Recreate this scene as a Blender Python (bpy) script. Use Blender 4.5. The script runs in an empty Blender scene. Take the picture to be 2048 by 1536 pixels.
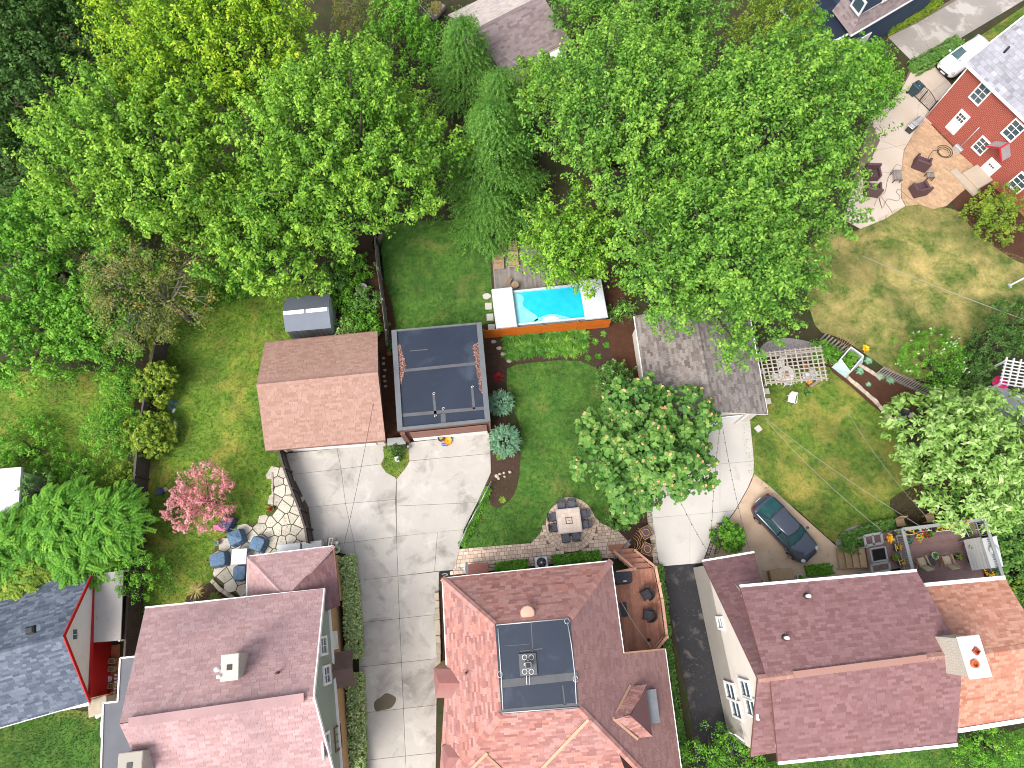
import bpy, bmesh, math, random
import numpy as np
from mathutils import Vector, Matrix
random.seed(7); RNG = np.random.default_rng(7)
sc = bpy.context.scene
COL = sc.collection
R = math.radians
# ------------------------------------------------------------------ camera: drone 42 m up, tilted 18.8 degrees from straight down
FOC, TILT, CAMH = 1287.0, R(18.76), 42.2
cam_data = bpy.data.cameras.new('camera'); cam_data.sensor_width = 36.0; cam_data.lens = FOC / 2048 * 36.0
cam_data.clip_start = 0.5; cam_data.clip_end = 900
cam = bpy.data.objects.new('camera', cam_data); COL.objects.link(cam)
cam.location = (0, 0, CAMH); cam.rotation_euler = (TILT, 0, 0)
sc.camera = cam
# ------------------------------------------------------------------ sky and sun (bright overcast, sun behind thin cloud from the lower left)
SUN_EL, SUN_AZ = R(52), R(222)     # azimuth clockwise from +Y
world = bpy.data.worlds.new('World'); sc.world = world; world.use_nodes = True
wn, wl = world.node_tree.nodes, world.node_tree.links
wn.clear()
sky = wn.new('ShaderNodeTexSky'); sky.sky_type = 'NISHITA'; sky.sun_disc = False
sky.sun_elevation = SUN_EL; sky.sun_rotation = SUN_AZ; sky.dust_density = 4.0; sky.air_density = 1.0; sky.ozone_density = 1.0
hsv = wn.new('ShaderNodeHueSaturation'); hsv.inputs['Saturation'].default_value = 0.45
bg = wn.new('ShaderNodeBackground'); bg.inputs['Strength'].default_value = 0.15
wo = wn.new('ShaderNodeOutputWorld')
wl.new(sky.outputs[0], hsv.inputs['Color']); wl.new(hsv.outputs[0], bg.inputs['Color']); wl.new(bg.outputs[0], wo.inputs['Surface'])
sun_data = bpy.data.lights.new('sun', 'SUN'); sun_data.energy = 1.3; sun_data.angle = R(30); sun_data.color = (1, .96, .9)
sun = bpy.data.objects.new('sun', sun_data); COL.objects.link(sun)
sd = Vector((math.sin(SUN_AZ) * math.cos(SUN_EL), math.cos(SUN_AZ) * math.cos(SUN_EL), math.sin(SUN_EL)))
sun.rotation_euler = sd.to_track_quat('Z', 'Y').to_euler(); sun.location = sd * 200
sc.view_settings.view_transform = 'Standard'; sc.view_settings.look = 'None'
sc.view_settings.exposure = 1.15; sc.view_settings.gamma = 1.0; sc.view_settings.use_curve_mapping = False
sc.render.engine = 'CYCLES'; sc.cycles.use_denoising = True; sc.cycles.filter_width = 1.0
sc.cycles.max_bounces = 7; sc.cycles.diffuse_bounces = 2; sc.cycles.glossy_bounces = 3; sc.cycles.transmission_bounces = 5
sc.cycles.transparent_max_bounces = 6
sc.cycles.caustics_reflective = False; sc.cycles.caustics_refractive = False

# ------------------------------------------------------------------ survey: photo pixel + real height -> world point
_s, _c = math.sin(TILT), math.cos(TILT)
def ray(px, py):
    dx = (px - 1024) / FOC; dy = (768 - py) / FOC
    return Vector((dx, dy * _c + _s, dy * _s - _c))
def U(px, py, z=0.0):
    d = ray(px, py); t = (z - CAMH) / d.z
    return Vector((d.x * t, d.y * t, z))
def UP(px, py, p0, n):
    d = ray(px, py); o = Vector((0, 0, CAMH))
    t = (p0 - o).dot(n) / d.dot(n)
    return o + d * t
def UL(pts, z=0.0): return [U(a, b, z) for a, b in pts]
def scale_at(px, py, z):            # photo pixels per metre at that point
    return 1.0 / max(1e-6, (U(px + 1, py, z) - U(px, py, z)).length)

# ------------------------------------------------------------------ mesh builder
class MB:
    def __init__(self): self.v = []; self.f = []; self.t = []; self.sm = []
    def add(self, vs, fs, tint=0.0, smooth=False):
        o = len(self.v); self.v.extend([tuple(p) for p in vs])
        for f in fs: self.f.append(tuple(i + o for i in f)); self.t.append(tint); self.sm.append(smooth)
        return self
    def box(self, c, s, rz=0.0, tint=0.0, M=None):
        x, y, z = s[0] / 2, s[1] / 2, s[2] / 2
        vs = [Vector(p) for p in ((-x,-y,-z),(x,-y,-z),(x,y,-z),(-x,y,-z),(-x,-y,z),(x,-y,z),(x,y,z),(-x,y,z))]
        m = M if M is not None else Matrix.Rotation(rz, 3, 'Z')
        vs = [m @ p + Vector(c) for p in vs]
        return self.add(vs, [(3,2,1,0),(4,5,6,7),(0,1,5,4),(1,2,6,5),(2,3,7,6),(3,0,4,7)], tint)
    def bevbox(self, c, s, b=0.02, rz=0.0, tint=0.0):   # box with a chamfered top
        x, y, z = s[0] / 2, s[1] / 2, s[2] / 2
        L = [(-x,-y,-z),(x,-y,-z),(x,y,-z),(-x,y,-z),(-x,-y,z-b),(x,-y,z-b),(x,y,z-b),(-x,y,z-b),(-x+b,-y+b,z),(x-b,-y+b,z),(x-b,y-b,z),(-x+b,y-b,z)]
        m = Matrix.Rotation(rz, 3, 'Z'); vs = [m @ Vector(p) + Vector(c) for p in L]
        fs = [(3,2,1,0),(8,9,10,11)]
        for k in range(4):
            j = (k + 1) % 4; fs += [(k, j, 4 + j, 4 + k), (4 + k, 4 + j, 8 + j, 8 + k)]
        return self.add(vs, fs, tint)
    def prism(self, poly, z0, z1, tint=0.0, top=True, bottom=True):
        n = len(poly); P2 = [(p[0], p[1]) for p in poly]
        a = sum(P2[i][0] * P2[(i + 1) % n][1] - P2[(i + 1) % n][0] * P2[i][1] for i in range(n))
        if a < 0: P2 = P2[::-1]
        vs = [(x, y, z0) for x, y in P2] + [(x, y, z1) for x, y in P2]
        fs = [(i, (i + 1) % n, n + (i + 1) % n, n + i) for i in range(n)]
        if top: fs.append(tuple(range(n, 2 * n)))
        if bottom: fs.append(tuple(range(n - 1, -1, -1)))
        return self.add(vs, fs, tint)
    def slab(self, pts, th, tint=0.0, down=True):       # planar 3D polygon given thickness along its normal
        pts = [Vector(p) for p in pts]; n = len(pts)
        nr = Vector((0, 0, 0))
        for i in range(n): nr += pts[i].cross(pts[(i + 1) % n])
        nr.normalize()
        if nr.z < 0: pts = pts[::-1]; nr = -nr
        lo = [p - nr * th for p in pts]
        return self.add(pts + lo, [tuple(range(n)), tuple(range(2 * n - 1, n - 1, -1))] + [(i, n + i, n + (i + 1) % n, (i + 1) % n) for i in range(n)], tint)
    def quad(self, a, b, c, d, tint=0.0): return self.add([a, b, c, d], [(0, 1, 2, 3)], tint)
    def poly(self, pts, tint=0.0): return self.add(pts, [tuple(range(len(pts)))], tint)
    def tube(self, pts, r, seg=6, tint=0.0, cap=True):
        pts = [Vector(p) for p in pts]; n = len(pts); rs = r if isinstance(r, (list, tuple)) else [r] * n
        vs = []; up = Vector((0, 0, 1))
        for i, p in enumerate(pts):
            d = (pts[min(i + 1, n - 1)] - pts[max(i - 1, 0)])
            if d.length < 1e-9: d = Vector((0, 0, 1))
            d.normalize()
            a = d.cross(up) if abs(d.z) < .95 else d.cross(Vector((1, 0, 0)))
            a.normalize(); b = a.cross(d)
            for k in range(seg):
                t = 2 * math.pi * k / seg; vs.append(p + (a * math.cos(t) + b * math.sin(t)) * rs[i])
        fs = [(i * seg + k, i * seg + (k + 1) % seg, (i + 1) * seg + (k + 1) % seg, (i + 1) * seg + k) for i in range(n - 1) for k in range(seg)]
        fs = [f[::-1] for f in fs]
        if cap: fs += [tuple(range(seg)), tuple(range((n - 1) * seg + seg - 1, (n - 1) * seg - 1, -1))]
        return self.add(vs, fs, tint, True)
    def bar(self, a, b, w, h, tint=0.0):                 # rectangular bar from a to b, w sideways, h upward, centred
        a, b = Vector(a), Vector(b); d = (b - a).normalized()
        s = d.cross(Vector((0, 0, 1)))
        if s.length < 1e-4: s = Vector((1, 0, 0))
        s.normalize(); u = s.cross(d).normalized(); s = s * w / 2; u = u * h / 2
        vs = [a - s - u, a + s - u, a + s + u, a - s + u, b - s - u, b + s - u, b + s + u, b - s + u]
        return self.add(vs, [(0,1,2,3),(7,6,5,4),(0,4,5,1),(1,5,6,2),(2,6,7,3),(3,7,4,0)], tint)
    def lathe(self, prof, c=(0, 0, 0), seg=16, tint=0.0, smooth=True):
        c = Vector(c); vs = []; n = len(prof)
        for r, z in prof:
            for k in range(seg):
                t = 2 * math.pi * k / seg; vs.append(c + Vector((r * math.cos(t), r * math.sin(t), z)))
        fs = [(i * seg + k, i * seg + (k + 1) % seg, (i + 1) * seg + (k + 1) % seg, (i + 1) * seg + k) for i in range(n - 1) for k in range(seg)]
        fs += [tuple(range(seg - 1, -1, -1)), tuple(range((n - 1) * seg, n * seg))]
        return self.add(vs, fs, tint, smooth)
    def blob(self, c, r, seed=0, seg=9, rings=6, amp=.15, tint=0.0, smooth=True):
        rr = random.Random(seed); c = Vector(c); vs = []; r = Vector(r) if not isinstance(r, (int, float)) else Vector((r, r, r))
        for i in range(rings + 1):
            ph = math.pi * i / rings
            for k in range(seg):
                t = 2 * math.pi * k / seg; q = 1 + rr.uniform(-amp, amp)
                vs.append(c + Vector((r.x * math.sin(ph) * math.cos(t) * q, r.y * math.sin(ph) * math.sin(t) * q, r.z * math.cos(ph) * q)))
        fs = [(i * seg + k, (i + 1) * seg + k, (i + 1) * seg + (k + 1) % seg, i * seg + (k + 1) % seg) for i in range(rings) for k in range(seg)]
        return self.add(vs, fs, tint, smooth)
    def build(self, name, mat, parent=None, org=None):
        off = Vector((0, 0, 0))
        p = parent
        while p is not None: off += p.location; p = p.parent
        me = bpy.data.meshes.new(name)
        ox, oy, oz = off
        if org is not None: ox, oy, oz = ox + org[0], oy + org[1], oz + org[2]
        me.from_pydata([(x - ox, y - oy, z - oz) for x, y, z in self.v], [], self.f)
        if any(self.t):
            at = me.attributes.new('tint', 'FLOAT', 'FACE'); at.data.foreach_set('value', self.t)
        if any(self.sm): me.polygons.foreach_set('use_smooth', self.sm)
        me.materials.append(mat)
        o = bpy.data.objects.new(name, me); COL.objects.link(o); o.parent = parent
        if org is not None: o.location = org
        return o

def tag(o, label=None, cat=None, group=None, kind=None):
    if label: o['label'] = label
    if cat: o['category'] = cat
    if group: o['group'] = group
    if kind: o['kind'] = kind
    return o
def thing(name, label, cat, loc=(0, 0, 0), group=None):
    o = bpy.data.objects.new(name, None); COL.objects.link(o); o.location = loc; o.empty_display_size = .2
    return tag(o, label, cat, group)
def place(o, loc, rz=0.0, s=None):
    o.location = loc; o.rotation_euler = (0, 0, rz)
    if s: o.scale = (s, s, s)
    return o
def dup(root, loc, rz=0.0, label=None, group=None):
    r = root.copy(); COL.objects.link(r); r.location = loc; r.rotation_euler = (0, 0, rz)
    if label: r['label'] = label
    if group: r['group'] = group
    for ch in list(root.children):
        c = ch.copy(); COL.objects.link(c); c.parent = r
        for g in list(ch.children):
            d = g.copy(); COL.objects.link(d); d.parent = c
    return r
def fastmesh(name, verts, faces4, mat, parent=None, tint=None, kind=None, org=(0, 0, 0), fv=4):
    """big numpy mesh: faces (N,fv)"""
    me = bpy.data.meshes.new(name); nv, nf = len(verts), len(faces4)
    off = Vector((0, 0, 0)); p = parent
    while p is not None: off += p.location; p = p.parent
    vv = np.asarray(verts, dtype=np.float32) - np.array(off, dtype=np.float32)
    me.vertices.add(nv); me.vertices.foreach_set('co', vv.ravel())
    me.loops.add(nf * fv); me.loops.foreach_set('vertex_index', np.asarray(faces4, dtype=np.int32).ravel())
    me.polygons.add(nf); me.polygons.foreach_set('loop_start', np.arange(0, nf * fv, fv, dtype=np.int32))
    me.polygons.foreach_set('loop_total', np.full(nf, fv, dtype=np.int32))
    me.update(calc_edges=True)
    if tint is not None:
        at = me.attributes.new('tint', 'FLOAT', 'FACE'); at.data.foreach_set('value', np.asarray(tint, dtype=np.float32))
    me.materials.append(mat)
    o = bpy.data.objects.new(name, me); COL.objects.link(o); o.parent = parent
    if kind: o['kind'] = kind
    return o

# ------------------------------------------------------------------ procedural materials
def _nodes(name):
    m = bpy.data.materials.new(name); m.use_nodes = True
    nt = m.node_tree; nt.nodes.clear()
    out = nt.nodes.new('ShaderNodeOutputMaterial'); b = nt.nodes.new('ShaderNodeBsdfPrincipled')
    nt.links.new(b.outputs[0], out.inputs['Surface'])
    return m, nt, b, out
def _noise(nt, scale, detail=5, rough=.55, vec=None, dist=0.0):
    n = nt.nodes.new('ShaderNodeTexNoise'); n.inputs['Scale'].default_value = scale; n.inputs['Detail'].default_value = detail
    n.inputs['Roughness'].default_value = rough; n.inputs['Distortion'].default_value = dist
    if vec is not None: nt.links.new(vec, n.inputs['Vector'])
    return n.outputs['Fac']
def _ramp(nt, fac, stops, interp='LINEAR'):
    r = nt.nodes.new('ShaderNodeValToRGB'); r.color_ramp.interpolation = interp
    e = r.color_ramp.elements
    while len(e) < len(stops): e.new(.5)
    for el, (p, c) in zip(e, stops): el.position = p; el.color = (c[0], c[1], c[2], 1) if not isinstance(c, (int, float)) else (c, c, c, 1)
    nt.links.new(fac, r.inputs[0]); return r.outputs[0]
def _mix(nt, fac, a, b, blend='MIX'):
    m = nt.nodes.new('ShaderNodeMix'); m.data_type = 'RGBA'; m.blend_type = blend; m.clamp_factor = True
    for k, v in ((0, fac), (6, a), (7, b)):
        if hasattr(v, 'is_output'): nt.links.new(v, m.inputs[k])
        elif isinstance(v, (int, float)): m.inputs[k].default_value = v
        else: m.inputs[k].default_value = (v[0], v[1], v[2], 1)
    return m.outputs[2]
def _math(nt, op, a, b=None, c=None):
    m = nt.nodes.new('ShaderNodeMath'); m.operation = op
    for k, v in enumerate((a, b, c)):
        if v is None: continue
        if hasattr(v, 'is_output'): nt.links.new(v, m.inputs[k])
        else: m.inputs[k].default_value = v
    return m.outputs[0]
def _pos(nt): return nt.nodes.new('ShaderNodeNewGeometry').outputs['Position']
def _tint(nt, name='tint'):
    a = nt.nodes.new('ShaderNodeAttribute'); a.attribute_name = name; return a.outputs['Fac']
def _bump(nt, b, h, strength, dist=.02):
    bm = nt.nodes.new('ShaderNodeBump'); bm.inputs['Strength'].default_value = strength; bm.inputs['Distance'].default_value = dist
    nt.links.new(h, bm.inputs['Height']); nt.links.new(bm.outputs[0], b.inputs['Normal'])
def plain(name, c1, c2=None, scale=2.0, rough=.8, bump=.0, bscale=40, tintamt=.35, rnd=.12, spec=.3, metal=0.0, stain=None, coat=0.0):
    """two-tone noise colour, fine grain, per-face tint, per-object variation, optional stains [(colour, scale, lo, hi)]"""
    m, nt, b, out = _nodes(name); pos = _pos(nt)
    c2 = c2 or tuple(x * .8 for x in c1)
    col = _mix(nt, _ramp(nt, _noise(nt, scale, 6, .6, pos), [(.3, 0), (.7, 1)]), c1, c2)
    for (sc_, ss, lo, hi) in (stain or []):
        col = _mix(nt, _ramp(nt, _noise(nt, ss, 5, .6, pos, .6), [(lo, 0), (hi, 1)]), col, sc_)
    g = _noise(nt, bscale, 3, .7, pos)
    v = _math(nt, 'MULTIPLY_ADD', g, .3, .85)
    v = _math(nt, 'MULTIPLY', v, _math(nt, 'MULTIPLY_ADD', _tint(nt), tintamt, 1.0))
    oi = nt.nodes.new('ShaderNodeObjectInfo')
    v = _math(nt, 'MULTIPLY', v, _math(nt, 'MULTIPLY_ADD', oi.outputs['Random'], 2 * rnd, 1.0 - rnd))
    cmb = nt.nodes.new('ShaderNodeCombineXYZ')
    for k in range(3): nt.links.new(v, cmb.inputs[k])
    col = _mix(nt, 1.0, col, cmb.outputs[0], 'MULTIPLY')
    nt.links.new(col, b.inputs['Base Color'])
    b.inputs['Roughness'].default_value = rough; b.inputs['Specular IOR Level'].default_value = spec; b.inputs['Metallic'].default_value = metal
    b.inputs['Coat Weight'].default_value = coat
    if bump: _bump(nt, b, g, bump)
    return m
def shingle_mat(name, cols, stain=(.12, .09, .09), stain_amt=.5, fine=.25, rough=.9):
    """asphalt shingles: each tab takes a colour from its tint, worn and stained over larger areas"""
    m, nt, b, out = _nodes(name); pos = _pos(nt); t = _tint(nt)
    n = len(cols); col = _ramp(nt, t, [((i + .5) / n, c) for i, c in enumerate(cols)], 'LINEAR')
    big = _ramp(nt, _noise(nt, .35, 5, .6, pos, .4), [(.42, 0), (.75, 1)])
    col = _mix(nt, _math(nt, 'MULTIPLY', big, stain_amt), col, stain)
    mid = _noise(nt, 1.6, 4, .6, pos)
    col = _mix(nt, _math(nt, 'MULTIPLY', _ramp(nt, mid, [(.4, 0), (.7, 1)]), .22), col, cols[-1])
    g = _noise(nt, 45, 3, .75, pos)
    v = _math(nt, 'MULTIPLY_ADD', g, fine * 2, 1 - fine)
    cmb = nt.nodes.new('ShaderNodeCombineXYZ')
    for k in range(3): nt.links.new(v, cmb.inputs[k])
    col = _mix(nt, 1.0, col, cmb.outputs[0], 'MULTIPLY')
    nt.links.new(col, b.inputs['Base Color']); b.inputs['Roughness'].default_value = rough; b.inputs['Specular IOR Level'].default_value = .25
    _bump(nt, b, g, .25, .01)
    return m
def leaf_mat(name, cols, trans=.32, rough=.55, hue=.0):
    """leaves: colour by per-leaf/clump tint (0..1), a little light comes through"""
    m, nt, b, out = _nodes(name)
    cols = [tuple(x * 1.45 for x in c) for c in cols]; n = len(cols); col = _ramp(nt, _tint(nt), [(i / max(1, n - 1), c) for i, c in enumerate(cols)])
    nt.links.new(col, b.inputs['Base Color']); b.inputs['Roughness'].default_value = rough; b.inputs['Specular IOR Level'].default_value = .25
    tr = nt.nodes.new('ShaderNodeBsdfTranslucent'); nt.links.new(_mix(nt, 1.0, col, (1.0, 1.0, .55), 'MULTIPLY'), tr.inputs['Color'])
    ms = nt.nodes.new('ShaderNodeMixShader'); ms.inputs[0].default_value = trans
    nt.links.new(b.outputs[0], ms.inputs[1]); nt.links.new(tr.outputs[0], ms.inputs[2]); nt.links.new(ms.outputs[0], out.inputs['Surface'])
    return m
def lawn_mat(name, lush, mid, dry, drylo=.5, dryhi=.75, dark=(.02, .05, .012)):
    m, nt, b, out = _nodes(name); pos = _pos(nt)
    col = _mix(nt, _ramp(nt, _noise(nt, 1.1, 6, .65, pos), [(.4, 0), (.6, 1)]), lush, mid)
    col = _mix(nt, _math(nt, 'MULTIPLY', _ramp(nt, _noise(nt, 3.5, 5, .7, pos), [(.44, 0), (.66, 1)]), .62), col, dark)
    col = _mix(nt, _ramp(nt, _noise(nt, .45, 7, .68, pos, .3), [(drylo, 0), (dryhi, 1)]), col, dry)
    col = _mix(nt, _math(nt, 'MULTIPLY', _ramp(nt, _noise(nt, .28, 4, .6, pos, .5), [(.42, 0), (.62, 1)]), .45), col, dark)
    g = _noise(nt, 24, 4, .8, pos)
    v = _math(nt, 'MULTIPLY_ADD', g, 1.3, .45)
    v = _math(nt, 'MULTIPLY', v, _math(nt, 'MULTIPLY_ADD', _tint(nt), .35, 1.0))
    cmb = nt.nodes.new('ShaderNodeCombineXYZ')
    for k in range(3): nt.links.new(v, cmb.inputs[k])
    col = _mix(nt, 1.0, col, cmb.outputs[0], 'MULTIPLY')
    nt.links.new(col, b.inputs['Base Color']); b.inputs['Roughness'].default_value = .8; b.inputs['Specular IOR Level'].default_value = .15
    _bump(nt, b, g, .6, .05)
    return m
def glass_mat(name, col=(.03, .05, .06), rough=.06):
    m, nt, b, out = _nodes(name); pos = _pos(nt)
    nt.links.new(_mix(nt, _noise(nt, 2.2, 3, .5, pos), col, tuple(x * 2.2 + .01 for x in col)), b.inputs['Base Color'])
    b.inputs['Roughness'].default_value = rough; b.inputs['Specular IOR Level'].default_value = .8
    return m
def brick_mat(name, c1, c2, mortar, sx=4.4, rough=.85):
    """small wall bricks, laid along the wall: u = horizontal run, v = height"""
    m, nt, b, out = _nodes(name)
    geo = nt.nodes.new('ShaderNodeNewGeometry'); sp = nt.nodes.new('ShaderNodeSeparateXYZ'); nt.links.new(geo.outputs['Position'], sp.inputs[0])
    sn = nt.nodes.new('ShaderNodeSeparateXYZ'); nt.links.new(geo.outputs['True Normal'], sn.inputs[0])
    u = _math(nt, 'ADD', _math(nt, 'MULTIPLY', sp.outputs[0], _math(nt, 'MULTIPLY', sn.outputs[1], -1.0)), _math(nt, 'MULTIPLY', sp.outputs[1], sn.outputs[0]))
    cmb = nt.nodes.new('ShaderNodeCombineXYZ'); nt.links.new(u, cmb.inputs[0]); nt.links.new(sp.outputs[2], cmb.inputs[1])
    bt = nt.nodes.new('ShaderNodeTexBrick'); nt.links.new(cmb.outputs[0], bt.inputs['Vector'])
    bt.inputs['Scale'].default_value = 1.0; bt.inputs['Brick Width'].default_value = 1 / sx; bt.inputs['Row Height'].default_value = 1 / sx * .36
    bt.inputs['Mortar Size'].default_value = .012; bt.inputs['Mortar Smooth'].default_value = .2
    for k, c in (('Color1', c1), ('Color2', c2), ('Mortar', mortar)): bt.inputs[k].default_value = (*c, 1)
    pos = geo.outputs['Position']
    col = _mix(nt, _math(nt, 'MULTIPLY', _noise(nt, 9, 4, .7, pos), .5), bt.outputs[0], tuple(x * .6 for x in c1))
    nt.links.new(col, b.inputs['Base Color']); b.inputs['Roughness'].default_value = rough
    _bump(nt, b, _math(nt, 'SUBTRACT', 1.0, bt.outputs['Fac']), .5, .015)
    return m
# ------------------------------------------------------------------ materials
M = {}
M['earth'] = plain('earth', (.032, .022, .014), (.042, .042, .015), .8, .95, .6, 25, stain=[((.021, .035, .008), 1.3, .5, .62), ((.070, .042, .025), 3.0, .58, .7)])
M['mulch'] = plain('mulch', (.056, .032, .022), (.038, .021, .015), 3, .95, .9, 30, stain=[((.120, .075, .053), 14, .6, .7)])
M['redmulch'] = plain('red_mulch', (.075, .032, .017), (.053, .021, .011), 2, .95, .8, 30, stain=[((.150, .098, .060), 12, .62, .72)])
M['lawn_a'] = lawn_mat('lawn_lush', (.114, .219, .022), (.179, .270, .034), (.324, .284, .061), .5, .74)
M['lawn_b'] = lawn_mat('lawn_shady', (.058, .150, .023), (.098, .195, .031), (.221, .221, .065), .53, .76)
M['lawn_c'] = lawn_mat('lawn_dry', (.098, .149, .029), (.161, .190, .046), (.414, .322, .127), .4, .66)
M['lawn_d'] = lawn_mat('lawn_mixed', (.097, .177, .024), (.157, .216, .033), (.374, .289, .079), .47, .72)
M['concrete'] = plain('concrete', (.406, .378, .343), (.343, .320, .292), .5, .9, .15, 50, rnd=.06, stain=[((.172, .156, .140), .55, .52, .75), ((.452, .429, .398), .9, .55, .75), ((.203, .183, .164), 2.6, .64, .82)])
M['concrete_w'] = plain('pale_concrete', (.484, .456, .421), (.437, .413, .382), .6, .9, .1, 50, rnd=.04, stain=[((.328, .281, .234), .8, .62, .85)])
M['concrete_g'] = plain('grey_concrete', (.285, .255, .225), (.225, .203, .188), .35, .9, .15, 50, rnd=.05, stain=[((.375, .345, .315), .5, .52, .6)])
M['tan'] = plain('tan_stamped_concrete', (.468, .332, .229), (.540, .406, .296), 1.1, .75, .2, 30, stain=[((.270, .180, .126), 1.8, .6, .75)])
M['paver'] = plain('patio_paver', (.598, .461, .354), (.498, .373, .299), 1.2, .85, .3, 40, rnd=.2, stain=[((.324, .187, .112), 1.0, .64, .74)])
M['paver_tan'] = plain('tan_paver', (.442, .298, .182), (.384, .250, .154), 1.5, .85, .25, 40, rnd=.12)
M['joint'] = plain('paver_joint', (.16, .12, .09), (.12, .09, .07), 4, .95, .3)
M['asphalt'] = plain('asphalt', (.018, .019, .023), (.026, .025, .027), .8, .85, .7, 60, stain=[((.091, .081, .072), .9, .56, .68), ((.065, .058, .052), 6, .6, .68)])
M['flag'] = plain('flagstone', (.558, .513, .441), (.468, .423, .351), 1.4, .9, .3, 30, rnd=.16, stain=[((.405, .297, .153), 1.5, .62, .7)])
M['flagjoint'] = plain('mossy_joint', (.06, .075, .02), (.1, .085, .045), 6, .95, .5)
M['puddle'] = plain('puddle_water', (.080, .060, .034), (.096, .072, .040), 2, .3, 0, spec=.25)
M['gravel'] = plain('gravel', (.34, .31, .31), (.26, .23, .23), 8, .95, .9, 22, stain=[((.12, .1, .1), 20, .5, .62)])

def clip2(poly, p, n):      # keep the side where (x-p).n <= 0
    out = []; k = len(poly)
    for i in range(k):
        a, b = poly[i], poly[(i + 1) % k]
        da = (a[0] - p[0]) * n[0] + (a[1] - p[1]) * n[1]; db = (b[0] - p[0]) * n[0] + (b[1] - p[1]) * n[1]
        if da <= 0: out.append(a)
        if (da < 0 < db) or (db < 0 < da):
            t = da / (da - db); out.append((a[0] + (b[0] - a[0]) * t, a[1] + (b[1] - a[1]) * t))
    return out
def area2(p): return .5 * sum(p[i][0] * p[(i + 1) % len(p)][1] - p[(i + 1) % len(p)][0] * p[i][1] for i in range(len(p)))
def ccw(p): p = [(q[0], q[1]) for q in p]; return p if area2(p) > 0 else p[::-1]
def inset(poly, d):
    poly = ccw(poly); r = list(poly)
    for i in range(len(poly)):
        a, b = poly[i], poly[(i + 1) % len(poly)]; ex, ey = b[0] - a[0], b[1] - a[1]; L = math.hypot(ex, ey)
        if L < 1e-6: continue
        nx, ny = ey / L, -ex / L
        r = clip2(r, (a[0] - nx * d, a[1] - ny * d), (nx, ny))
        if len(r) < 3: return []
    return r
def offset_in(poly, d):      # miter offset, works for concave outlines too
    p = ccw(poly); n = len(p); out = []
    for i in range(n):
        a, b, c = p[i - 1], p[i], p[(i + 1) % n]
        e1 = (b[0] - a[0], b[1] - a[1]); e2 = (c[0] - b[0], c[1] - b[1]); l1 = math.hypot(*e1) or 1; l2 = math.hypot(*e2) or 1
        n1 = (-e1[1] / l1, e1[0] / l1); n2 = (-e2[1] / l2, e2[0] / l2); m = (n1[0] + n2[0], n1[1] + n2[1]); q = 1 + n1[0] * n2[0] + n1[1] * n2[1]
        q = max(q, .3); out.append((b[0] + m[0] * d / q, b[1] + m[1] * d / q))
    return out
def inside(pt, poly):
    x, y = pt[0], pt[1]; c = False; n = len(poly); j = n - 1
    for i in range(n):
        xi, yi, xj, yj = poly[i][0], poly[i][1], poly[j][0], poly[j][1]
        if (yi > y) != (yj > y) and x < (xj - xi) * (y - yi) / (yj - yi) + xi: c = not c
        j = i
    return c
def smooth_loop(pts, n=4):  # Catmull-Rom through a closed list of pixel points
    out = []; k = len(pts)
    for i in range(k):
        p0, p1, p2, p3 = pts[i - 1], pts[i], pts[(i + 1) % k], pts[(i + 2) % k]
        for j in range(n):
            t = j / n
            out.append(tuple(.5 * (2 * p1[a] + (p2[a] - p0[a]) * t + (2 * p0[a] - 5 * p1[a] + 4 * p2[a] - p3[a]) * t * t + (3 * p1[a] - p0[a] - 3 * p2[a] + p3[a]) * t ** 3) for a in (0, 1)))
    return out
def sheet(name, pts, z, mat, smooth=0, th=.0, kind='structure'):
    if smooth: pts = smooth_loop(pts, smooth)
    w = UL(pts, z); mb = MB(); mb.prism(w, z - max(th, .06), z)
    o = mb.build(name, mat); o['kind'] = kind
    return o

# ------------------------------------------------------------------ ground and lawns
g = MB(); g.quad((-300, -260, 0), (300, -260, 0), (300, 340, 0), (-300, 340, 0)); tag(g.build('ground', M['earth']), kind='structure')
LAWNS = [
 ('lawn', [(255,560),(600,560),(600,690),(575,900),(585,985),(625,1085),(640,1130),(500,1200),(275,1225),(262,1100),(268,900),(300,700)], 'lawn_a', .012),
 ('lawn', [(-60,770),(120,745),(262,760),(255,900),(250,960),(190,1010),(60,1010),(-60,1000)], 'lawn_a', .012),
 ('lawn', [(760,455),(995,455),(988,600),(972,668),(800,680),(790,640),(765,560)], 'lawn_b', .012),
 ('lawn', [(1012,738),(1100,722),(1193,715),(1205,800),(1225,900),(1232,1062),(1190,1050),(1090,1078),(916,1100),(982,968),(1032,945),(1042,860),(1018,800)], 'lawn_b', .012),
 ('lawn', [(1490,770),(1535,750),(1660,735),(1790,845),(1850,990),(1830,1070),(1700,1100),(1590,1015),(1495,945)], 'lawn_d', .012),
 ('lawn', [(1610,520),(1660,455),(1712,462),(1800,415),(1870,412),(1930,430),(1960,475),(2060,520),(2180,540),(2180,640),(1990,650),(1900,720),(1820,760),(1690,680),(1630,650)], 'lawn_c', .012),
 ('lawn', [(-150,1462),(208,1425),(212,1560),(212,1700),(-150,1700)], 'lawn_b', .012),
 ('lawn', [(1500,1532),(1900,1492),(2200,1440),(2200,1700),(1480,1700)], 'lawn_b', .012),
 ('lawn', [(1925,100),(1990,52),(2060,5),(2160,-60),(2170,-20),(2040,60),(1960,110)], 'lawn_d', .012),
]
LAWN_POLYS = []
for _k, (nm, pts, mt, z) in enumerate(LAWNS):
    z += .004 * (_k % 3)
    tag(sheet(nm, pts, z, M[mt], 3), kind='structure'); LAWN_POLYS.append((smooth_loop(pts, 3), mt))
_mz = [0]
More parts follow.
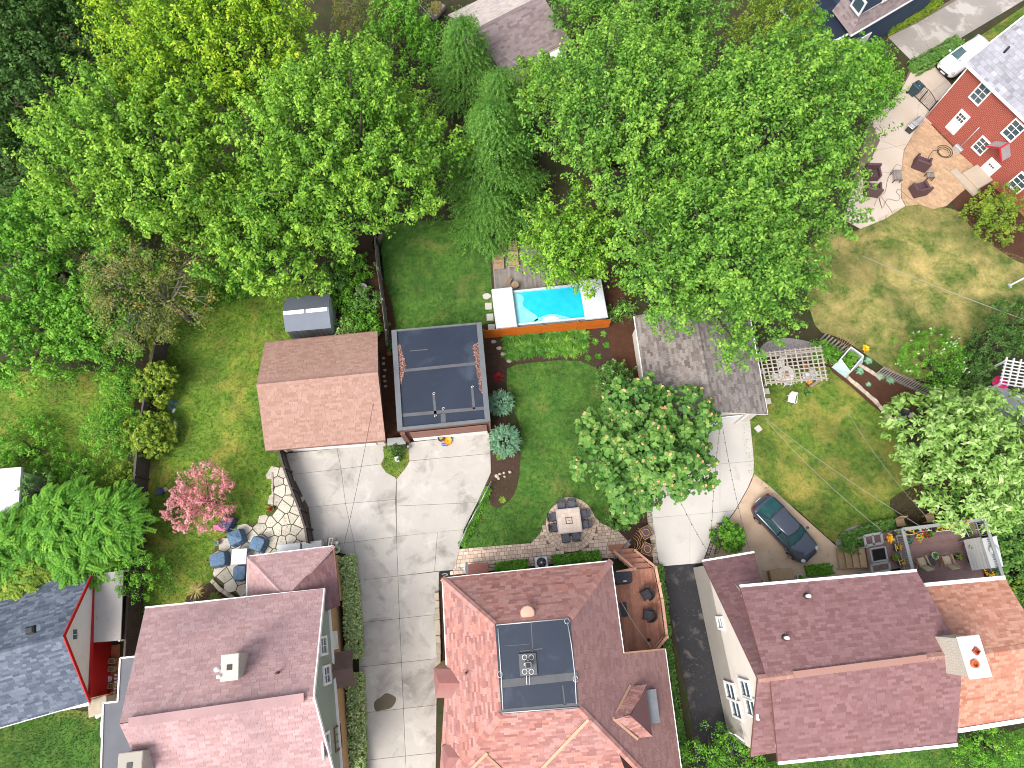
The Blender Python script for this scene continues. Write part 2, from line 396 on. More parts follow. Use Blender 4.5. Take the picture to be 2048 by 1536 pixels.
def mulch(pts, z=.03, mt='mulch', name='planting_bed'):
    _mz[0] += 1; z += .0023 * (_mz[0] % 6)
    return sheet(name, pts, z, M[mt], 4)
mulch([(985,645),(1230,625),(1270,640),(1283,760),(1300,1000),(1260,1080),(1228,1060),(1205,900),(1192,735),(1040,728),(1014,742),(1016,850),(985,850),(972,680)])
mulch([(985,890),(1035,870),(1040,930),(1030,985),(1005,1012),(985,1012),(975,985),(985,940)], .034)
mulch([(752,490),(768,560),(782,600),(792,665),(775,690),(762,640),(748,560)], .03, 'redmulch')
mulch([(1222,560),(1262,560),(1272,700),(1285,760),(1235,730),(1215,660)], .036, 'redmulch', 'path')
mulch([(758,690),(785,690),(800,872),(770,878)], .03, 'redmulch')
mulch([(1655,690),(1690,710),(1840,790),(1850,800),(1785,835),(1700,770),(1660,735)], .11, 'redmulch', 'raised_bed')
mulch([(1905,395),(1960,360),(2060,420),(2150,500),(2060,530),(1985,490),(1930,440)], .03, 'redmulch')
mulch([(1250,1035),(1312,1030),(1322,1130),(1268,1130)], .026)
mulch([(1780,1000),(1890,960),(1990,1010),(2100,1040),(2100,1090),(1900,1100),(1830,1060)], .026)
mulch([(880,1175),(892,1172),(895,1335),(878,1338)], .03)
mulch([(930,1130),(1220,1098),(1225,1125),(930,1152)], .03)
mulch([(725,460),(755,455),(770,700),(660,690),(640,560)], .02)
mulch([(380,1185),(430,1165),(480,1195),(480,1215),(380,1215)], .03)
mulch([(1010,470),(1180,470),(1230,560),(1210,600),(1000,600)], .02)
sheet('gravel_patch', [(1775,815),(1805,825),(1812,840),(1785,855),(1770,848)], .03, M['gravel'], 3)
sheet('gravel_patch', [(1525,690),(1565,675),(1640,690),(1640,715),(1530,712)], .03, M['gravel'], 3)
sheet('gravel_patch', [(1672,1080),(1690,1060),(1720,1050),(1725,1062),(1700,1070),(1685,1095),(1675,1094)], .035, M['gravel'], 3)
# yard and path under the far shrubs keep the bare ground

# ------------------------------------------------------------------ driveway of concrete slabs
def slabs(name, polys, z, mat, gap=.012, part='slab', base='joint', dz=.006, th=.10, jit=0):
    """paved surface: a dark base sheet with one slab per polygon on it (up to 300 single, the rest joined)"""
    root = thing(name, None, None); root['kind'] = 'structure'; del_keys = [k for k in ('label', 'category') if k in root]
    allp = [(-abs(area2(p)), i, p) for i, p in enumerate(polys)]
    ranked = {i: k for k, (_, i, _) in enumerate(sorted(allp))}
    rest = MB(); rr = random.Random(3)
    for _, i, p in allp:
        q = inset(p, gap) if len(p) == 4 and part == 'paver' or part == 'flagstone' else offset_in(p, gap)
        if len(q) < 3 or abs(area2(q)) < .004: continue
        zz = z + rr.uniform(-dz, dz)
        if ranked[i] < 300:
            MB().prism(q, z - th, zz, bottom=False).build(part, mat, root)
        else: rest.prism(q, z - th, zz, tint=rr.uniform(-.5, .5), bottom=False)
    if rest.v: tag(rest.build(part + '_field', mat, root), kind='stuff')
    return root
def base_under(root, pts, z, mat, smooth=0):
    if smooth: pts = smooth_loop(pts, smooth)
    MB().prism(UL(pts, z), z - .08, z, bottom=False).build('bedding', mat, root)
def w2(pts, z=.04): return [(U(a, b, z).x, U(a, b, z).y) for a, b in pts]
SL = [[(570,907),(674,897),(682,938),(584,949)], [(674,897),(772,884),(768,927),(682,938)], [(818,885),(978,866),(981,907),(815,922)],
      [(584,949),(682,938),(691,1007),(617,1015)], [(682,938),(762,928),(793,958),(791,999),(691,1007)],
      [(793,958),(818,922),(981,907),(982,945),(955,1005),(793,1012)], [(793,1012),(955,1005),(928,1059),(793,1073)],
      [(617,1015),(691,1007),(708,1084),(628,1092)], [(691,1007),(791,999),(793,1073),(708,1084)],
      [(628,1092),(708,1084),(716,1160),(704,1135),(696,1110)], [(708,1084),(793,1073),(796,1152),(716,1161)], [(793,1073),(875,1064),(869,1143),(796,1152)], [(875,1064),(928,1059),(908,1140),(869,1143)]]
cy = [1152, 1237, 1325, 1417, 1512, 1612]; cx = [796, 799, 803, 807, 811, 815]; lx = [714, 716, 718, 720, 722, 723]; rx = [878, 877, 875, 873, 872, 871]
for i in range(5):
    Lt = lambda k: (lx[k], cy[k] + .11 * (cx[k] - lx[k])); Rt = lambda k: (rx[k], cy[k] - .11 * (rx[k] - cx[k])); Ct = lambda k: (cx[k], cy[k])
    SL += [[Lt(i), Ct(i), Ct(i + 1), Lt(i + 1)], [Ct(i), Rt(i), Rt(i + 1), Ct(i + 1)]]
drv = slabs('driveway', [w2(p) for p in SL], .045, M['concrete'], .010)
base_under(drv, [(570,907),(772,884),(818,885),(978,866),(982,945),(908,1140),(878,1145),(871,1605),(723,1622),(714,1160),(696,1110),(628,1092),(584,949)], .012, M['joint'])
sheet('lawn', [(766,893),(815,886),(819,922),(812,935),(794,957),(772,945),(761,929),(768,915)], .05, M['lawn_d'], 0)
LAWN_POLYS.append(([(766,893),(815,886),(819,922),(812,935),(794,957),(772,945),(761,929),(768,915)], 'lawn_d'))
pu = MB(); pp = smooth_loop([(748,1412),(750,1402),(762,1394),(770,1387),(780,1388),(792,1396),(789,1408),(780,1417),(765,1420),(752,1422)], 3); pu.prism(UL(pp, .056), .04, .056); tag(pu.build('puddle', M['puddle']), kind='structure')
# second driveway, pale slabs then asphalt
D2 = [[(1372,850),(1440,845),(1440,928),(1360,934),(1345,895)], [(1440,845),(1500,838),(1508,922),(1440,928)], [(1345,895),(1360,934),(1440,928),(1440,1024),(1304,1036),(1300,1000),(1320,940)], [(1440,928),(1508,922),(1507,948),(1496,975),(1470,1021),(1440,1024)], [(1304,1036),(1380,1029),(1380,1128),(1320,1133),(1308,1085)], [(1380,1029),(1440,1024),(1470,1021),(1441,1060),(1418,1100),(1405,1126),(1380,1128)]]
dr2 = slabs('driveway', [w2(p) for p in D2], .045, M['concrete_w'], .008)
base_under(dr2, [(1372,850),(1500,838),(1508,922),(1507,948),(1496,975),(1470,1021),(1441,1060),(1418,1100),(1405,1126),(1320,1133),(1304,1036),(1300,1000),(1345,895)], .012, M['joint'])
sheet('driveway', [(1322,1136),(1403,1129),(1420,1185),(1440,1260),(1475,1440),(1492,1620),(1405,1620),(1385,1450),(1350,1270),(1330,1170)], .036, M['asphalt'], 3)
sheet('parking_pad', [(1509,949),(1540,973),(1600,1028),(1672,1092),(1735,1092),(1740,1147),(1530,1168),(1500,1130),(1410,1135),(1420,1100),(1442,1061),(1471,1022),(1497,976)], .034, M['tan'])
# neighbour's drive, patio and slabs top right
ND = [[(1776,74),(1830,48),(1865,110),(1826,124)], [(1830,48),(1905,5),(1945,62),(1865,110)], [(1905,5),(1985,-45),(2035,8),(1945,62)], [(1985,-45),(2080,-105),(2130,-50),(2035,8)]]
nd = slabs('driveway', [w2(p) for p in ND], .045, M['concrete_g'], .012); base_under(nd, [(1776,74),(2080,-105),(2130,-50),(1826,124)], .012, M['joint'])
PT = [[(1826,124),(1850,112),(1895,160),(1868,180)], [(1830,128),(1868,180),(1838,210),(1800,185)], [(1868,180),(1895,160),(1935,205),(1900,228)], [(1868,180),(1900,228),(1860,250),(1838,210)],
      [(1800,185),(1838,210),(1830,262),(1808,300),(1760,280),(1740,240)], [(1760,280),(1808,300),(1802,345),(1730,345)], [(1730,345),(1802,345),(1802,395),(1811,412),(1770,438),(1722,458),(1690,440),(1700,390)], [(1838,210),(1860,250),(1848,244),(1830,262)]]
ptr = slabs('patio', [w2(p) for p in PT], .042, plain('patio_concrete', (.44, .36, .29), (.48, .41, .35), .6, .9, .12, 50, rnd=.05), .01)
base_under(ptr, [(1826,124),(1850,112),(1935,205),(1860,250),(1808,300),(1802,395),(1811,412),(1722,458),(1690,440),(1700,390),(1740,240),(1800,185)], .012, M['joint'])
def pave(poly_px, z, du, dv, ang, jitter, seed, stagger=True, skip=None):
    """running-bond stones of size du x dv inside a pixel outline"""
    W = w2(poly_px, z); rr = random.Random(seed); ca, sa = math.cos(ang), math.sin(ang)
    loc = [(x * ca + y * sa, -x * sa + y * ca) for x, y in W]
    u0, u1 = min(p[0] for p in loc), max(p[0] for p in loc); v0, v1 = min(p[1] for p in loc), max(p[1] for p in loc)
    WC = ccw(W); res = []; v = v0 - dv; row = 0
    while v < v1:
        h = dv * rr.uniform(1 - jitter, 1 + jitter); u = u0 - rr.random() * du
        while u < u1:
            wd = du * rr.uniform(1 - jitter, 1 + jitter)
            cu, cv = u + wd / 2, v + h / 2; c = (cu * ca - cv * sa, cu * sa + cv * ca)
            q = [(a * ca - b * sa, a * sa + b * ca) for a, b in ((u, v), (u + wd, v), (u + wd, v + h), (u, v + h))]; ins = [inside(p, W) for p in q]
            if any(ins) and not (skip and skip(c)):
                if not all(ins):            # cut the stones on the border to the outline
                    for i in range(len(WC)):
                        a, b = WC[i], WC[(i + 1) % len(WC)]; e = (b[0] - a[0], b[1] - a[1]); L = math.hypot(*e) or 1; t = ((c[0] - a[0]) * e[0] + (c[1] - a[1]) * e[1]) / L / L
                        if -.02 < t < 1.02 and abs((c[0] - a[0]) * e[1] - (c[1] - a[1]) * e[0]) / L < du and len(q) > 2: q = clip2(q, a, (e[1] / L, -e[0] / L))
                if len(q) > 2 and abs(area2(q)) > .006: res.append(q)
            u += wd
        v += h; row += 1
    return res
BP = [(1852,238),(1880,268),(1910,298),(1942,326),(1965,348),(1915,392),(1893,412),(1868,418),(1838,409),(1812,412),(1803,395),(1802,345),(1808,302),(1828,265)]
bp = slabs('patio', pave(BP, .05, .42, .2, R(-49), .05, 5), .052, M['paver_tan'], .006, 'paver', dz=.003); base_under(bp, BP, .036, M['joint'])
# stamped patio with a round feature behind the middle house
CP = [(918,1098),(1000,1091),(1062,1086),(1080,1066),(1094,1032),(1106,1010),(1130,997),(1155,998),(1176,1010),(1187,1030),(1202,1046),(1236,1061),(1262,1088),(1235,1115),(1205,1117),(905,1150),(882,1152),(906,1140)]
rc = U(1138, 1048, .05); RR = [.75, 1.0, 1.25, 1.5, 1.75]
ringp = []
for a, b in zip(RR[:-1], RR[1:]):
    n = int(2 * math.pi * (a + b) / 2 / .235)
    for k in range(n):
        t0, t1 = 2 * math.pi * k / n + a * 3, 2 * math.pi * (k + 1) / n + a * 3
        ringp.append([(rc.x + r * math.cos(t), rc.y + r * math.sin(t)) for r, t in ((a, t0), (b, t0), (b, t1), (a, t1))])
wcp = w2(CP, .05)
ringp = [p for p in ringp if inside((sum(q[0] for q in p) / 4, sum(q[1] for q in p) / 4), wcp)]
field = pave(CP, .05, .27, .20, R(5), .28, 11, skip=lambda c: math.hypot(c[0] - rc.x, c[1] - rc.y) < 1.78)
core = [q for q in pave([(1100,1010),(1176,1010),(1176,1086),(1100,1086)], .05, .26, .2, R(40), .15, 4) if math.hypot(sum(a for a, _ in q) / 4 - rc.x, sum(b for _, b in q) / 4 - rc.y) < .66]
cp = slabs('patio', ringp + field + core, .052, M['paver'], .011, 'paver', dz=.005); base_under(cp, CP, .034, M['joint'], 0)
# flagstone patio, left
FP = [(548,938),(562,930),(578,960),(602,1012),(618,1084),(600,1100),(640,1100),(640,1130),(500,1150),(500,1200),(455,1192),(430,1170),(422,1112),(436,1080),(478,1058),(528,1036),(548,1012),(543,960)]
def voronoi(poly_px, z, d, seed):
    W = w2(poly_px, z); rr = random.Random(seed); pts = []
    x0, x1, y0, y1 = min(p[0] for p in W), max(p[0] for p in W), min(p[1] for p in W), max(p[1] for p in W)
    for _ in range(6000):
        p = (rr.uniform(x0 - 1, x1 + 1), rr.uniform(y0 - 1, y1 + 1)); dd = d * rr.uniform(.75, 1.25)
        if all((p[0] - q[0]) ** 2 + (p[1] - q[1]) ** 2 > dd * dd for q in pts): pts.append(p)
    cells = []
    for p in pts:
        if not inside(p, W): continue
        c = [(p[0] - 2, p[1] - 2), (p[0] + 2, p[1] - 2), (p[0] + 2, p[1] + 2), (p[0] - 2, p[1] + 2)]
        for q in pts:
            if q is p: continue
            n = (q[0] - p[0], q[1] - p[1]); L = math.hypot(*n)
            if L < 4: c = clip2(c, ((p[0] + q[0]) / 2, (p[1] + q[1]) / 2), (n[0] / L, n[1] / L))
            if len(c) < 3: break
        if len(c) >= 3: cells.append(c)
    return cells
fl = slabs('patio', voronoi(FP, .05, .62, 21), .055, M['flag'], .028, 'flagstone', dz=.01); base_under(fl, FP, .03, M['flagjoint'], 0)

# ------------------------------------------------------------------ grass blades standing on each lawn (uncountable)
def grass_on(poly_px, mat, z, dens, seed, hmin=.05, hmax=.11):
    W = w2(poly_px, z); rng = np.random.default_rng(seed); P = np.array(W)
    x0, y0 = P.min(0); x1, y1 = P.max(0); n = int((x1 - x0) * (y1 - y0) * dens); q = rng.uniform((x0, y0), (x1, y1), (n, 2))
    c = np.zeros(n, bool); j = len(P) - 1
    for i in range(len(P)):
        cond = ((P[i, 1] > q[:, 1]) != (P[j, 1] > q[:, 1])) & (q[:, 0] < (P[j, 0] - P[i, 0]) * (q[:, 1] - P[i, 1]) / (P[j, 1] - P[i, 1] + 1e-12) + P[i, 0]); c ^= cond; j = i
    q = q[c]; n = len(q)
    h = rng.uniform(hmin, hmax, n); a = rng.uniform(0, 2 * np.pi, n); w = rng.uniform(.012, .03, n); ln = rng.uniform(.02, .09, n); b = rng.uniform(0, 2 * np.pi, n)
    zb = np.full(n, z)
    v = np.stack([np.c_[q[:, 0] - w * np.cos(a), q[:, 1] - w * np.sin(a), zb], np.c_[q[:, 0] + w * np.cos(a), q[:, 1] + w * np.sin(a), zb], np.c_[q[:, 0] + ln * np.cos(b), q[:, 1] + ln * np.sin(b), zb + h]], 1).reshape(-1, 3)
    f = np.arange(3 * n).reshape(-1, 3)
    return fastmesh('grass', v, f, mat, None, rng.uniform(-1, 1, n), 'stuff', fv=3)
for k, (pts, mt) in enumerate(LAWN_POLYS):
    o = grass_on(pts, M[mt], .012 if k < 9 else .05, 260, 40 + k)
    o['label'] = 'short mown grass blades of a lawn'
# ------------------------------------------------------------------ building materials
M['sh_brown'] = shingle_mat('shingle_tan_brown', [(.27, .155, .12), (.315, .19, .15), (.345, .22, .18), (.295, .175, .14)], (.25, .15, .12), .35)
M['sh_mauve'] = shingle_mat('shingle_mauve', [(.33, .20, .195), (.385, .245, .24), (.425, .285, .285), (.365, .225, .22)], (.17, .12, .13), .55)
M['sh_red'] = shingle_mat('shingle_red', [(.23, .1, .09), (.33, .16, .14), (.40, .225, .2), (.40, .18, .14), (.28, .125, .11)], (.30, .2, .19), .5)
M['sh_red_dark'] = shingle_mat('shingle_red_dark', [(.228, .120, .108), (.276, .150, .138), (.306, .174, .162), (.252, .138, .126)], (.204, .120, .120), .5)  # darker, plum-toned red for the east slope of the middle house
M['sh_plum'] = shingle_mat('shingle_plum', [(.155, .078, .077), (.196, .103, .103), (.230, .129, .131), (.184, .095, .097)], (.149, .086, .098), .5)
M['sh_orange'] = shingle_mat('shingle_orange', [(.31, .13, .085), (.41, .2, .14), (.47, .255, .185), (.37, .165, .11)], (.4, .25, .2), .3)
M['sh_blue'] = shingle_mat('shingle_blue_grey', [(.06, .075, .10), (.095, .115, .15), (.16, .185, .225), (.085, .10, .135)], (.07, .085, .12), .4)
M['sh_grey'] = shingle_mat('shingle_weathered', [(.105, .085, .08), (.17, .145, .135), (.25, .22, .205), (.2, .17, .155), (.13, .11, .105)], (.27, .24, .225), .4)
M['sh_greyl'] = M['sh_grey']
M['sh_lilac'] = shingle_mat('shingle_lilac_grey', [(.15, .11, .11), (.2, .16, .16), (.24, .195, .195), (.19, .15, .15)], (.3, .24, .23), .4)
M['slate'] = plain('slate', (.184, .184, .213), (.230, .228, .253), 2.5, .7, .3, 30, rnd=.2, stain=[((.138, .115, .115), 1.2, .6, .75)])
M['white'] = plain('white_paint', (.74, .73, .71), (.68, .67, .65), 1.5, .55, 0, rnd=.04)
M['cream'] = plain('cream_wall', (.614, .570, .511), (.573, .528, .466), .6, .85, .15, 30, rnd=.03, stain=[((.481, .433, .375), .5, .6, .8)])
M['green_siding'] = plain('grey_green_siding', (.256, .314, .256), (.230, .288, .237), .7, .7, .05, 30, rnd=.03)
M['fascia'] = plain('brown_fascia', (.17, .085, .065), (.13, .065, .05), 2, .7, .1)
M['membrane'] = plain('roof_membrane', (.015, .022, .038), (.021, .029, .048), .45, .42, .12, 18, rnd=.02, spec=.35, stain=[((.043, .055, .078), .55, .55, .75), ((.069, .087, .118), 5, .7, .8)])
M['seam'] = plain('membrane_seam', (.098, .098, .105), (.075, .079, .086), 2, .6, .1)
M['sealant'] = plain('white_sealant', (.62, .62, .60), None, 5, .5)
M['metal_grey'] = plain('grey_metal', (.160, .168, .180), (.128, .136, .148), 1.5, .45, .05, metal=.4)
M['galv'] = plain('galvanised', (.5, .51, .52), (.42, .43, .45), 2, .4, .05, metal=.5)
M['black'] = plain('black_paint', (.018, .018, .02), (.025, .025, .028), 3, .45)
M['glass'] = glass_mat('window_glass')
M['red_wall'] = plain('red_painted_wall', (.420, .013, .013), (.360, .010, .010), .8, .6, .1, 30, rnd=.03)
M['canopy'] = plain('canopy_felt', (.306, .293, .276), (.272, .255, .242), .8, .8, .15, 40, stain=[((.187, .162, .145), 3, .66, .74)])
M['brick_tan'] = brick_mat('tan_brick', (.528, .311, .138), (.436, .240, .103), (.482, .379, .252))
M['brick_red'] = brick_mat('red_brick', (.336, .036, .021), (.252, .027, .017), (.473, .273, .210), 4.2)
M['brick_cream'] = brick_mat('cream_brick', (.527, .484, .416), (.468, .416, .348), (.306, .281, .238), 4)
M['stone'] = plain('wall_stone', (.4, .34, .26), (.3, .25, .19), 3, .9, .4, 20, rnd=.2)
M['blue_siding'] = plain('blue_siding', (.034, .064, .112), (.030, .053, .098), .8, .7, .1)
M['pale_roof'] = plain('pale_worn_roof', (.368, .320, .288), (.320, .280, .256), .5, .9, .15, 40, stain=[((.240, .200, .184), 1.5, .6, .75)])
M['litter'] = plain('leaf_litter', (.27, .17, .14), (.12, .05, .045), 14, .95, .5, 20, tintamt=.9)

def plane_of(pts):
    n = Vector((0, 0, 0))
    for i in range(len(pts)): n += Vector(pts[i]).cross(Vector(pts[(i + 1) % len(pts)]))
    n.normalize()
    if n.z < 0: n = -n
    c = sum((Vector(p) for p in pts), Vector((0, 0, 0))) / len(pts)
    return c, n
def flatten(pts):
    c, n = plane_of(pts); return [Vector(p) - n * (Vector(p) - c).dot(n) for p in pts], c, n
SH_SEED = [100]
def roof_face(parent, pts, mat, slabmat, exposure=.145, width=.32, th=.14, jag=.35, name='roof', single=False, cut=1.0, lift=.012, grey=None, rows=True):
    """one roof plane: a solid slab (part) carrying its laid shingles (sub-part)"""
    pts, c, n = flatten(pts); SH_SEED[0] += 1; rr = random.Random(SH_SEED[0])
    slab = MB().slab(pts, th).build(name, slabmat, parent)
    vz = Vector((0, 0, 1)) - n * n.z
    vz = vz.normalized() if vz.length > 1e-3 else Vector((0, 1, 0)); u = vz.cross(n).normalized()
    L = ccw([((p - c).dot(u), (p - c).dot(vz)) for p in pts])
    u0, u1 = min(p[0] for p in L), max(p[0] for p in L); v0, v1 = min(p[1] for p in L), max(p[1] for p in L)
    mb = MB(); v = v0; row = 0; base = rr.random()
    while v < v1:
        uu = u0 - (row % 2) * width * .5 - rr.random() * width * .2
        band = rr.uniform(-.06, .06)
        while uu < u1:
            wd = width * (rr.uniform(1 - jag, 1 + jag) if jag else 1)
            cell = [(uu + .004, v), (uu + wd - .004, v), (uu + wd - .004, v + exposure), (uu + .004, v + exposure)]
            q = L; 
            q = clip2(q, (uu + .004, 0), (-1, 0)); q = clip2(q, (uu + wd - .004, 0), (1, 0)) if len(q) > 2 else q
            q = clip2(q, (0, v), (0, -1)) if len(q) > 2 else q; q = clip2(q, (0, v + exposure), (0, 1)) if len(q) > 2 else q
            if len(q) > 2 and abs(area2(q)) > .001:
                t = min(1, max(0.001, rr.random() ** cut * .9 + band + .05)); k = len(q); q = ccw(q)
                up = lift * rr.uniform(.9, 1.25)
                top = [c + u * a + vz * b + n * (.004 + up * (1 - (b - v) / exposure * .85)) for a, b in q]
                bot = [c + u * a + vz * b + n * .001 for a, b in q]
                fs = [tuple(range(k))] + [(i, k + i, k + (i + 1) % k, (i + 1) % k) for i in range(k)]
                if single:
                    MB().add(top + bot, fs, t).build('shingle', mat, slab)
                else: mb.add(top + bot, fs, t)
            uu += wd
        v += exposure; row += 1
    if not single: tag(mb.build('shingle_courses', mat, slab), kind='stuff')
    return slab
def ridge_cap(parent, a, b, mat, w=.3, step=.2, name='ridge_cap', lift=.03):
    a, b = Vector(a), Vector(b); d = (b - a); L = d.length; d.normalize(); s = d.cross(Vector((0, 0, 1))).normalized(); u = s.cross(d)
    mb = MB(); n = max(1, int(L / step)); rr = random.Random(int(L * 1000))
    for i in range(n):
        p, q = a + d * (L * i / n), a + d * (L * (i + 1) / n)
        z0, z1 = u * (lift + .02), u * lift; dr = Vector((0, 0, -w * .25))
        vs = [p - s * w / 2 + dr + z0, p + z0 + u * .02, p + s * w / 2 + dr + z0, q - s * w / 2 + dr + z1, q + z1 + u * .02, q + s * w / 2 + dr + z1]
        mb.add(vs, [(0, 1, 4, 3), (1, 2, 5, 4), (0, 3, 5, 2), (0, 2, 1)], rr.uniform(.3, .95))
    return mb.build(name, mat, parent)
def gutter(parent, a, b, mat=None, ticks=True, w=.085):
    a, b = Vector(a), Vector(b); mb = MB(); d = (b - a).normalized(); s = Vector((d.y, -d.x, 0))
    mb.bar(a + Vector((0, 0, -.03)), b + Vector((0, 0, -.03)), w, .1)
    o = mb.build('gutter', mat or M['white'], parent)
    return o
def window(parent, c, right, up, w, h, bars=(1, 1), trim=.1, name='window', frame=None, pane=None):
    c, right, up = Vector(c), Vector(right).normalized(), Vector(up).normalized(); nr = right.cross(up).normalized()
    Mx = Matrix((right, up, nr)).transposed()
    fm = MB()
    for sx in (-1, 1): fm.box(c + right * sx * (w / 2 - trim / 2) + nr * .04, (trim, h, .1), M=Mx)
    for sy in (-1, 1): fm.box(c + up * sy * (h / 2 - trim / 2) + nr * .041, (w - 2 * trim, trim, .1), M=Mx)
    iw, ih = w - 2 * trim, h - 2 * trim
    for k in range(1, bars[0] + 1): fm.box(c + right * (-iw / 2 + iw * k / (bars[0] + 1)) + nr * .03, (.035, ih, .05), M=Mx)
    for k in range(1, bars[1] + 1): fm.box(c + up * (-ih / 2 + ih * k / (bars[1] + 1)) + nr * .031, (iw, .045, .05), M=Mx)
    f = fm.build(name, frame or M['white'], parent)
    MB().box(c + nr * .012, (iw, ih, .015), M=Mx).build('pane', pane or M['glass'], f)
    return f
def wall_poly(parent, pts, mat, name='wall'):      # vertical wall face with thickness inward
    pts = [Vector(p) for p in pts]; n = Vector((0, 0, 0))
    for i in range(len(pts)): n += pts[i].cross(pts[(i + 1) % len(pts)])
    n.normalize(); k = len(pts); back = [p - n * .18 for p in pts]
    return MB().add(pts + back, [tuple(range(k)), tuple(range(2 * k - 1, k - 1, -1))] + [(i, k + i, k + (i + 1) % k, (i + 1) % k) for i in range(k)]).build(name, mat, parent)
def down(p, z=0.0): return Vector((p.x, p.y, z))
def lerp(a, b, t): return a + (b - a) * t
def shrink(q, d):           # inset a quad A,B,C,D by d
    A, B, C, D = q; x = (B - A).normalized(); y = (D - A).normalized(); x2 = (C - D).normalized(); y2 = (C - B).normalized()
    return [A + x * d + y * d, B - x * d + y2 * d, C - x2 * d - y2 * d, D + x2 * d - y * d]
def gable(root, A, B, C, D, R1, R2, wallmats, roofmat, slabmat, over=.3, exposure=.145, width=.32, cap=True, jag=.35, gut=True, cut=1.0, roofmat2=None):
    """eaves A-B and D-C, ridge R1-R2 (R1 over side A-D, R2 over side B-C); walls inset by the overhang"""
    roof_face(root, [A, B, R2, R1], roofmat, slabmat, exposure, width, jag=jag, cut=cut)
    roof_face(root, [C, D, R1, R2], roofmat2 or roofmat, slabmat, exposure, width, jag=jag, cut=cut)
    if cap: ridge_cap(root, R1, R2, roofmat)
    if gut: gutter(root, A, B); gutter(root, D, C)
    a, b, c, d = shrink([A, B, C, D], over); drop = .16
    def zr(p):  # underside height under the roof at the wall line
        return p.z - .13 + over * (R1.z - A.z) / max(.5, (lerp(A, D, .5) - A).length)
    ze = zr(A)
    r1, r2 = lerp(R1, R2, over / (R2 - R1).length), lerp(R2, R1, over / (R2 - R1).length)
    rzz = R1.z - .17
    wn, we, ws, ww = wallmats
    wall_poly(root, [down(b), down(a), down(a, ze), down(b, ze)], wn); wall_poly(root, [down(d), down(c), down(c, ze), down(d, ze)], ws)
    wall_poly(root, [down(c), down(b), down(b, ze), down(r2, rzz), down(c, ze)], we); wall_poly(root, [down(a), down(d), down(d, ze), down(r1, rzz), down(a, ze)], ww)
    return a, b, c, d

# ------------------------------------------------------------------ brown gable garage
A, B, C, D = U(530,685,2.5), U(755,663,2.5), U(771,882,2.5), U(531,901,2.5); R1, R2 = U(513,770,4.2), U(756,745,4.2)
gg = thing('garage', 'brown shingled gable garage between the small shed and the driveway', 'garage', down((A + C) / 2))
gable(gg, A, B, C, D, R1, R2, [M['cream']] * 4, M['sh_brown'], M['fascia'], .45, .15, .33, gut=False)
a, b, c, d = shrink([A, B, C, D], .45)
for p, q in ((A, B), (D, C)): gutter(gg, p, q, M['fascia'])
dm = MB(); q0, q1 = lerp(d, c, .08), lerp(d, c, .92); nn = Vector((0, -1, 0))
for k in range(4): dm.bar(down(q0, .28 + .53 * k) + nn * .03, down(q1, .28 + .53 * k) + nn * .03, .05, .51)
dm.build('garage_door', M['white'], gg)
# ------------------------------------------------------------------ flat-roofed garage
z = 2.85; A, B, C, D = U(783,661,z), U(963,645,z), U(981,843,z), U(795,862,z)
fg = thing('garage', 'flat dark membrane roofed garage with brown fascia and white door', 'garage', down((A + C) / 2))
a, b, c, d = shrink([A, B, C, D], .1)
wall = MB(); wall.prism([down(p) for p in (a, b, c, d)], 0, z - .35); wall.build('wall', M['fascia'], fg)
rf = MB().prism([A, B, C, D], z - .35, z - .08).build('roof', M['fascia'], fg)
i1 = shrink([A, B, C, D], .13)
MB().prism(i1, z - .09, z - .05).build('membrane', M['membrane'], rf)
cp_ = MB()
for p, q, w in ((A, B, .12), (B, C, .34), (C, D, .2), (D, A, .34)):
    s_ = (q - p).normalized(); inn = Vector((-s_.y, s_.x, 0)) * (-1); inn = inn if inn.dot((A + C) / 2 - p) > 0 else -inn
    cp_.bar(p + inn * w / 2 + s_ * (.0 if w > .3 else .35), q + inn * w / 2 - s_ * (.0 if w > .3 else .35), w, .14)
cp_.build('coping', M['metal_grey'], fg)
sm = MB(); sz = z - .045
def sp(x, y): return U(x, y, sz)
sm.bar(sp(800,742), sp(950,727), .2, .012)
for p, q, w in ((sp(800,831), sp(972,816), .22), (sp(867,787), sp(871,830), .16), (sp(944,775), sp(948,818), .16), (sp(886,826), sp(887,848), .3), (sp(820,702), sp(855,699), .06)):
    sm.bar(p + Vector((0, 0, .004)), q + Vector((0, 0, .004)), w, .012)
sm.build('seam', M['seam'], rf)
for x, y in ((801,832),(971,817),(868,787),(871,832),(945,774),(887,817)):
    l = MB(); p = sp(x, y) + Vector((0, 0, .012)); l.tube([p + Vector((.08 * math.cos(t), .07 * math.sin(t), 0)) for t in np.linspace(0, 5.2, 9)], .014, 4); l.build('sealant_patch', M['sealant'], rf)
dd0, dd1 = lerp(d, c, .1), lerp(d, c, .97); o_ = Vector((0, -.12, 0)); dm = MB()
dm.bar(down(dd0, .4) + o_, down(dd1, .4) + o_, .06, .7); dm.build('door_kick_panel', M['white'], fg); dm = MB()
for k in range(3): dm.bar(down(dd0, 1.0 + .48 * k) + o_, down(dd1, 1.0 + .48 * k) + o_, .05, .46)
dm.build('garage_door', plain('brown_door', (.24, .12, .095), (.2, .1, .08), 1.5, .6), fg)
MB().box(down(lerp(d, c, .03), 1.25) + o_, (.3, .3, 2.5), R(6)).build('door_post', M['fascia'], fg)
MB().tube([down(c, 2.5) + Vector((.05, -.1, 0)), down(c, .1) + Vector((.05, -.1, 0))], .05, 6).build('downpipe', M['fascia'], fg)
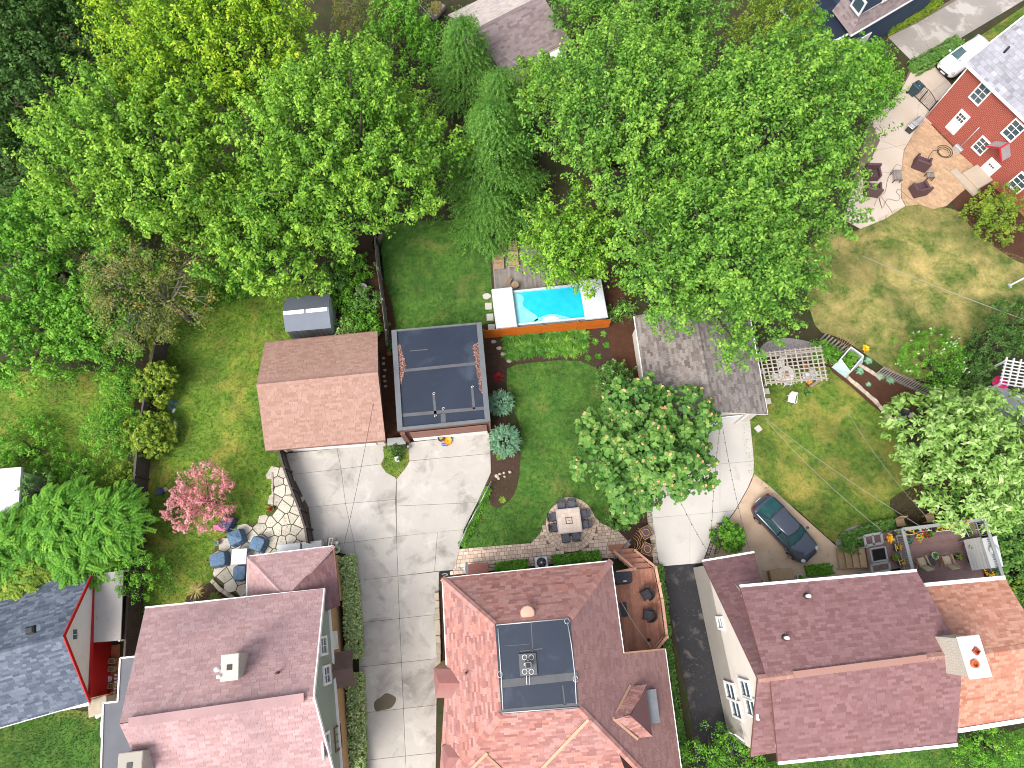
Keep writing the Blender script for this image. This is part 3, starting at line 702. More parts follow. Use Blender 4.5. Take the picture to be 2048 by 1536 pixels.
def litter(px_poly, z, n, seed, name='leaf_litter', mat=None, size=(.03, .07), parent=None):
    W = w2(px_poly, z); rng = random.Random(seed); mb = MB(); x0, x1 = min(p[0] for p in W), max(p[0] for p in W); y0, y1 = min(p[1] for p in W), max(p[1] for p in W); k = 0
    while k < n:
        x, y = rng.uniform(x0, x1), rng.uniform(y0, y1)
        k += 1
        if not inside((x, y), W): continue
        s = rng.uniform(*size); a = rng.uniform(0, 6.28); dz = rng.uniform(.0, .03); c_, s2 = math.cos(a) * s, math.sin(a) * s
        mb.add([(x - c_, y - s2, z + dz), (x + s2 * .6, y - c_ * .6, z + .01), (x + c_, y + s2, z + rng.uniform(.01, .04)), (x - s2 * .6, y + c_ * .6, z + .015)], [(0, 1, 2, 3)], rng.uniform(-1, 1))
    o = mb.build(name, mat or M['litter'], parent); o['kind'] = 'stuff'; return o
litter([(789,690),(800,690),(812,730),(803,768),(797,770)], z - .04, 2600, 1); litter([(945,690),(958,685),(968,790),(960,780),(952,735)], z - .04, 2600, 2)
# ------------------------------------------------------------------ shed
ez, rz_ = 1.9, 2.55; A, B, C, D = U(571,597,ez), U(660,588,ez), U(662,656,ez), U(571,664,ez); R1, R2 = U(565,623,rz_), U(657,614,rz_)
sh = thing('shed', 'small grey shed with a white strip along its ridge', 'shed', down((A + C) / 2))
M['shed_roof'] = plain('shed_roof', (.13, .145, .18), (.11, .125, .16), 1, .6, .15, 25); M['shed_wall'] = plain('shed_wall', (.42, .45, .46), (.38, .4, .42), 1, .7, .1)
for pts in ([A, B, R2, R1], [C, D, R1, R2]): MB().slab(pts, .06).build('roof', M['shed_roof'], sh)
rr1, rr2 = R1 + Vector((0, 0, .02)), R2 + Vector((0, 0, .02))
for t0, t1 in ((.02, .46), (.51, .97)):
    p, q = lerp(rr1, rr2, t0), lerp(rr1, rr2, t1); m_ = MB(); s_ = Vector((0, -.24, -.1)); m_.slab([p, q, q + s_, p + s_], .03); m_.build('ridge_light', M['white'], sh)
a, b, c, d = shrink([A, B, C, D], .06)
wall_poly(sh, [down(b), down(a), down(a, ez - .05), down(b, ez - .05)], M['shed_wall'])
wall_poly(sh, [down(c), down(b), down(b, ez - .05), down(R2, rz_ - .07) + Vector((-.06, 0, 0)), down(c, ez - .05)], M['shed_wall']); wall_poly(sh, [down(a), down(d), down(d, ez - .05), down(R1, rz_ - .07) + Vector((.06, 0, 0)), down(a, ez - .05)], M['shed_wall'])
n_ = 9
for k in range(n_):
    p, q = lerp(d, c, k / n_), lerp(d, c, (k + .92) / n_); mid = (p + q) / 2
    MB().box(down(mid, (ez - .06) / 2), ((q - p).length, .05, ez - .06), math.atan2((q - p).y, (q - p).x)).build('plank', M['metal_grey'], sh)
# ------------------------------------------------------------------ weathered-shingle garage, right of centre
ez, rz_ = 2.6, 4.1; A, B, C, D = U(1268,632,ez), U(1301,852,ez), U(1535,829,ez), U(1496,612,ez); R1, R2 = U(1388,610,rz_), U(1427,824,rz_)
wg = thing('garage', 'weathered grey shingle garage with a white door under the big maple', 'garage', down((A + C) / 2))
gable(wg, B, A, D, C, R2, R1, [M['cream']] * 4, M['sh_grey'], M['white'], .3, .17, .38, gut=True)
a, b, c, d = shrink([B, A, D, C], .3); q0, q1 = lerp(a, d, .22), lerp(a, d, .84); dm = MB()
for k in range(4): dm.bar(down(q0, .29 + .52 * k) + Vector((.02, -.06, 0)), down(q1, .29 + .52 * k) + Vector((.02, -.06, 0)), .05, .5)
dm.build('garage_door', M['white'], wg)
for t in (.18, .88): MB().box(down(lerp(a, d, t), 1.2) + Vector((0, -.08, 0)), (.14, .1, 2.4), R(5)).build('door_trim', M['white'], wg)
# ------------------------------------------------------------------ middle house: hip roof round a flat membrane deck
ez, tz = 5.4, 8.0
NW, NE = U(885,1157,ez), U(1222,1122,ez); fNW, fNE, fSE, fSW = U(990,1250,tz), U(1140,1236,tz), U(1158,1416,tz), U(1003,1428,tz)
mh = thing('house', 'house with red shingle hip roof and flat dark deck on top', 'house', down((fNW + fSE) / 2))
cE, nE = plane_of([NE, fNE, fSE, UP(1247,1306, *plane_of([NE, fNE, fSE]))])
def onE(x, y): return UP(x, y, cE, nE)
cW, nW = plane_of([NW, fNW, fSW])
def onW(x, y): return UP(x, y, cW, nW)
SEe, SWe = onE(1372,1610), onW(880,1640)
slb = M['fascia']
cS, nS = plane_of([fSW, fSE, fSE + Vector((.6, -3.2, -2.6)), fSW + Vector((-.6, -3.2, -2.6))])
def onS(x, y): return UP(x, y, cS, nS)
def meet(p, na, nb, z):         # where two roof planes meet, followed down from p to height z
    d = na.cross(nb); d = d if d.z < 0 else -d; return p + d * ((z - p.z) / d.z)
QW, QE = meet(fSW, nW, nS, 4.6), meet(fSE, nE, nS, 4.6)
roof_face(mh, [NW, NE, fNE, fNW], M['sh_red'], slb, .15, .34)
roof_face(mh, [NE, onE(1247,1306), onE(1292,1640), QE, fSE, fNE], M['sh_red_dark'], slb, .15, .34)
roof_face(mh, [onE(1247,1306), onE(1330,1298), SEe, onE(1292,1640)], M['sh_red_dark'], slb, .15, .34)
roof_face(mh, [NW, fNW, fSW, QW, onW(893,1330)], M['sh_red'], slb, .15, .34)
roof_face(mh, [fSW, fSE, QE, QW], M['sh_red'], slb, .15, .34)
MB().prism([fNW, fNE, fSE, fSW], tz - .12, tz + .03).build('flat_roof', M['membrane'], mh)
sm = MB()
for (p, q, w) in (((1000,1368),(1155,1352),.36), ((1001,1422),(1157,1408),.14), ((1062,1240),(1066,1310),.05), ((1125,1370),(1130,1410),.06), ((1010,1292),(1060,1288),.03), ((1040,1303),(1085,1297),.05)):
    sm.bar(U(*p, tz + .036), U(*q, tz + .036), w, .012)
sm.build('seam', M['seam'], mh)
el = MB(); zz = tz + .05
for pl in ([(996,1256),(999,1300),(1003,1360),(1006,1420)], [(1135,1245),(1143,1290),(1150,1350),(1153,1408)], [(992,1250),(1138,1237)], [(1003,1426),(1157,1414)]): el.tube([U(x, y, zz) for x, y in pl], .03, 5)
for x, y in ((1000,1349),(1134,1242),(1151,1358)): el.tube([U(x, y, zz) + Vector((.12 * math.cos(t), .14 * math.sin(t), 0)) for t in np.linspace(0, 6.2, 10)], .02, 4)
el.build('roof_edge', M['galv'], mh)
# chimney with cross of sealant
cz = tz + .04; cc = U(1056,1335,cz)
MB().bevbox(cc + Vector((0, .15, .06)), (.85, 1.0, .1), .02, R(4)).build('chimney_flashing', M['seam'], mh)
ch = MB().box(cc + Vector((0, .15, .35)), (.3, .3, .6), R(4)).build('chimney', M['metal_grey'], mh)
MB().box(cc + Vector((0, .15, .66)), (.2, .2, .02), R(4)).build('flue', M['black'], ch)
sl = MB()
for sx in (-1, 1):
    for sy in (-1, 1): sl.tube([cc + Vector((.16 * sx + .1 * sx * math.cos(t) * 1.2, .15 + .32 * sy + .12 * math.sin(t), .13)) for t in np.linspace(0, 6.28, 9)], .018, 4)
for t in (0, 1, 2, 3): sl.bar(cc + Vector((.2 * math.cos(t * 1.57), .15 + .2 * math.sin(t * 1.57), .13)), cc + Vector((.2 * math.cos(t * 1.57 + 1.57), .15 + .2 * math.sin(t * 1.57 + 1.57), .13)), .04, .03)
sl.tube([cc + Vector((-.08, -.1, .07)), cc + Vector((-.06, -.75, .02)), cc + Vector((.08, -.75, .02)), cc + Vector((.08, -.1, .07))], .02, 4)
sl.build('sealant', M['sealant'], ch)
# round vent cap, pipe
c0, n0 = plane_of([NW, NE, fNE, fNW]); vp = UP(1055, 1226, c0, n0)
MB().lathe([(.2, -.2), (.2, .12), (.36, .14), (.37, .17), (.3, .2), (.01, .22)], vp, 20).build('vent_cap', plain('salmon_vent', (.52, .30, .22), (.48, .27, .2), 2, .6), mh)
vp = onW(932, 1346); MB().tube([vp, vp + Vector((0, 0, .35))], .06, 8).build('vent_pipe', M['fascia'], mh)
# hip and valley ridges
for p, q in ((NW, fNW), (NE, fNE)): ridge_cap(mh, p, q, M['sh_red'], .34, .22, 'hip_cap')
ridge_cap(mh, QW, fSW, M['sh_red'], .34, .22, 'hip_cap'); ridge_cap(mh, QE, fSE, M['sh_red'], .34, .22, 'hip_cap')
M['tan_trim'] = plain('tan_trim', (.413, .246, .162), (.375, .221, .142), 2, .6)
# east dormer: gable with tan rakes and a flat grey roof in front
dr0 = onE(1226,1437); rid = U(1300,1418, dr0.z + .15)
eN0, eN1 = onE(1258,1372), U(1292,1372, onE(1292,1372).z + .55); eS0, eS1 = onE(1270,1478), U(1304,1470, onE(1304,1470).z + .55)
dN, dS = onE(1260,1370), onE(1275,1478)
pk = U(1262,1432, dr0.z + .02)
for pts in ([dr0, pk, eN1, dN], [dr0, dS, eS1, pk]): roof_face(mh, pts, M['sh_red'], slb, .15, .34, .06, name='dormer_roof', lift=.014)
MB().slab([pk, eS1, eN1], .08).build('dormer_gable', M['sh_plum'], mh)
for p, q in ((dr0, dN), (dr0, dS)): MB().bar(p + Vector((0, 0, .06)), q + Vector((0, 0, .06)), .12, .07).build('rake_trim', M['tan_trim'], mh)
fp = [onE(1294,1380), onE(1312,1378), onE(1319,1446), onE(1302,1448)]; fz = max(p.z for p in fp) + .1
MB().prism([U(1293,1380,fz), U(1312,1378,fz), U(1320,1445,fz), U(1301,1448,fz)], fz - .8, fz).build('dormer_flat_roof', M['metal_grey'], mh)
# south valley trims and front gable
for p, q in (((1177,1438),(1075,1545)), ((975,1505),(935,1545)), ((972,1510),(1010,1545))): MB().bar(onS(*p) + Vector((0, 0, .08)), onS(*q) + Vector((0, 0, .08)), .14, .08).build('valley_trim', M['tan_trim'], mh)
# west bays
for (y0, y1, ext) in ((1337,1396,-21), (1490,1540,-4)):
    z0 = onW(893, y0).z; x0 = 888 + ext
    b1, b2 = U(x0, y0, z0 - .1), U(x0 + 4, y1, z0 - .1); tip = onW(921, (y0 + y1) / 2); mid = U(x0 + 12, (y0 + y1) / 2, z0 + .45); k1, k2 = onW(902, y0), onW(904, y1)
    for pts in ([b1, k1, tip, mid], [b2, mid, tip, k2], [b1, mid, b2]): MB().slab(pts, .08).build('bay_roof', M['sh_red'], mh)
    MB().prism([down(b1), down(b2), down(k2), down(k1)], 0, z0 - .25).build('bay', M['brick_tan'], mh)
g1, g2 = NW + (NE - NW).normalized() * .05, NE
gutter(mh, NW, NE); gutter(mh, NE, onE(1247,1306)); gutter(mh, onE(1330,1298), SEe); gutter(mh, NW, onW(893,1330)); gutter(mh, onE(1247,1306), onE(1330,1298), M['tan_trim'])
wl_ = MB(); fw = [(905,1178),(1208,1145),(1230,1326),(1305,1320),(1335,1610),(900,1620)]
wl_.prism([U(x, y, 3.0) for x, y in fw], 0, 2.9); wl_.build('wall', M['brick_tan'], mh)
up_ = MB(); up_.prism([U(x, y, ez) for x, y in ((905,1176),(1200,1146),(1180,1600),(912,1600))], 2.8, ez - .2); up_.build('upper_wall', M['cream'], mh)

# ------------------------------------------------------------------ left house: mauve gable roof, green gable over tan brick, hipped back porch
ez, rz_ = 4.3, 7.6
A, B = U(290,1215,ez), U(649,1178,ez); R1, R2 = U(240,1447,rz_), U(628,1392,rz_)
x1 = Vector((R1.x - A.x, R1.y - A.y, 0)); x2 = Vector((R2.x - B.x, R2.y - B.y, 0)); D = down(R1, ez) + x1; C = down(R2, ez) + x2
lh = thing('house', 'house with mauve shingle roof, green gable and tan brick beside the long driveway', 'house', down((A + C) / 2))
gable(lh, A, B, C, D, R1, R2, [M['brick_tan']] * 4, M['sh_mauve'], M['fascia'], .3, .16, .36, cap=False, jag=.3)
a, b, c, d = shrink([A, B, C, D], .3)
# green siding above the brick on the driveway gable
nE2 = (c - b).normalized().cross(Vector((0, 0, 1))); nE2 = nE2 if nE2.x > 0 else -nE2
r2i = lerp(R2, R1, .3 / (R2 - R1).length); of = nE2 * .05
wall_poly(lh, [down(c, 2.9) + of, down(b, 2.9) + of, down(b, ez) + of, down(r2i, rz_ - .2) + of, down(c, ez) + of], M['green_siding'], 'gable_siding')
MB().bar(down(c, 2.85) + nE2 * .1, down(b, 2.85) + nE2 * .1, .12, .14).build('belt_trim', M['white'], lh)
for p, q in ((B, R2), (C, R2)): MB().bar(p + Vector((0, 0, -.03)), q + Vector((0, 0, -.03)), .07, .2).build('rake_trim', M['white'], lh)
MB().bar(lerp(R1, R2, .05) + Vector((0, 0, .07)), lerp(R1, R2, .95) + Vector((0, 0, .07)), .42, .12, .3).build('ridge_vent', M['sh_mauve'], lh)
def onwall(px, py, off=.07): return UP(px, py, b + of, nE2) + nE2 * off
bx_ = (c - b).normalized()
for (px, py, w, h) in ((645,1292,1.0,1.35), (652,1350,1.0,1.35), (650,1490,1.1,1.4)): window(lh, onwall(px, py, .02), bx_ * -1, (0, 0, 1), w, h, (1, 1), .13)
window(lh, UP(673,1476, b, nE2) + nE2 * .03, bx_ * -1, (0, 0, 1), 1.2, 1.3, (2, 0), .08, frame=M['fascia'])
window(lh, UP(667,1281, b, nE2) + nE2 * .03, bx_ * -1, (0, 0, 1), 1.0, 1.1, (0, 0), .12, pane=M['white'])
# metal awning over the side door
aw = UP(672,1340, b, nE2); aw.z = 2.5
p0, p1 = aw - bx_ * .95, aw + bx_ * .95; p0.z = p1.z = 2.75; q0, q1 = p0 + nE2 * 1.1 - Vector((0, 0, .45)), p1 + nE2 * 1.1 - Vector((0, 0, .45)); m0 = (p0 + p1) / 2 + Vector((0, 0, .35)); m1 = m0 + nE2 * 1.1 - Vector((0, 0, .4))
M['awning'] = plain('brown_awning', (.085, .05, .038), (.13, .075, .055), 1.5, .45, .1)
MB().slab([p0, m0, m1, q0], .05).build('awning', M['awning'], lh); MB().slab([p1, q1, m1, m0], .05).build('awning', M['awning'], lh)
# porch hip roof behind
pz = 3.0; P = [U(496,1113,pz), U(667,1092,pz), U(679,1212,pz), U(492,1232,pz)]; pt = [U(568,1192,4.3), U(590,1189,4.3)]
apx1, apx2 = U(572,1195,4.25), U(602,1240,4.4)
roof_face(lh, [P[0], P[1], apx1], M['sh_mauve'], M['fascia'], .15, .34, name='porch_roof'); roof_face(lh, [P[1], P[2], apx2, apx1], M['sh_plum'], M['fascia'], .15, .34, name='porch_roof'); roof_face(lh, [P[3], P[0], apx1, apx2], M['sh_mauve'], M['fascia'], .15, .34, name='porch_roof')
for p in (P[0], P[1]): ridge_cap(lh, p, apx1, M['sh_mauve'], .24, .2, 'hip_cap')
gutter(lh, P[0], P[1]); gutter(lh, P[1], P[2], M['fascia']); gutter(lh, P[0], P[3])
pw = shrink(P, .35); MB().prism([down(p) for p in pw], 0, pz - .12).build('porch_wall', M['brick_tan'], lh)
def chimney(parent, px, py, z0, h, sx, sy, ang, mat, flues=1, name='chimney', cap=None):
    p = U(px, py, z0 + h); k = MB().box((p.x, p.y, z0 + h / 2), (sx, sy, h), ang).build(name, mat, parent)
    MB().bevbox((p.x, p.y, z0 + h + .06), (sx + .14, sy + .14, .12), .03, ang).build('cap', cap or M['brick_cream'], k)
    for i in range(flues): MB().box((p.x + (i - (flues - 1) / 2) * .45 * math.cos(ang), p.y + (i - (flues - 1) / 2) * .45 * math.sin(ang), z0 + h + .13), (.26, .26, .04), ang).build('flue', M['black'], k)
    return k, p
k, p = chimney(lh, 461, 1334, 5.2, 2.3, .75, 1.1, R(6), M['brick_cream'], 1)
for dx, dy, r in ((-.35, -.1, .12), (-.2, -.42, .1)): MB().tube([p + Vector((dx * .3, dy, -.6)), p + Vector((dx - .25, dy, -.3)), p + Vector((dx - .25, dy, .25))], r, 8).build('flue_pipe', M['white'], k)
chimney(lh, 262, 1530, 5.2, 2.2, 1.0, 1.0, R(6), M['brick_cream'], 1)
n0 = plane_of([A, B, R2, R1]); vp = UP(557, 1345, *n0); MB().tube([vp, vp + Vector((0, 0, .4))], .07, 8).build('vent_pipe', M['fascia'], lh)
# flat dark side extension of the left house
z = 3.1; ext = thing('house_extension', 'flat dark grey roofed side extension west of the mauve roofed house', 'extension', down(U(240,1450,0)))
e1 = [U(241,1316,z), U(300,1310,z), U(300,1640,z), U(200,1640,z), U(207,1406,z), U(236,1403,z)]
MB().prism(e1, z - .22, z).build('roof', plain('felt_roof', (.085, .09, .105), (.11, .115, .13), .7, .7, .2, 30), ext)
e2 = [U(x, y, z) for x, y in ((246,1322),(300,1316),(300,1630),(208,1630),(212,1412),(241,1409))]
MB().prism(e2, 0, z - .22).build('wall', M['cream'], ext)
for p, q in ((e1[0], e1[1]), (e1[0], e1[5]), (e1[4], e1[5]), (e1[4], e1[3])): MB().bar(p + Vector((0, 0, .02)), q + Vector((0, 0, .02)), .09, .07).build('roof_edge', M['white'], ext)

# ------------------------------------------------------------------ far-left cottage: blue-grey roof, white gable, red wall, grey canopy
ez, rz_ = 2.35, 5.0
A, B, C, D = U(-120,1218,ez), U(191,1134,ez), U(179,1404,ez), U(-120,1465,ez); R2 = U(127,1272,rz_); R1 = R2 + (A - B).normalized() * 13 
D = C + (A - B); 
bh = thing('cottage', 'blue grey shingled cottage with white gable above a red wall', 'cottage', down(lerp(B, C, .5) + Vector((-5, 0, 0))))
gable(bh, A, B, C, D, R1, R2, [M['cream'], M['red_wall'], M['brick_tan'], M['cream']], M['sh_blue'], M['fascia'], .22, .15, .33, cut=1.1)
a, b, c, d = shrink([A, B, C, D], .22); nE3 = (c - b).normalized().cross(Vector((0, 0, 1))); nE3 = nE3 if nE3.x > 0 else -nE3; of3 = nE3 * .06
r2i = lerp(R2, R1, .22 / (R2 - R1).length)
wall_poly(bh, [down(c, ez - .1) + of3, down(b, ez - .1) + of3, down(r2i, rz_ - .25) + of3], M['white'], 'gable_siding')
for p, q in ((B, R2), (C, R2)): MB().bar(p + Vector((0, 0, -.05)), q + Vector((0, 0, -.05)), .06, .18).build('rake_trim', M['red_wall'], bh)
MB().bar(down(c, ez - .15) + nE3 * .14, down(b, ez - .15) + nE3 * .14, .14, .16).build('belt_trim', M['red_wall'], bh)
for py in (1264, 1275): window(bh, UP(146, py, b + of3, nE3) + nE3 * .05, (b - c).normalized(), (0, 0, 1), .34, .55, (0, 0), .05)
cn = [U(190,1148,2.35), U(247,1141,2.35), U(241,1281,2.2), U(187,1285,2.3)]; MB().slab(cn, .08).build('canopy', M['canopy'], bh)
for p in (cn[1], cn[2]): MB().box((p.x - .1, p.y, 1.08), (.1, .1, 2.16)).build('canopy_post', M['white'], bh)
vp = UP(64, 1260, *plane_of([C, D, R1, R2])); MB().bevbox(vp + Vector((0, 0, .12)), (.45, .4, .25), .08, R(15)).build('roof_vent', M['black'], bh)
MB().bar(U(-20,1446,2.2), U(180,1408,2.2), .16, .14).build('gutter', M['white'], bh)
k, p = chimney(bh, 197, 1412, 0, 1.5, .9, .8, R(15), M['stone'], 0, 'stone_pier', M['stone'])

# ------------------------------------------------------------------ right house: plum gable with low catslide, shed dormers, cream west wall
rz_ = 7.9; Rw, Re = U(1516,1358,rz_), U(1925,1306,rz_)
rh = thing('house', 'large plum roofed house with cream west wall and tall shed dormers', 'house', down((Rw + Re) / 2))
ez = 3.0
LA, LB = U(1404,1122,ez), U(1508,1104,ez)                       # low north eave at the west end
cN, nN = plane_of([LA, LB, Rw]);
def onN(x, y): return UP(x, y, cN, nN)
x1 = Vector((Rw.x - LA.x, Rw.y - LA.y, 0)); SA = U(1501,1512,4.3)
slb = M['fascia']
roof_face(rh, [LA, LB, onN(1537,1215), lerp(Rw, Re, .12), Rw], M['sh_plum'], slb, .15, .34)
dz_ = 6.4; DA, DB = U(1480,1172,dz_), U(1832,1141,dz_)          # north shed dormer
roof_face(rh, [DA, DB, Re, lerp(Rw, Re, .04)], M['sh_plum'], slb, .15, .34)
SD, SE_ = U(1556,1526,dz_), U(1914,1489,dz_)                    # south shed dormer
roof_face(rh, [lerp(Rw, Re, .06), Re, SE_, SD], M['sh_plum'], slb, .15, .34)
roof_face(rh, [Rw, lerp(Rw, Re, .16), U(1553,1506,4.5), SA], M['sh_plum'], slb, .15, .34)
M['sh_ridge'] = shingle_mat('shingle_ridge', [(.24, .125, .1), (.3, .165, .135), (.33, .19, .155)], (.3, .2, .18), .3)
ridge_cap(rh, Rw, Re, M['sh_ridge'], .36, .2)
MB().bar(lerp(Rw, Re, .17) + Vector((0, 0, .05)), lerp(Rw, Re, .82) + Vector((0, 0, .05)), .3, .09, .4).build('ridge_vent', M['sh_ridge'], rh)
MB().bar(DA, DB, .14, .16).build('gutter', M['white'], rh); MB().bar(SD, SE_, .14, .14).build('gutter', M['white'], rh); MB().bar(LA, LB, .12, .12).build('gutter', M['white'], rh)
# west wall
wb = [U(1410,1134,ez), U(1500,1505,4.2)]
a0 = down(lerp(LA, Rw, .04)) + Vector((.22, 0, 0)); s0 = down(SA) + Vector((.22, .25, 0)); rw_ = down(Rw) + Vector((.22, 0, 0))
nW2 = Vector((-1, 0, 0)); ax = (s0 - a0).normalized(); nW2 = Vector((ax.y, -ax.x, 0)); nW2 = nW2 if nW2.x < 0 else -nW2
rt = (rw_ - a0).dot(ax); rwp = a0 + ax * rt
wall_poly(rh, [a0, s0, down(s0, 4.15), down(rwp, rz_ - .15), down(a0, ez + .05)], M['cream'])
ctr = MB(); pb = [a0, s0, down(U(1905,1480,5.5)), down(U(1820,1160,5.5)), down(U(1508,1190,5.5)), down(U(1508,1118,2.5))]
ctr.prism([p for p in pb], 0, 3.0); ctr.build('lower_wall', M['cream'], rh)
inn = [U(1500,1190,6.2), U(1822,1160,6.2), U(1900,1472,6.2), U(1572,1506,6.2)]; MB().prism(inn, 2.9, dz_ - .12).build('upper_wall', M['cream'], rh)
MB().prism([s0 + Vector((.1, 0, 0)), s0 + Vector((.0, .9, 0)), a0 + Vector((.2, 0, 0)), a0 + Vector((.5, 0, 0))], 0, .02).build('footing', M['stone'], rh)
def onww(px, py): return UP(px, py, a0, nW2) + nW2 * .03
rgt = ax * (1 if (ax.cross(Vector((0, 0, 1)))).dot(nW2) > 0 else -1)
for px, py, w, h in ((1443,1246,.75,1.1), (1463,1382,1.0,1.7), (1475,1418,1.0,1.7), (1493,1378,1.0,1.6), (1504,1414,1.0,1.6)): window(rh, onww(px, py), rgt, (0, 0, 1), w, h, (0, 1), .13)
MB().tube([U(1468,1168,4.2), U(1482,1182,4.6), U(1490,1180,4.8), U(1498,1185,6.2)], .06, 6).build('downpipe', M['white'], rh)
MB().tube([U(1456,1464,2.2), U(1472,1470,2.6), U(1488,1482,3.8)], .06, 6).build('downpipe', M['white'], rh)
for px, py in ((1612,1192),(1569,1275)):
    vp = UP(px, py, *plane_of([DA, DB, Re, Rw])); o = MB().tube([vp, vp + Vector((0, 0, .45))], .09, 10).build('vent_pipe', M['white'], rh); MB().lathe([(.16, 0), (.14, .1), (.1, .12)], vp, 12).build('pipe_boot', M['black'], o)
# orange annex
az, arz = 5.9, 7.5; AN0, AN1, AS1, AS0 = U(1846,1170,az), U(2008,1155,az), U(2120,1428,az), U(1914,1461,az); AR0, AR1 = U(1918,1315,arz), U(2090,1291,arz)
roof_face(rh, [AN0, AN1, AR1, AR0], M['sh_orange'], slb, .15, .32, name='annex_roof'); roof_face(rh, [AS1, AS0, AR0, AR1], M['sh_orange'], slb, .15, .32, name='annex_roof')
ridge_cap(rh, lerp(AR0, AR1, .3), AR1, M['sh_orange'], .4, .22)
MB().bar(AN0, AN1, .2, .22).build('gutter', M['white'], rh); MB().bar(AS0, AS1, .2, .22).build('gutter', M['white'], rh)
aw_ = [lerp(AN0, AS0, .03), lerp(AN1, AS1, .03), lerp(AS1, AN1, .05), lerp(AS0, AN0, .05)]; MB().prism([down(p) for p in aw_], 0, az - .15).build('annex_wall', M['cream'], rh)
# white chimney
p = U(1945,1313,9.3); k = MB().box((p.x, p.y, 7.9), (.9, 1.7, 2.8), R(6)).build('chimney', M['brick_cream'], rh)
MB().bevbox((p.x + .05, p.y, 9.36), (1.05, 1.85, .14), .04, R(6)).build('cap', M['white'], k)
for dx, dy, cl in ((.1, .25, (.3, .06, .03)), (-.1, -.3, (.45, .12, .05))): MB().lathe([(.2, 0), (.19, .16), (.13, .16), (.12, .02)], (p.x + dx, p.y + dy, 9.42), 4 if dy > 0 else 10, smooth=False).build('flue', plain('flue_clay', cl, None, 4, .7), k)
MB().slab([U(1895,1281,7.4) + Vector((0, 0, .35)), U(1940,1278,7.4) + Vector((0, 0, .35)), U(1948,1343,7.4) + Vector((0, 0, .35)), U(1912,1345,7.4) + Vector((0, 0, .35))], .25).build('chimney_shoulder', M['brick_cream'], k)

# ------------------------------------------------------------------ brick house, top right
ez = 5.4
b0 = U(1849,234,0); b1 = U(2025,412,0); axb = (b1 - b0).normalized(); nb = Vector((axb.y, -axb.x, 0)); nb = nb if nb.y < 0 else -nb
Lw = 11.0; b1 = b0 + axb * Lw; dp = -nb
bk = thing('brick_house', 'red brick house with grey slate roof and white framed windows', 'house', b0 + axb * 3 + dp * 3)
wall_poly(bk, [b0, b1, down(b1, ez), down(b0, ez)], M['brick_red']); wall_poly(bk, [b0 + dp * 9, b0, down(b0, ez), down(b0 + dp * 4.5, ez + 3.2), down(b0 + dp * 9, ez)], M['brick_red'])
E0, E1 = down(b0, ez) - axb * .25 + nb * .3, down(b1, ez) + axb * .25 + nb * .3; G0, G1 = down(b0 + dp * 4.5, ez + 3.2) - axb * .25, down(b1 + dp * 4.5, ez + 3.2) + axb * .25
K0, K1 = down(b0 + dp * 9.3, ez) - axb * .25, down(b1 + dp * 9.3, ez) + axb * .25
def vis_slates(pts):
    roof_face(bk, pts, M['slate'], M['white'], .3, .36, .12, .2, single=True, lift=.02)
cutx = lerp(E0, E1, .62); cutg = lerp(G0, G1, .62)
vis_slates([E0, cutx, lerp(cutx, cutg, .8), lerp(E0, G0, .8)])
roof_face(bk, [lerp(E0, G0, .8), lerp(cutx, cutg, .8), cutg, G0], M['slate'], M['white'], .3, .36, .12, .2)
roof_face(bk, [cutx, E1, G1, cutg], M['slate'], M['white'], .3, .36, .12, .2); roof_face(bk, [K1, K0, G0, G1], M['slate'], M['white'], .3, .36, .12, .2)
MB().bar(E0, E1, .14, .14).build('gutter', M['white'], bk); MB().bar(E0, G0, .1, .16).build('rake_trim', M['white'], bk)
MB().tube([down(b0, ez - .1) + nb * .08 + axb * .1, b0 + nb * .08 + axb * .1], .05, 6).build('downpipe', M['white'], bk)
def onbk(px, py): return UP(px, py, b0, nb) + nb * .03
for px, py, w, h in ((1962,187,1.05,1.55), (2028,260,1.05,1.55), (1964,291,1.0,1.3)): window(bk, onbk(px, py), axb, (0, 0, 1), w, h, (1, 2), .1)
window(bk, onbk(2040, 365), axb, (0, 0, 1), 1.1, 1.5, (1, 2), .1)
dpos = onbk(1916, 244); dr_ = MB().box(dpos, (.95, .1, 1.95), math.atan2(axb.y, axb.x)).build('door', M['white'], bk); window(dr_, dpos + nb * .06 + Vector((0, 0, .5)), axb, (0, 0, 1), .75, .75, (2, 1), .06)
dpos = onbk(1975, 340); dr_ = MB().box(dpos, (1.0, .1, 2.0), math.atan2(axb.y, axb.x)).build('door', M['white'], bk); window(dr_, dpos + nb * .05 + Vector((0, 0, .55)), axb, (0, 0, 1), .6, .3, (2, 0), .05)
# little red-trimmed door hood
hp = onbk(1987, 315); hp.z = 2.7; M['hood_red'] = plain('red_trim', (.5, .02, .03), None, 2, .5); M['hood'] = plain('hood_shingle', (.3, .28, .29), (.25, .22, .23), 3, .9, .3)
h0, h1 = hp - axb * .8, hp + axb * .8; hr, hf = hp + Vector((0, 0, .65)), hp + nb * 1.0 + Vector((0, 0, .65)); f0, f1 = h0 + nb * 1.0, h1 + nb * 1.0
for pts in ([h0, f0, hf, hr], [h1, hr, hf, f1]): MB().slab(pts, .06).build('door_hood', M['hood'], bk)
for p, q in ((hr, hf), (f0, hf), (f1, hf)): MB().bar(p + Vector((0, 0, .03)), q + Vector((0, 0, .03)), .12, .08).build('hood_trim', M['hood_red'], bk)
m_ = onbk(1915, 300); MB().bevbox(m_ + Vector((0, 0, .2)) + nb * .12, (.7, .28, .5), .03, math.atan2(axb.y, axb.x)).build('meter_box', M['galv'], bk)
MB().tube([m_ + nb * .05, m_ + nb * .05 + Vector((0, 0, 2.6))], .035, 6).build('conduit', M['galv'], bk)
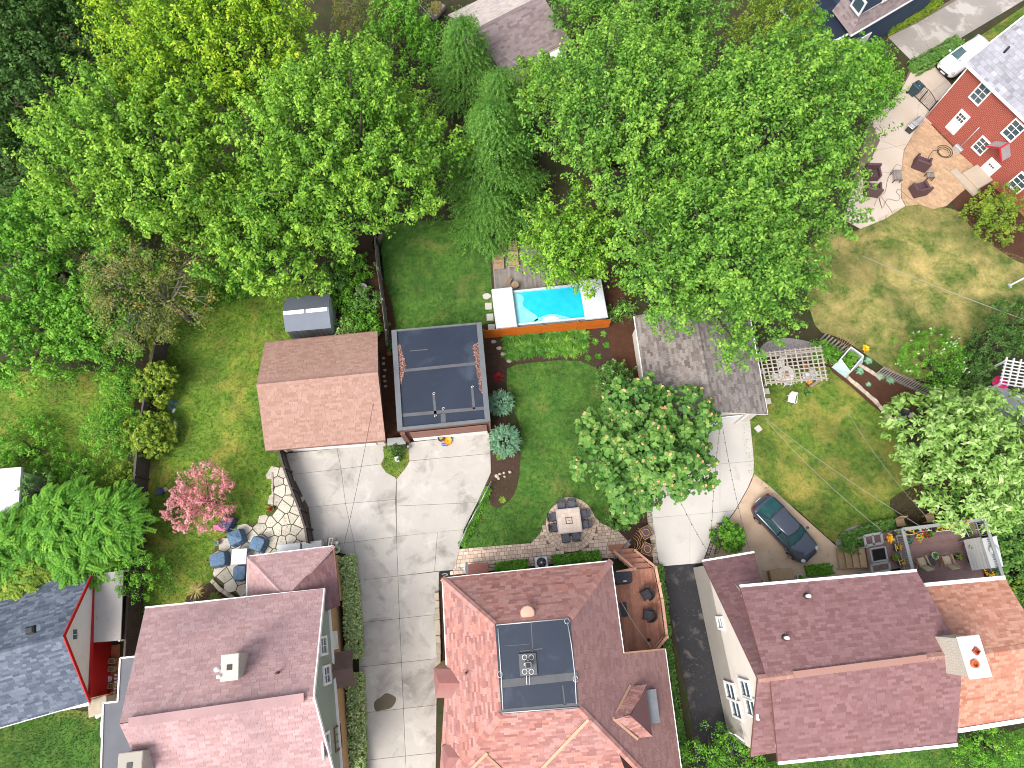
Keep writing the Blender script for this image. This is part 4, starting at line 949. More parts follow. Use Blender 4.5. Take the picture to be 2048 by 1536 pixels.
pr = lerp(E0, G0, .35) + axb * 1.2; MB().tube([pr, pr + Vector((0, 0, .5))], .08, 8).build('vent_pipe', M['black'], bk)
st = onbk(1962, 352); sr = math.atan2(axb.y, axb.x)
M['step'] = plain('step_stone', (.36, .32, .27), (.42, .33, .24), 2, .9, .3)
stp = thing('door_steps', 'grey and tan stone steps below the red hooded door', 'steps', down(st) + nb * .9)
for k, (o1, w1, d1, h1) in enumerate(((.75, 1.7, 1.5, .36), (1.75, 2.6, .55, .18))): MB().bevbox(down(st) + nb * o1 - axb * .2 * k + Vector((0, 0, h1 / 2 + .05)), (w1, d1, h1), .02, sr).build('step', M['step'], stp)

# ------------------------------------------------------------------ blue house at the top edge
bl = thing('blue_house', 'blue sided house with dark lower roof at the top edge', 'house', U(1720, 10, 0))
ang = math.atan2((U(1870,-30,3) - U(1690,75,3)).y, (U(1870,-30,3) - U(1690,75,3)).x)
z = 3.3; q = [U(1642,97,z), U(1698,68,z), U(1678,20,z), U(1640,-40,z), U(1560,20,z)]
MB().prism(q, z - .2, z).build('lower_roof', M['membrane'], bl); MB().prism([down(p) for p in shrink([q[0], q[1], q[3], q[4]], .2)], 0, z - .2).build('lower_wall', M['blue_siding'], bl)
for p, r in ((q[4], q[0]), (q[0], q[1])): MB().bar(p + Vector((0, 0, .03)), r + Vector((0, 0, .03)), .14, .1).build('gutter', M['white'], bl)
z = 3.6; s1 = [U(1702,72,z), U(1830,0,z), U(1900,-45,z)]; t1 = [U(1720,30,4.5), U(1815,-20,4.5), U(1885,-65,4.5)]; w1 = [U(1664,22,z), U(1702,72,z), U(1710,20,4.5), U(1690,-10,4.5)]
roof_face(bl, [s1[0], s1[2], t1[2], t1[0]], M['sh_lilac'], M['white'], .16, .34, name='skirt_roof'); roof_face(bl, [w1[0], w1[1], t1[0], w1[3]], M['sh_lilac'], M['white'], .16, .34, name='skirt_roof')
MB().bar(s1[0], s1[2], .12, .12).build('gutter', M['white'], bl)
wq = [t1[0] + Vector((.1, .15, 0)), t1[2] + Vector((0, .15, 0)), t1[2] + Vector((-2, 9, 0)), w1[3] + Vector((-1, 8, 0)), w1[3] + Vector((.1, 0, 0))]
MB().prism([down(p) for p in wq], 0, 7).build('upper_wall', M['blue_siding'], bl)
lw = [down(s1[0]) + Vector((.3, .35, 0)), down(s1[2]) + Vector((0, .35, 0)), down(s1[2]) + Vector((-1, 3, 0)), down(s1[0]) + Vector((0, 3, 0))]; MB().prism(lw, 0, z - .1).build('wall', M['blue_siding'], bl)
nbl = (s1[2] - s1[0]).normalized(); nn_ = Vector((nbl.y, -nbl.x, 0)); window(bl, lerp(t1[0], t1[1], .55) + Vector((.1, .15, .9)) + nn_ * .08, nbl, (0, 0, 1), 1.8, 1.4, (1, 0), .12)
window(bl, lerp(w1[1], w1[0], .45) + Vector((.45, .15, 1.7)), (w1[1] - w1[0]), (0, 0, 1), 1.2, 1.2, (0, 0), .12)
wd0 = lw[0] + nbl * 2.3 + nn_ * .05; MB().box(wd0 + Vector((0, 0, 1.1)), (1.1, .1, 2.2), ang).build('door', M['white'], bl)

# ------------------------------------------------------------------ garage at the top edge
tg = thing('garage', 'weathered lilac grey garage roof at the top edge behind the trees', 'garage', U(1030, 60, 0))
ez, rz_ = 2.6, 4.2; R1, R2 = U(950,60,rz_), U(1085,-8,rz_); A, B = U(1003,147,ez), U(1142,80,ez); D, C = U(895,30,ez), U(1010,-25,ez)
gable(tg, A, B, C, D, R1, R2, [M['cream']] * 4, M['sh_lilac'], M['fascia'], .25, .17, .36, gut=False, roofmat2=M['pale_roof'])
lt = U(1108,108,2.2); MB().bevbox(lt, (1.1, 1.2, .12), .02, R(25)).build('lean_to_roof', M['white'], tg); MB().box((lt.x, lt.y, 1.05), (.95, 1.05, 2.1), R(25)).build('lean_to_wall', M['cream'], tg)
# pale roof at the left edge
wl = thing('garage', 'pale worn flat roofed outbuilding cut by the left edge', 'garage', U(0, 980, 0))
q = [U(-90,945,2.6), U(42,934,2.6), U(36,1030,2.6), U(-90,1040,2.6)]; MB().prism(q, 2.4, 2.6).build('roof', plain('peeling_roof', (.55, .55, .56), (.48, .48, .5), .8, .8, .2, 20, stain=[((.14, .15, .18), .9, .6, .68)]), wl); MB().prism([down(p) for p in shrink(q, .2)], 0, 2.4).build('wall', M['cream'], wl)
# ------------------------------------------------------------------ vegetation
M['bark'] = plain('bark', (.085, .065, .05), (.055, .042, .034), 5, .95, .8, 20)
M['bark_pale'] = plain('pale_bark', (.24, .21, .18), (.16, .14, .12), 5, .95, .6, 20)
LEAF = {
 'maple': leaf_mat('maple_leaf', [(.046, .121, .013), (.087, .206, .020), (.146, .285, .026), (.245, .388, .045)]),
 'maple_r': leaf_mat('maple_leaf_deep', [(.040, .108, .016), (.073, .182, .023), (.120, .255, .032), (.212, .351, .049)]),
 'yellow': leaf_mat('yellow_maple_leaf', [(.057, .143, .010), (.123, .242, .012), (.209, .341, .016), (.323, .396, .030)]),
 'dark': leaf_mat('dark_leaf', [(.022, .063, .012), (.038, .095, .018), (.066, .137, .027), (.114, .189, .045)]),
 'conifer': leaf_mat('hemlock_needle', [(.031, .094, .014), (.056, .153, .020), (.092, .212, .029), (.153, .282, .045)], .25),
 'olive': leaf_mat('olive_leaf', [(.06, .085, .02), (.11, .135, .03), (.15, .18, .045), (.26, .17, .04)]),
 'fresh': leaf_mat('fresh_leaf', [(.040, .131, .011), (.070, .202, .016), (.116, .273, .025), (.197, .356, .040)]),
 'lime': leaf_mat('lime_leaf', [(.06, .12, .014), (.12, .2, .02), (.19, .27, .025), (.30, .34, .05)]),
 'pale': leaf_mat('pale_leaf', [(.084, .170, .030), (.147, .270, .050), (.231, .360, .100), (.357, .460, .200)]),
 'spruce': leaf_mat('blue_spruce_needle', [(.054, .150, .078), (.108, .240, .137), (.198, .352, .221), (.342, .495, .351)], .15),
 'catalpa': leaf_mat('broad_leaf', [(.042, .116, .023), (.072, .173, .032), (.114, .226, .045), (.180, .284, .063)]),
 'hedge': leaf_mat('hedge_leaf', [(.115, .196, .057), (.230, .322, .115), (.380, .460, .218), (.575, .632, .391)]),
 'pink': leaf_mat('pink_leaf', [(.312, .086, .098), (.443, .172, .186), (.508, .232, .265), (.541, .310, .333)], .3),
 'blossom': leaf_mat('cream_blossom', [(.396, .232, .090), (.446, .290, .135), (.432, .244, .110), (.446, .319, .180)], .2),
 'white_flower': leaf_mat('white_blossom', [(.420, .392, .364), (.476, .462, .434), (.434, .350, .350), (.490, .476, .462)], .2),
 'red': leaf_mat('red_leaf', [(.12, .008, .012), (.22, .015, .02), (.32, .02, .03), (.3, .05, .03)]),
 'hosta': leaf_mat('hosta_leaf', [(.07, .15, .11), (.11, .2, .16), (.16, .26, .22), (.22, .32, .29)]),
 'yflower': leaf_mat('yellow_flower', [(.6, .34, .01), (.65, .42, .02), (.6, .2, .01), (.62, .5, .05)], .2),
 'straw': leaf_mat('straw_leaf', [(.3, .2, .07), (.42, .3, .12), (.2, .2, .05), (.45, .33, .15)], .2),
}
LEAF['grassy'] = leaf_mat('daylily_leaf', [(.035, .11, .015), (.065, .17, .02), (.12, .24, .03), (.2, .3, .04)], .3)
def _unit(v): return v / np.maximum(np.linalg.norm(v, axis=-1, keepdims=True), 1e-9)
def leaf_mesh(pos, nrm, dirv, ln, wd, fold=.12, curl=.0):
    """one four-cornered leaf per row"""
    n = len(pos); dirv = _unit(dirv - nrm * np.sum(dirv * nrm, -1, keepdims=True)); side = np.cross(nrm, dirv)
    ln = np.broadcast_to(ln, (n,))[:, None]; wd = np.broadcast_to(wd, (n,))[:, None]
    base = pos - dirv * ln * .5; tip = pos + dirv * ln * .5 - nrm * ln * curl; mid = pos + nrm * wd * fold
    v = np.stack([base, mid - side * wd * .5, tip, mid + side * wd * .5], 1).reshape(-1, 3)
    return v, np.arange(4 * n).reshape(-1, 4)
def sprays(p, axis, rng, nleaf, L, rho, leaf, aspect=.55, droop=.35, tbase=None, tvar=.25, jitter=.55, tipgain=.22, upw=.6, curl=.15):
    """clumps of leaves: each clump a loose cone of leaves round its axis"""
    m = len(p); K = nleaf
    t = rng.random((m, K)) ** .8; ang = rng.uniform(0, 2 * np.pi, (m, K)); rad = np.sqrt(rng.random((m, K)))
    a = np.where(np.abs(axis[:, 2:3]) < .9, np.array([[0, 0, 1.]]), np.array([[1., 0, 0]])); e1 = _unit(np.cross(axis, a)); e2 = np.cross(axis, e1)
    Ls = L * rng.uniform(.75, 1.3, (m, 1)); rs = rho * rng.uniform(.75, 1.25, (m, 1))
    rr = rs * rad * (1 - .75 * t)
    rdir = e1[:, None, :] * np.cos(ang)[..., None] + e2[:, None, :] * np.sin(ang)[..., None]
    pos = p[:, None, :] + axis[:, None, :] * (Ls * (t - .35))[..., None] + rdir * rr[..., None]
    pos[..., 2] -= droop * rr
    nr = _unit(axis[:, None, :] * .5 + rdir * .35 + np.array([0, 0, upw]) + rng.normal(0, jitter, (m, K, 3)))
    dv = _unit(rdir * 1.0 + axis[:, None, :] * .4 + rng.normal(0, .35, (m, K, 3)))
    if tbase is None: tbase = rng.uniform(.2, .7, m)
    tint = np.clip(tbase[:, None] + rng.normal(0, tvar * .5, (m, K)) + tipgain * (t - .5), 0.01, .99)  # tipgain lightens the tips: new growth, and sunlit tips painted in for the maples
    ln = leaf * rng.uniform(.7, 1.3, m * K)
    v, f = leaf_mesh(pos.reshape(-1, 3), nr.reshape(-1, 3), dv.reshape(-1, 3), ln, ln * aspect, curl=curl)
    return v, f, tint.ravel()
def shell(lobes, dens, rng, zmin=-.25, inner=.78, rlo=.88, rhi=1.04):
    P, A, Lb = [], [], []
    for i, (c, r) in enumerate(lobes):
        c, r = np.array(c, float), np.array(r, float); n = max(4, int(dens * 2.6 * np.pi * (r[0] * r[1] + r[2] * (r[0] + r[1]) / 2) / 2))
        d = _unit(rng.normal(0, 1, (n, 3))); d = d[d[:, 2] > zmin]; q = c + d * r * rng.uniform(rlo, rhi, (len(d), 1)); o = _unit(d / r)
        keep = np.ones(len(q), bool)
        for j, (c2, r2) in enumerate(lobes):
            if j != i: keep &= np.linalg.norm((q - np.array(c2)) / np.array(r2), axis=1) > inner
        P.append(q[keep]); A.append(o[keep]); Lb.append(np.full(keep.sum(), i))
    return np.concatenate(P), np.concatenate(A), np.concatenate(Lb)
def join(parts):
    V, F, T, o = [], [], [], 0
    for v, f, t in parts: V.append(v); F.append(f + o); T.append(t); o += len(v)
    return np.concatenate(V), np.concatenate(F), np.concatenate(T)
NLEAF = [0]
def lobed(c, R_, rz, n, rng, spread=.58, size=.5):
    """crown outline: one core and several uneven lobes round it"""
    L = [((c[0], c[1], c[2]), (R_ * .68, R_ * .68, rz * .85))]
    for k in range(n):
        a = 2 * math.pi * (k + rng.uniform(-.3, .3)) / n; up = rng.uniform(-.45, .55); s = size * rng.uniform(.75, 1.2)
        rad = R_ * (spread + rng.uniform(-.08, .14) - (.2 if n > 12 and k % 2 else 0)) * math.sqrt(max(.2, 1 - up * up * .8))
        L.append(((c[0] + rad * math.cos(a), c[1] + rad * math.sin(a), c[2] + rz * up), (R_ * s, R_ * s, rz * s * .95)))
    for k in range(max(2, n // 2)):
        a = rng.uniform(0, 6.28); s = size * rng.uniform(.7, 1.0)
        L.append(((c[0] + R_ * .3 * math.cos(a), c[1] + R_ * .3 * math.sin(a), c[2] + rz * rng.uniform(.45, .65)), (R_ * s, R_ * s, rz * s)))
    return L
def tree(name, label, cat, px, py, zc, R_, rz, leafk, seed, nlobe=9, dens=2.6, nleaf=44, L=1.1, rho=.62, leaf=.21, aspect=.6, group=None, bark='bark', droop=.35, inner_dens=.8, base_px=None, jitter=.5, tvar=.3, spread=.58, size=.5, lobes=None, blossoms=None, sparse=0.0, upw=.6, trunk_r=None, twigs=0, zmin=-.25, axup=.5, tip=.3):
    rng = np.random.default_rng(seed); c = U(px, py, zc); base = down(c) if base_px is None else U(*base_px, 0)
    root = thing(name, label, cat, base, group)
    lb = lobes or lobed(c, R_, rz, nlobe, rng, spread, size)
    p, o, li = shell(lb, dens, rng, zmin)
    if sparse: k = rng.random(len(p)) > sparse; p, o, li = p[k], o[k], li[k]
    ax = _unit(o * .8 + np.array([0, 0, axup]) + rng.normal(0, .22, o.shape))
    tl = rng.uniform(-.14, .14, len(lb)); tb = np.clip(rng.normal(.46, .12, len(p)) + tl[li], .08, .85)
    parts = [sprays(p, ax, rng, nleaf, L, rho, leaf, aspect, droop, tb, tvar, jitter, tip, upw=upw)]
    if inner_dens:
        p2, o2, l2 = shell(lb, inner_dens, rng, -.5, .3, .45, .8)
        parts.append(sprays(p2, _unit(o2 + rng.normal(0, .5, o2.shape)), rng, max(8, nleaf // 2), L * 1.1, rho * 1.5, leaf * 1.15, aspect, .2, np.clip(rng.normal(.3, .1, len(p2)), .05, .6), tvar, .8))  # inner leaves get darker tints, the shade between boughs put into their colour
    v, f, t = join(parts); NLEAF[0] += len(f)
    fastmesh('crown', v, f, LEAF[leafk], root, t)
    tr = trunk_r or max(.05, R_ * .05); mb = MB(); top = Vector(lb[0][0])
    pts = [base - Vector((0, 0, .05)), lerp(base, Vector((top.x, top.y, 0)), .3) + Vector((0, 0, top.z * .3)), Vector((top.x, top.y, top.z * .7)), top + Vector((0, 0, rz * .3))]
    mb.tube(pts, [tr * 1.25, tr, tr * .75, tr * .25], 8); mb.build('trunk', M[bark], root)
    for (lc, lr) in lb[1:]:
        lc = Vector(lc); s = Vector((top.x, top.y, top.z * .55)) if lc.z > top.z * .6 else Vector((top.x, top.y, max(.2, lc.z * .6))); m_ = lerp(s, lc, .55) + Vector((0, 0, -.1 * R_ * .3))
        b = MB(); b.tube([s, m_, lc, lc + (lc - s) * .25], [tr * .5, tr * .35, tr * .18, tr * .06], 6)
        b.build('branch', M[bark], root)
    if twigs:
        tw = MB()
        for k in range(twigs):
            i = rng.integers(len(p)); q = Vector(p[i]); s = lerp(top, q, .45 + .2 * rng.random()); tw.tube([s, lerp(s, q, .6) + Vector(rng.normal(0, .15, 3)), q + Vector(ax[i]) * .4], [.035, .02, .008], 4)
        tw.build('twigs', M['bark_pale'], root)['kind'] = 'stuff'
    if blossoms:
        bk_, bd, bs = blossoms; k = rng.random(len(p)) < bd; q = p[k] + ax[k] * L * .55; m = len(q)
        v, f, t = sprays(q, _unit(ax[k] + np.array([0, 0, .8])), rng, 7, bs * 1.2, bs * .8, bs, .9, .1, rng.uniform(.2, .8, m), .3, .5)
        fastmesh('blossom', v, f, LEAF[bk_], root, t, 'stuff')
    return root
MAPLE = dict(dens=1.75, nleaf=62, L=1.7, rho=.62, leaf=.2, aspect=.55, inner_dens=.5, tvar=.4, tip=.5, spread=.68, size=.36)
GT = 'tall trees behind the gardens'
tree('maple_tree', 'yellow green maple at the top edge, most golden of the crowns', 'tree', 440, 100, 9, 6.3, 4.6, 'yellow', 1, 16, group=GT, **MAPLE)
tree('maple_tree', 'bright green maple spreading over the upper left beside the brownish tree', 'tree', 300, 335, 8.5, 6.2, 4.6, 'maple', 2, 16, group=GT, **MAPLE)
tree('maple_tree', 'bright green maple overhanging the small shed', 'tree', 690, 300, 8.5, 6.5, 4.8, 'maple', 3, 16, group=GT, **MAPLE)
tree('maple_tree', 'green maple crown just below the top garage, left part of the big right mass', 'tree', 1240, 250, 9, 5.5, 4.4, 'maple_r', 4, 16, group=GT, **MAPLE)
tree('maple_tree', 'tall green maple nearest the patio with dark wicker armchairs', 'tree', 1520, 290, 9, 6.4, 4.8, 'maple_r', 5, 16, group=GT, **MAPLE)
tree('maple_tree', 'broad green maple hanging over the weathered grey garage', 'tree', 1430, 520, 8, 6.2, 4.4, 'maple_r', 6, 16, group=GT, **MAPLE)
tree('maple_tree', 'green maple filling the top edge between the garage and the arborvitae', 'tree', 1325, 60, 7.5, 3.9, 3.2, 'maple_r', 8, 16, group=GT, **MAPLE)
tree('maple_tree', 'lower green maple between the two left maples and the shed', 'tree', 535, 478, 6, 4.4, 3.2, 'maple', 9, 16, group=GT, **MAPLE)
tree('maple_tree', 'lower maple boughs reaching over the swim spa', 'tree', 1142, 498, 5.0, 3.3, 2.4, 'maple', 7, 16, group=GT, **MAPLE)
GD = 'dark trees in the upper left corner'
for i, (x, y, z, r, lab) in enumerate(((60, 60, 7, 5.0, 'dark green tree in the very upper left corner'), (160, 20, 6, 3.6, 'dark green tree at the top edge beside the golden maple'), (40, 235, 6, 4.2, 'dark green tree on the left edge below the corner tree'), (50, 345, 4.5, 3.2, 'dark green tree on the left edge above the light green trees'))):
    tree('dark_tree', lab, 'tree', x, y, z, r, r * .85, 'dark', 20 + i, 8, 2.6, 40, 1.1, .6, .22, .5, group=GD)
GL = 'light green trees on the left edge'
tree('leafy_tree', 'fresh green tree on the left edge below the dark trees', 'tree', 80, 510, 5, 4.0, 3.2, 'fresh', 30, 9, 2.8, 40, .9, .6, .2, .6, group=GL)
tree('leafy_tree', 'fresh green low tree on the left edge above the open lawn', 'tree', 70, 670, 3.2, 3.4, 2.2, 'fresh', 31, 9, 3.0, 40, .8, .55, .18, .6, group=GL)
tree('leafy_tree', 'fresh green tree left of the clipped hedge by the dark fence', 'tree', 205, 655, 3.4, 3.0, 2.4, 'fresh', 32, 8, 3.0, 40, .8, .55, .18, .6, group=GL)
tree('ash_tree', 'sparse olive brown tree with bare twigs above the left lawn', 'tree', 300, 570, 5.5, 3.9, 2.6, 'olive', 33, 9, 2.2, 30, .9, .7, .16, .45, twigs=140, bark='bark_pale', inner_dens=.4)
tree('ash_tree', 'small olive brown sapling against the fresh green trees', 'tree', 150, 425, 4.5, 2.4, 1.8, 'olive', 34, 6, 2.4, 30, .9, .7, .16, .45, twigs=60, bark='bark_pale', inner_dens=.4)
tree('leafy_tree', 'round dark green tree left of the hemlocks near the top edge', 'tree', 800, 85, 4, 2.8, 2.4, 'fresh', 35, 7, 3, 36, .8, .5, .18, .5)
tree('leafy_tree', 'small green tree at the top edge right of the garage roof', 'tree', 1175, 30, 5, 2.3, 2.2, 'maple_r', 41, 6, 3, 40, .9, .5, .2, .5)
tree('ash_tree', 'dry olive tree at the top edge right of the golden maple', 'tree', 770, 22, 4, 3.6, 2.2, 'olive', 40, 9, 3.6, 36, .8, .6, .15, .45, twigs=40, bark='bark_pale')
tree('arborvitae', 'yellow green arborvitae behind the big right maples', 'tree', 1530, 70, 6, 2.8, 4.0, 'lime', 36, 7, 3, 40, .9, .45, .17, .4)
tree('leafy_tree', 'loose green tree overlapping the dark roof of the blue house', 'tree', 1592, 70, 5.5, 1.9, 2.2, 'fresh', 37, 6, 3, 36, .8, .5, .17, .5)
tree('leafy_tree', 'round bright green tree above the concrete patio and gate', 'tree', 1715, 160, 4.5, 3.0, 2.6, 'fresh', 38, 8, 3.2, 40, .75, .5, .16, .5)
tree('leafy_tree', 'small green tree between the maples and the top garage', 'tree', 1085, 185, 5, 2.0, 2.0, 'maple', 39, 6, 3, 40, .9, .5, .2, .5)
# hemlocks: tiers of drooping sprays
def hemlock(label, px, py, h, R_, seed, leafk='conifer'):
    rng = np.random.default_rng(seed); base = U(px, py, h * .45); base = down(base); root = thing('hemlock_tree', label, 'tree', base, 'hemlocks behind the pool lawn')
    P, A = [], []; n = int(240 * R_)
    t = rng.random(n) ** .75; ang = rng.uniform(0, 2 * np.pi, n); zz = h * (.12 + .88 * (1 - t)); rad = R_ * (t * 1.0 + .06) * rng.uniform(.5, 1.05, n) * (1 + .18 * np.sin(ang * 5 + zz * 2))
    p = np.stack([base.x + rad * np.cos(ang), base.y + rad * np.sin(ang), zz - rad * .12], 1)
    ax = _unit(np.stack([np.cos(ang), np.sin(ang), np.full(n, -.18)], 1) + rng.normal(0, .18, (n, 3)))
    parts = []
    for s in (-.55, 0, .55):        # each bough splits in three flat fingers
        ca, sa = math.cos(s), math.sin(s); a2 = np.stack([ax[:, 0] * ca - ax[:, 1] * sa, ax[:, 0] * sa + ax[:, 1] * ca, ax[:, 2]], 1)
        parts.append(sprays(p + a2 * .15, a2, rng, 26, 1.25, .2, .14, .35, .6, np.clip(rng.normal(.45, .14, n), .05, .9), .25, .3, .3, 1.2))
    v, f, tt = join(parts); NLEAF[0] += len(f); fastmesh('crown', v, f, LEAF[leafk], root, tt)
    MB().tube([base, base + Vector((0, 0, h * .5)), base + Vector((0, 0, h * .97))], [.22, .14, .02], 8).build('trunk', M['bark'], root)
    b = MB()
    for k in range(26):
        i = rng.integers(n); b.tube([Vector((base.x, base.y, zz[i] + .1)), Vector(p[i])], [.05, .015], 4)
    b.build('branches', M['bark_pale'], root)['kind'] = 'stuff'
    return root
hemlock('dark green hemlock beside the top garage roof', 930, 130, 8, 2.4, 50); hemlock('tall hemlock above the pool deck loungers', 985, 330, 10.5, 3.6, 51); hemlock('lower hemlock boughs left of the pool deck and its loungers', 980, 425, 5.5, 2.2, 52)
hemlock('slim hemlock between the round dark tree and the maples', 1000, 235, 8, 2.2, 53)
# catalpa-like tree with cream blossom, rounded leaves
tree('flowering_tree', 'broad leaved tree dotted with cream blossom over the pale driveway', 'tree', 1285, 895, 4.2, 4.0, 2.3, 'catalpa', 60, 11, 2.6, 30, .7, .6, .30, .85, droop=.15, blossoms=('blossom', 1.0, .15), inner_dens=.9, jitter=.38, tvar=.35, spread=.62, size=.42, upw=1.0, twigs=50, bark='bark_pale')
tree('flowering_tree', 'small tree of pink foliage on the left lawn above the covered chairs', 'tree', 405, 998, 1.9, 1.95, 1.3, 'pink', 61, 8, 5.5, 36, .5, .32, .1, .6, bark='bark', inner_dens=2.0)
tree('magnolia_tree', 'pale green large leaved tree at the right edge below the white pergola', 'tree', 1935, 905, 3.8, 4.1, 2.6, 'pale', 62, 10, 2.8, 26, .75, .5, .30, .42, droop=.5, jitter=.4, tvar=.35)
tree('shrub', 'round yellow green shrub below the brick house', 'shrub', 1995, 428, 1.3, 2.0, 1.3, 'lime', 63, 8, 5, 40, .45, .35, .12, .6)
tree('flowering_shrub', 'green shrub flecked with white blossom above the picket fence', 'shrub', 1870, 722, 1.4, 2.3, 1.3, 'fresh', 64, 8, 4.5, 40, .5, .38, .12, .5, blossoms=('white_flower', .3, .09))
GH = 'dark hedge shrubs along the right boundary'
for i, (x, y, r, lab) in enumerate(((1935, 745, 1.5, 'dark glossy hedge shrub touching the white flowered shrub'), (1985, 695, 1.7, 'dark glossy hedge shrub above the white pergola'), (2040, 645, 1.9, 'dark glossy hedge shrub on the right edge below the dry lawn'))): tree('hedge_shrub', lab, 'shrub', x, y, 1.2, r, 1.2, 'dark', 65 + i, 7, 5, 40, .45, .36, .12, .55, group=GH)
GI = 'leafy bank at the lower right edge'
for i, (x, y, r, lab) in enumerate(((1960, 1015, 1.6, 'dark leafy bush between the pale tree and the planted deck'), (2035, 1060, 2.2, 'dark leafy bush on the right edge level with the planted deck'), (2040, 1145, 1.9, 'leafy bush on the right edge beside the white grill table'), (2050, 1000, 1.8, 'dark leafy bush on the right edge below the pale tree'))): tree('bush', lab, 'bush', x, y, .7, r, .8, 'catalpa', 70 + i, 7, 4.5, 34, .45, .4, .17, .7, group=GI)
tree('bush', 'yellow green bush below the leafy bank at the right edge', 'bush', 2045, 1190, .8, 1.0, .9, 'lime', 75, 6, 5, 36, .4, .3, .12, .5)
tree('bush', 'green bush at the foot of the asphalt drive', 'bush', 1425, 1520, 1.2, 1.9, 1.3, 'fresh', 76, 7, 4.5, 36, .5, .4, .13, .5)
tree('bush', 'green bush at the bottom edge right of the asphalt drive', 'bush', 1520, 1560, 1.0, 1.3, 1.0, 'fresh', 77, 6, 4.5, 36, .5, .4, .13, .5)
tree('bush', 'bright green bush below the orange roof at the bottom right', 'bush', 1985, 1492, 1.6, 1.9, 1.5, 'fresh', 78, 7, 4.5, 40, .5, .38, .12, .5)
tree('bush', 'round clipped green bush beside the dark sedan', 'bush', 1459, 1074, .8, .95, .8, 'fresh', 79, 6, 13, 60, .28, .22, .11, .6)
tree('flowering_shrub', 'dark shrub with small white flowers left of the weathered garage', 'shrub', 1232, 762, 1.0, 1.35, .95, 'catalpa', 80, 8, 5, 40, .45, .34, .13, .5, blossoms=('white_flower', .5, .07))
tree('flowering_shrub', 'low hydrangea with pale green flower heads by the patio end', 'shrub', 1240, 1040, .6, .8, .55, 'catalpa', 81, 6, 7, 30, .3, .25, .13, .75, blossoms=('pale', .5, .09))
# left boundary shrubs
tree('hedge_shrub', 'squarely clipped shrub with yellowing top on the left lawn boundary', 'shrub', 310, 765, 1.1, 1.45, 1.1, 'lime', 82, 8, 11, 50, .32, .27, .14, .7, spread=.5, size=.6)
tree('hedge_shrub', 'round shrub on the dark fence below the clipped shrub', 'shrub', 298, 868, 1.1, 1.45, 1.1, 'lime', 83, 8, 11, 50, .32, .27, .14, .7)
tree('bush', 'fresh green bush pressed against the fence from the left yard', 'bush', 225, 860, 1.1, 1.9, 1.1, 'fresh', 84, 8, 4.5, 36, .5, .4, .13, .5)
tree('bush', 'green bush behind the clipped shrub on the fence', 'bush', 245, 770, 1.2, 1.5, 1.2, 'fresh', 85, 7, 4.5, 36, .5, .4, .13, .5)
tree('bush', 'small shrub overhanging the grey canopy of the cottage', 'bush', 285, 1150, 1.8, 1.35, 1.2, 'fresh', 86, 8, 6, 36, .4, .3, .1, .5)
tree('bush', 'pale leaved bush leaning on the dark fence', 'bush', 245, 955, 1.0, .95, .8, 'lime', 87, 6, 6, 30, .35, .28, .11, .7)
tree('bush', 'green bush in the far left yard beside the pale roof', 'bush', 60, 900, .8, 2.2, .8, 'fresh', 88, 8, 4, 36, .5, .4, .14, .5)
tree('bush', 'upright green bush right of the pale worn roof', 'bush', 72, 985, 1.4, 1.2, 1.2, 'catalpa', 89, 7, 5, 36, .4, .34, .12, .4)
tree('bush', 'loose green bush at the foot of the far left lawn', 'bush', 165, 945, .6, 1.5, .6, 'fresh', 90, 7, 5, 30, .4, .34, .12, .5)
# sumac thicket: arching fronds of paired leaflets
def sumac(label, px, py, zc, R_, n, seed, leafk='fresh'):
    rng = np.random.default_rng(seed); c = U(px, py, zc); root = thing('sumac', label, 'shrub', down(c), 'sumac thicket above the cottage'); V = []
    d = _unit(rng.normal(0, 1, (n, 3)) + np.array([0, 0, .6])); d[:, 2] = np.abs(d[:, 2]); q = np.array(c) + d * np.array([R_, R_, zc * .75]) * rng.uniform(.5, 1, (n, 1))
    h = _unit(np.stack([d[:, 0], d[:, 1], np.zeros(n)], 1) + rng.normal(0, .8, (n, 3)) * np.array([1, 1, 0])); K = 11; Ls = rng.uniform(.5, .85, n)
    pos, nr, dv, tn = [], [], [], []; tb = np.clip(rng.normal(.45, .16, n), .05, .9)
    for k in range(K):
        s = k / (K - 1)
        cc_ = q + h * (Ls * s)[:, None] + np.array([0, 0, 1]) * (Ls * (.35 * s - .75 * s * s))[:, None]; sd_ = np.cross(h, [0, 0, 1.0])
        for sg in (-1, 1):
            pos.append(cc_ + sd_ * sg * .1 * (1 - .45 * s)); dv.append(sd_ * sg + h * .45); nr.append(_unit(np.array([0, 0, 1.0]) + h * .35 * (s - .3) + rng.normal(0, .22, (n, 3)))); tn.append(np.clip(tb + .25 * s - .1 + rng.normal(0, .08, n), .01, .99))
    v, f = leaf_mesh(np.concatenate(pos), np.concatenate(nr), np.concatenate(dv), .2, .085, curl=.15); NLEAF[0] += len(f)
    fastmesh('crown', v, f, LEAF[leafk], root, np.concatenate(tn))
    b = MB()
    for i in range(0, n, 3): b.tube([Vector((c.x + d[i, 0] * .3, c.y + d[i, 1] * .3, .0)), lerp(down(c, zc * .6), Vector(q[i]), .5), Vector(q[i])], [.04, .025, .01], 4)
    b.build('stems', M['bark'], root)['kind'] = 'stuff'
sumac('sumac bush at the left edge above the cottage roof', 40, 1090, 2.2, 2.5, 620, 100); sumac('sumac bush in the middle of the thicket above the cottage', 140, 1050, 2.3, 2.5, 680, 101); sumac('sumac bush against the dark fence above the cottage canopy', 225, 1050, 2.2, 2.2, 560, 102); sumac('sumac bush touching the top of the cottage roof', 175, 1125, 2.0, 1.7, 380, 103); sumac('sumac bush low on the left edge beside the cottage roof', 60, 1150, 1.9, 1.8, 380, 104, 'lime')
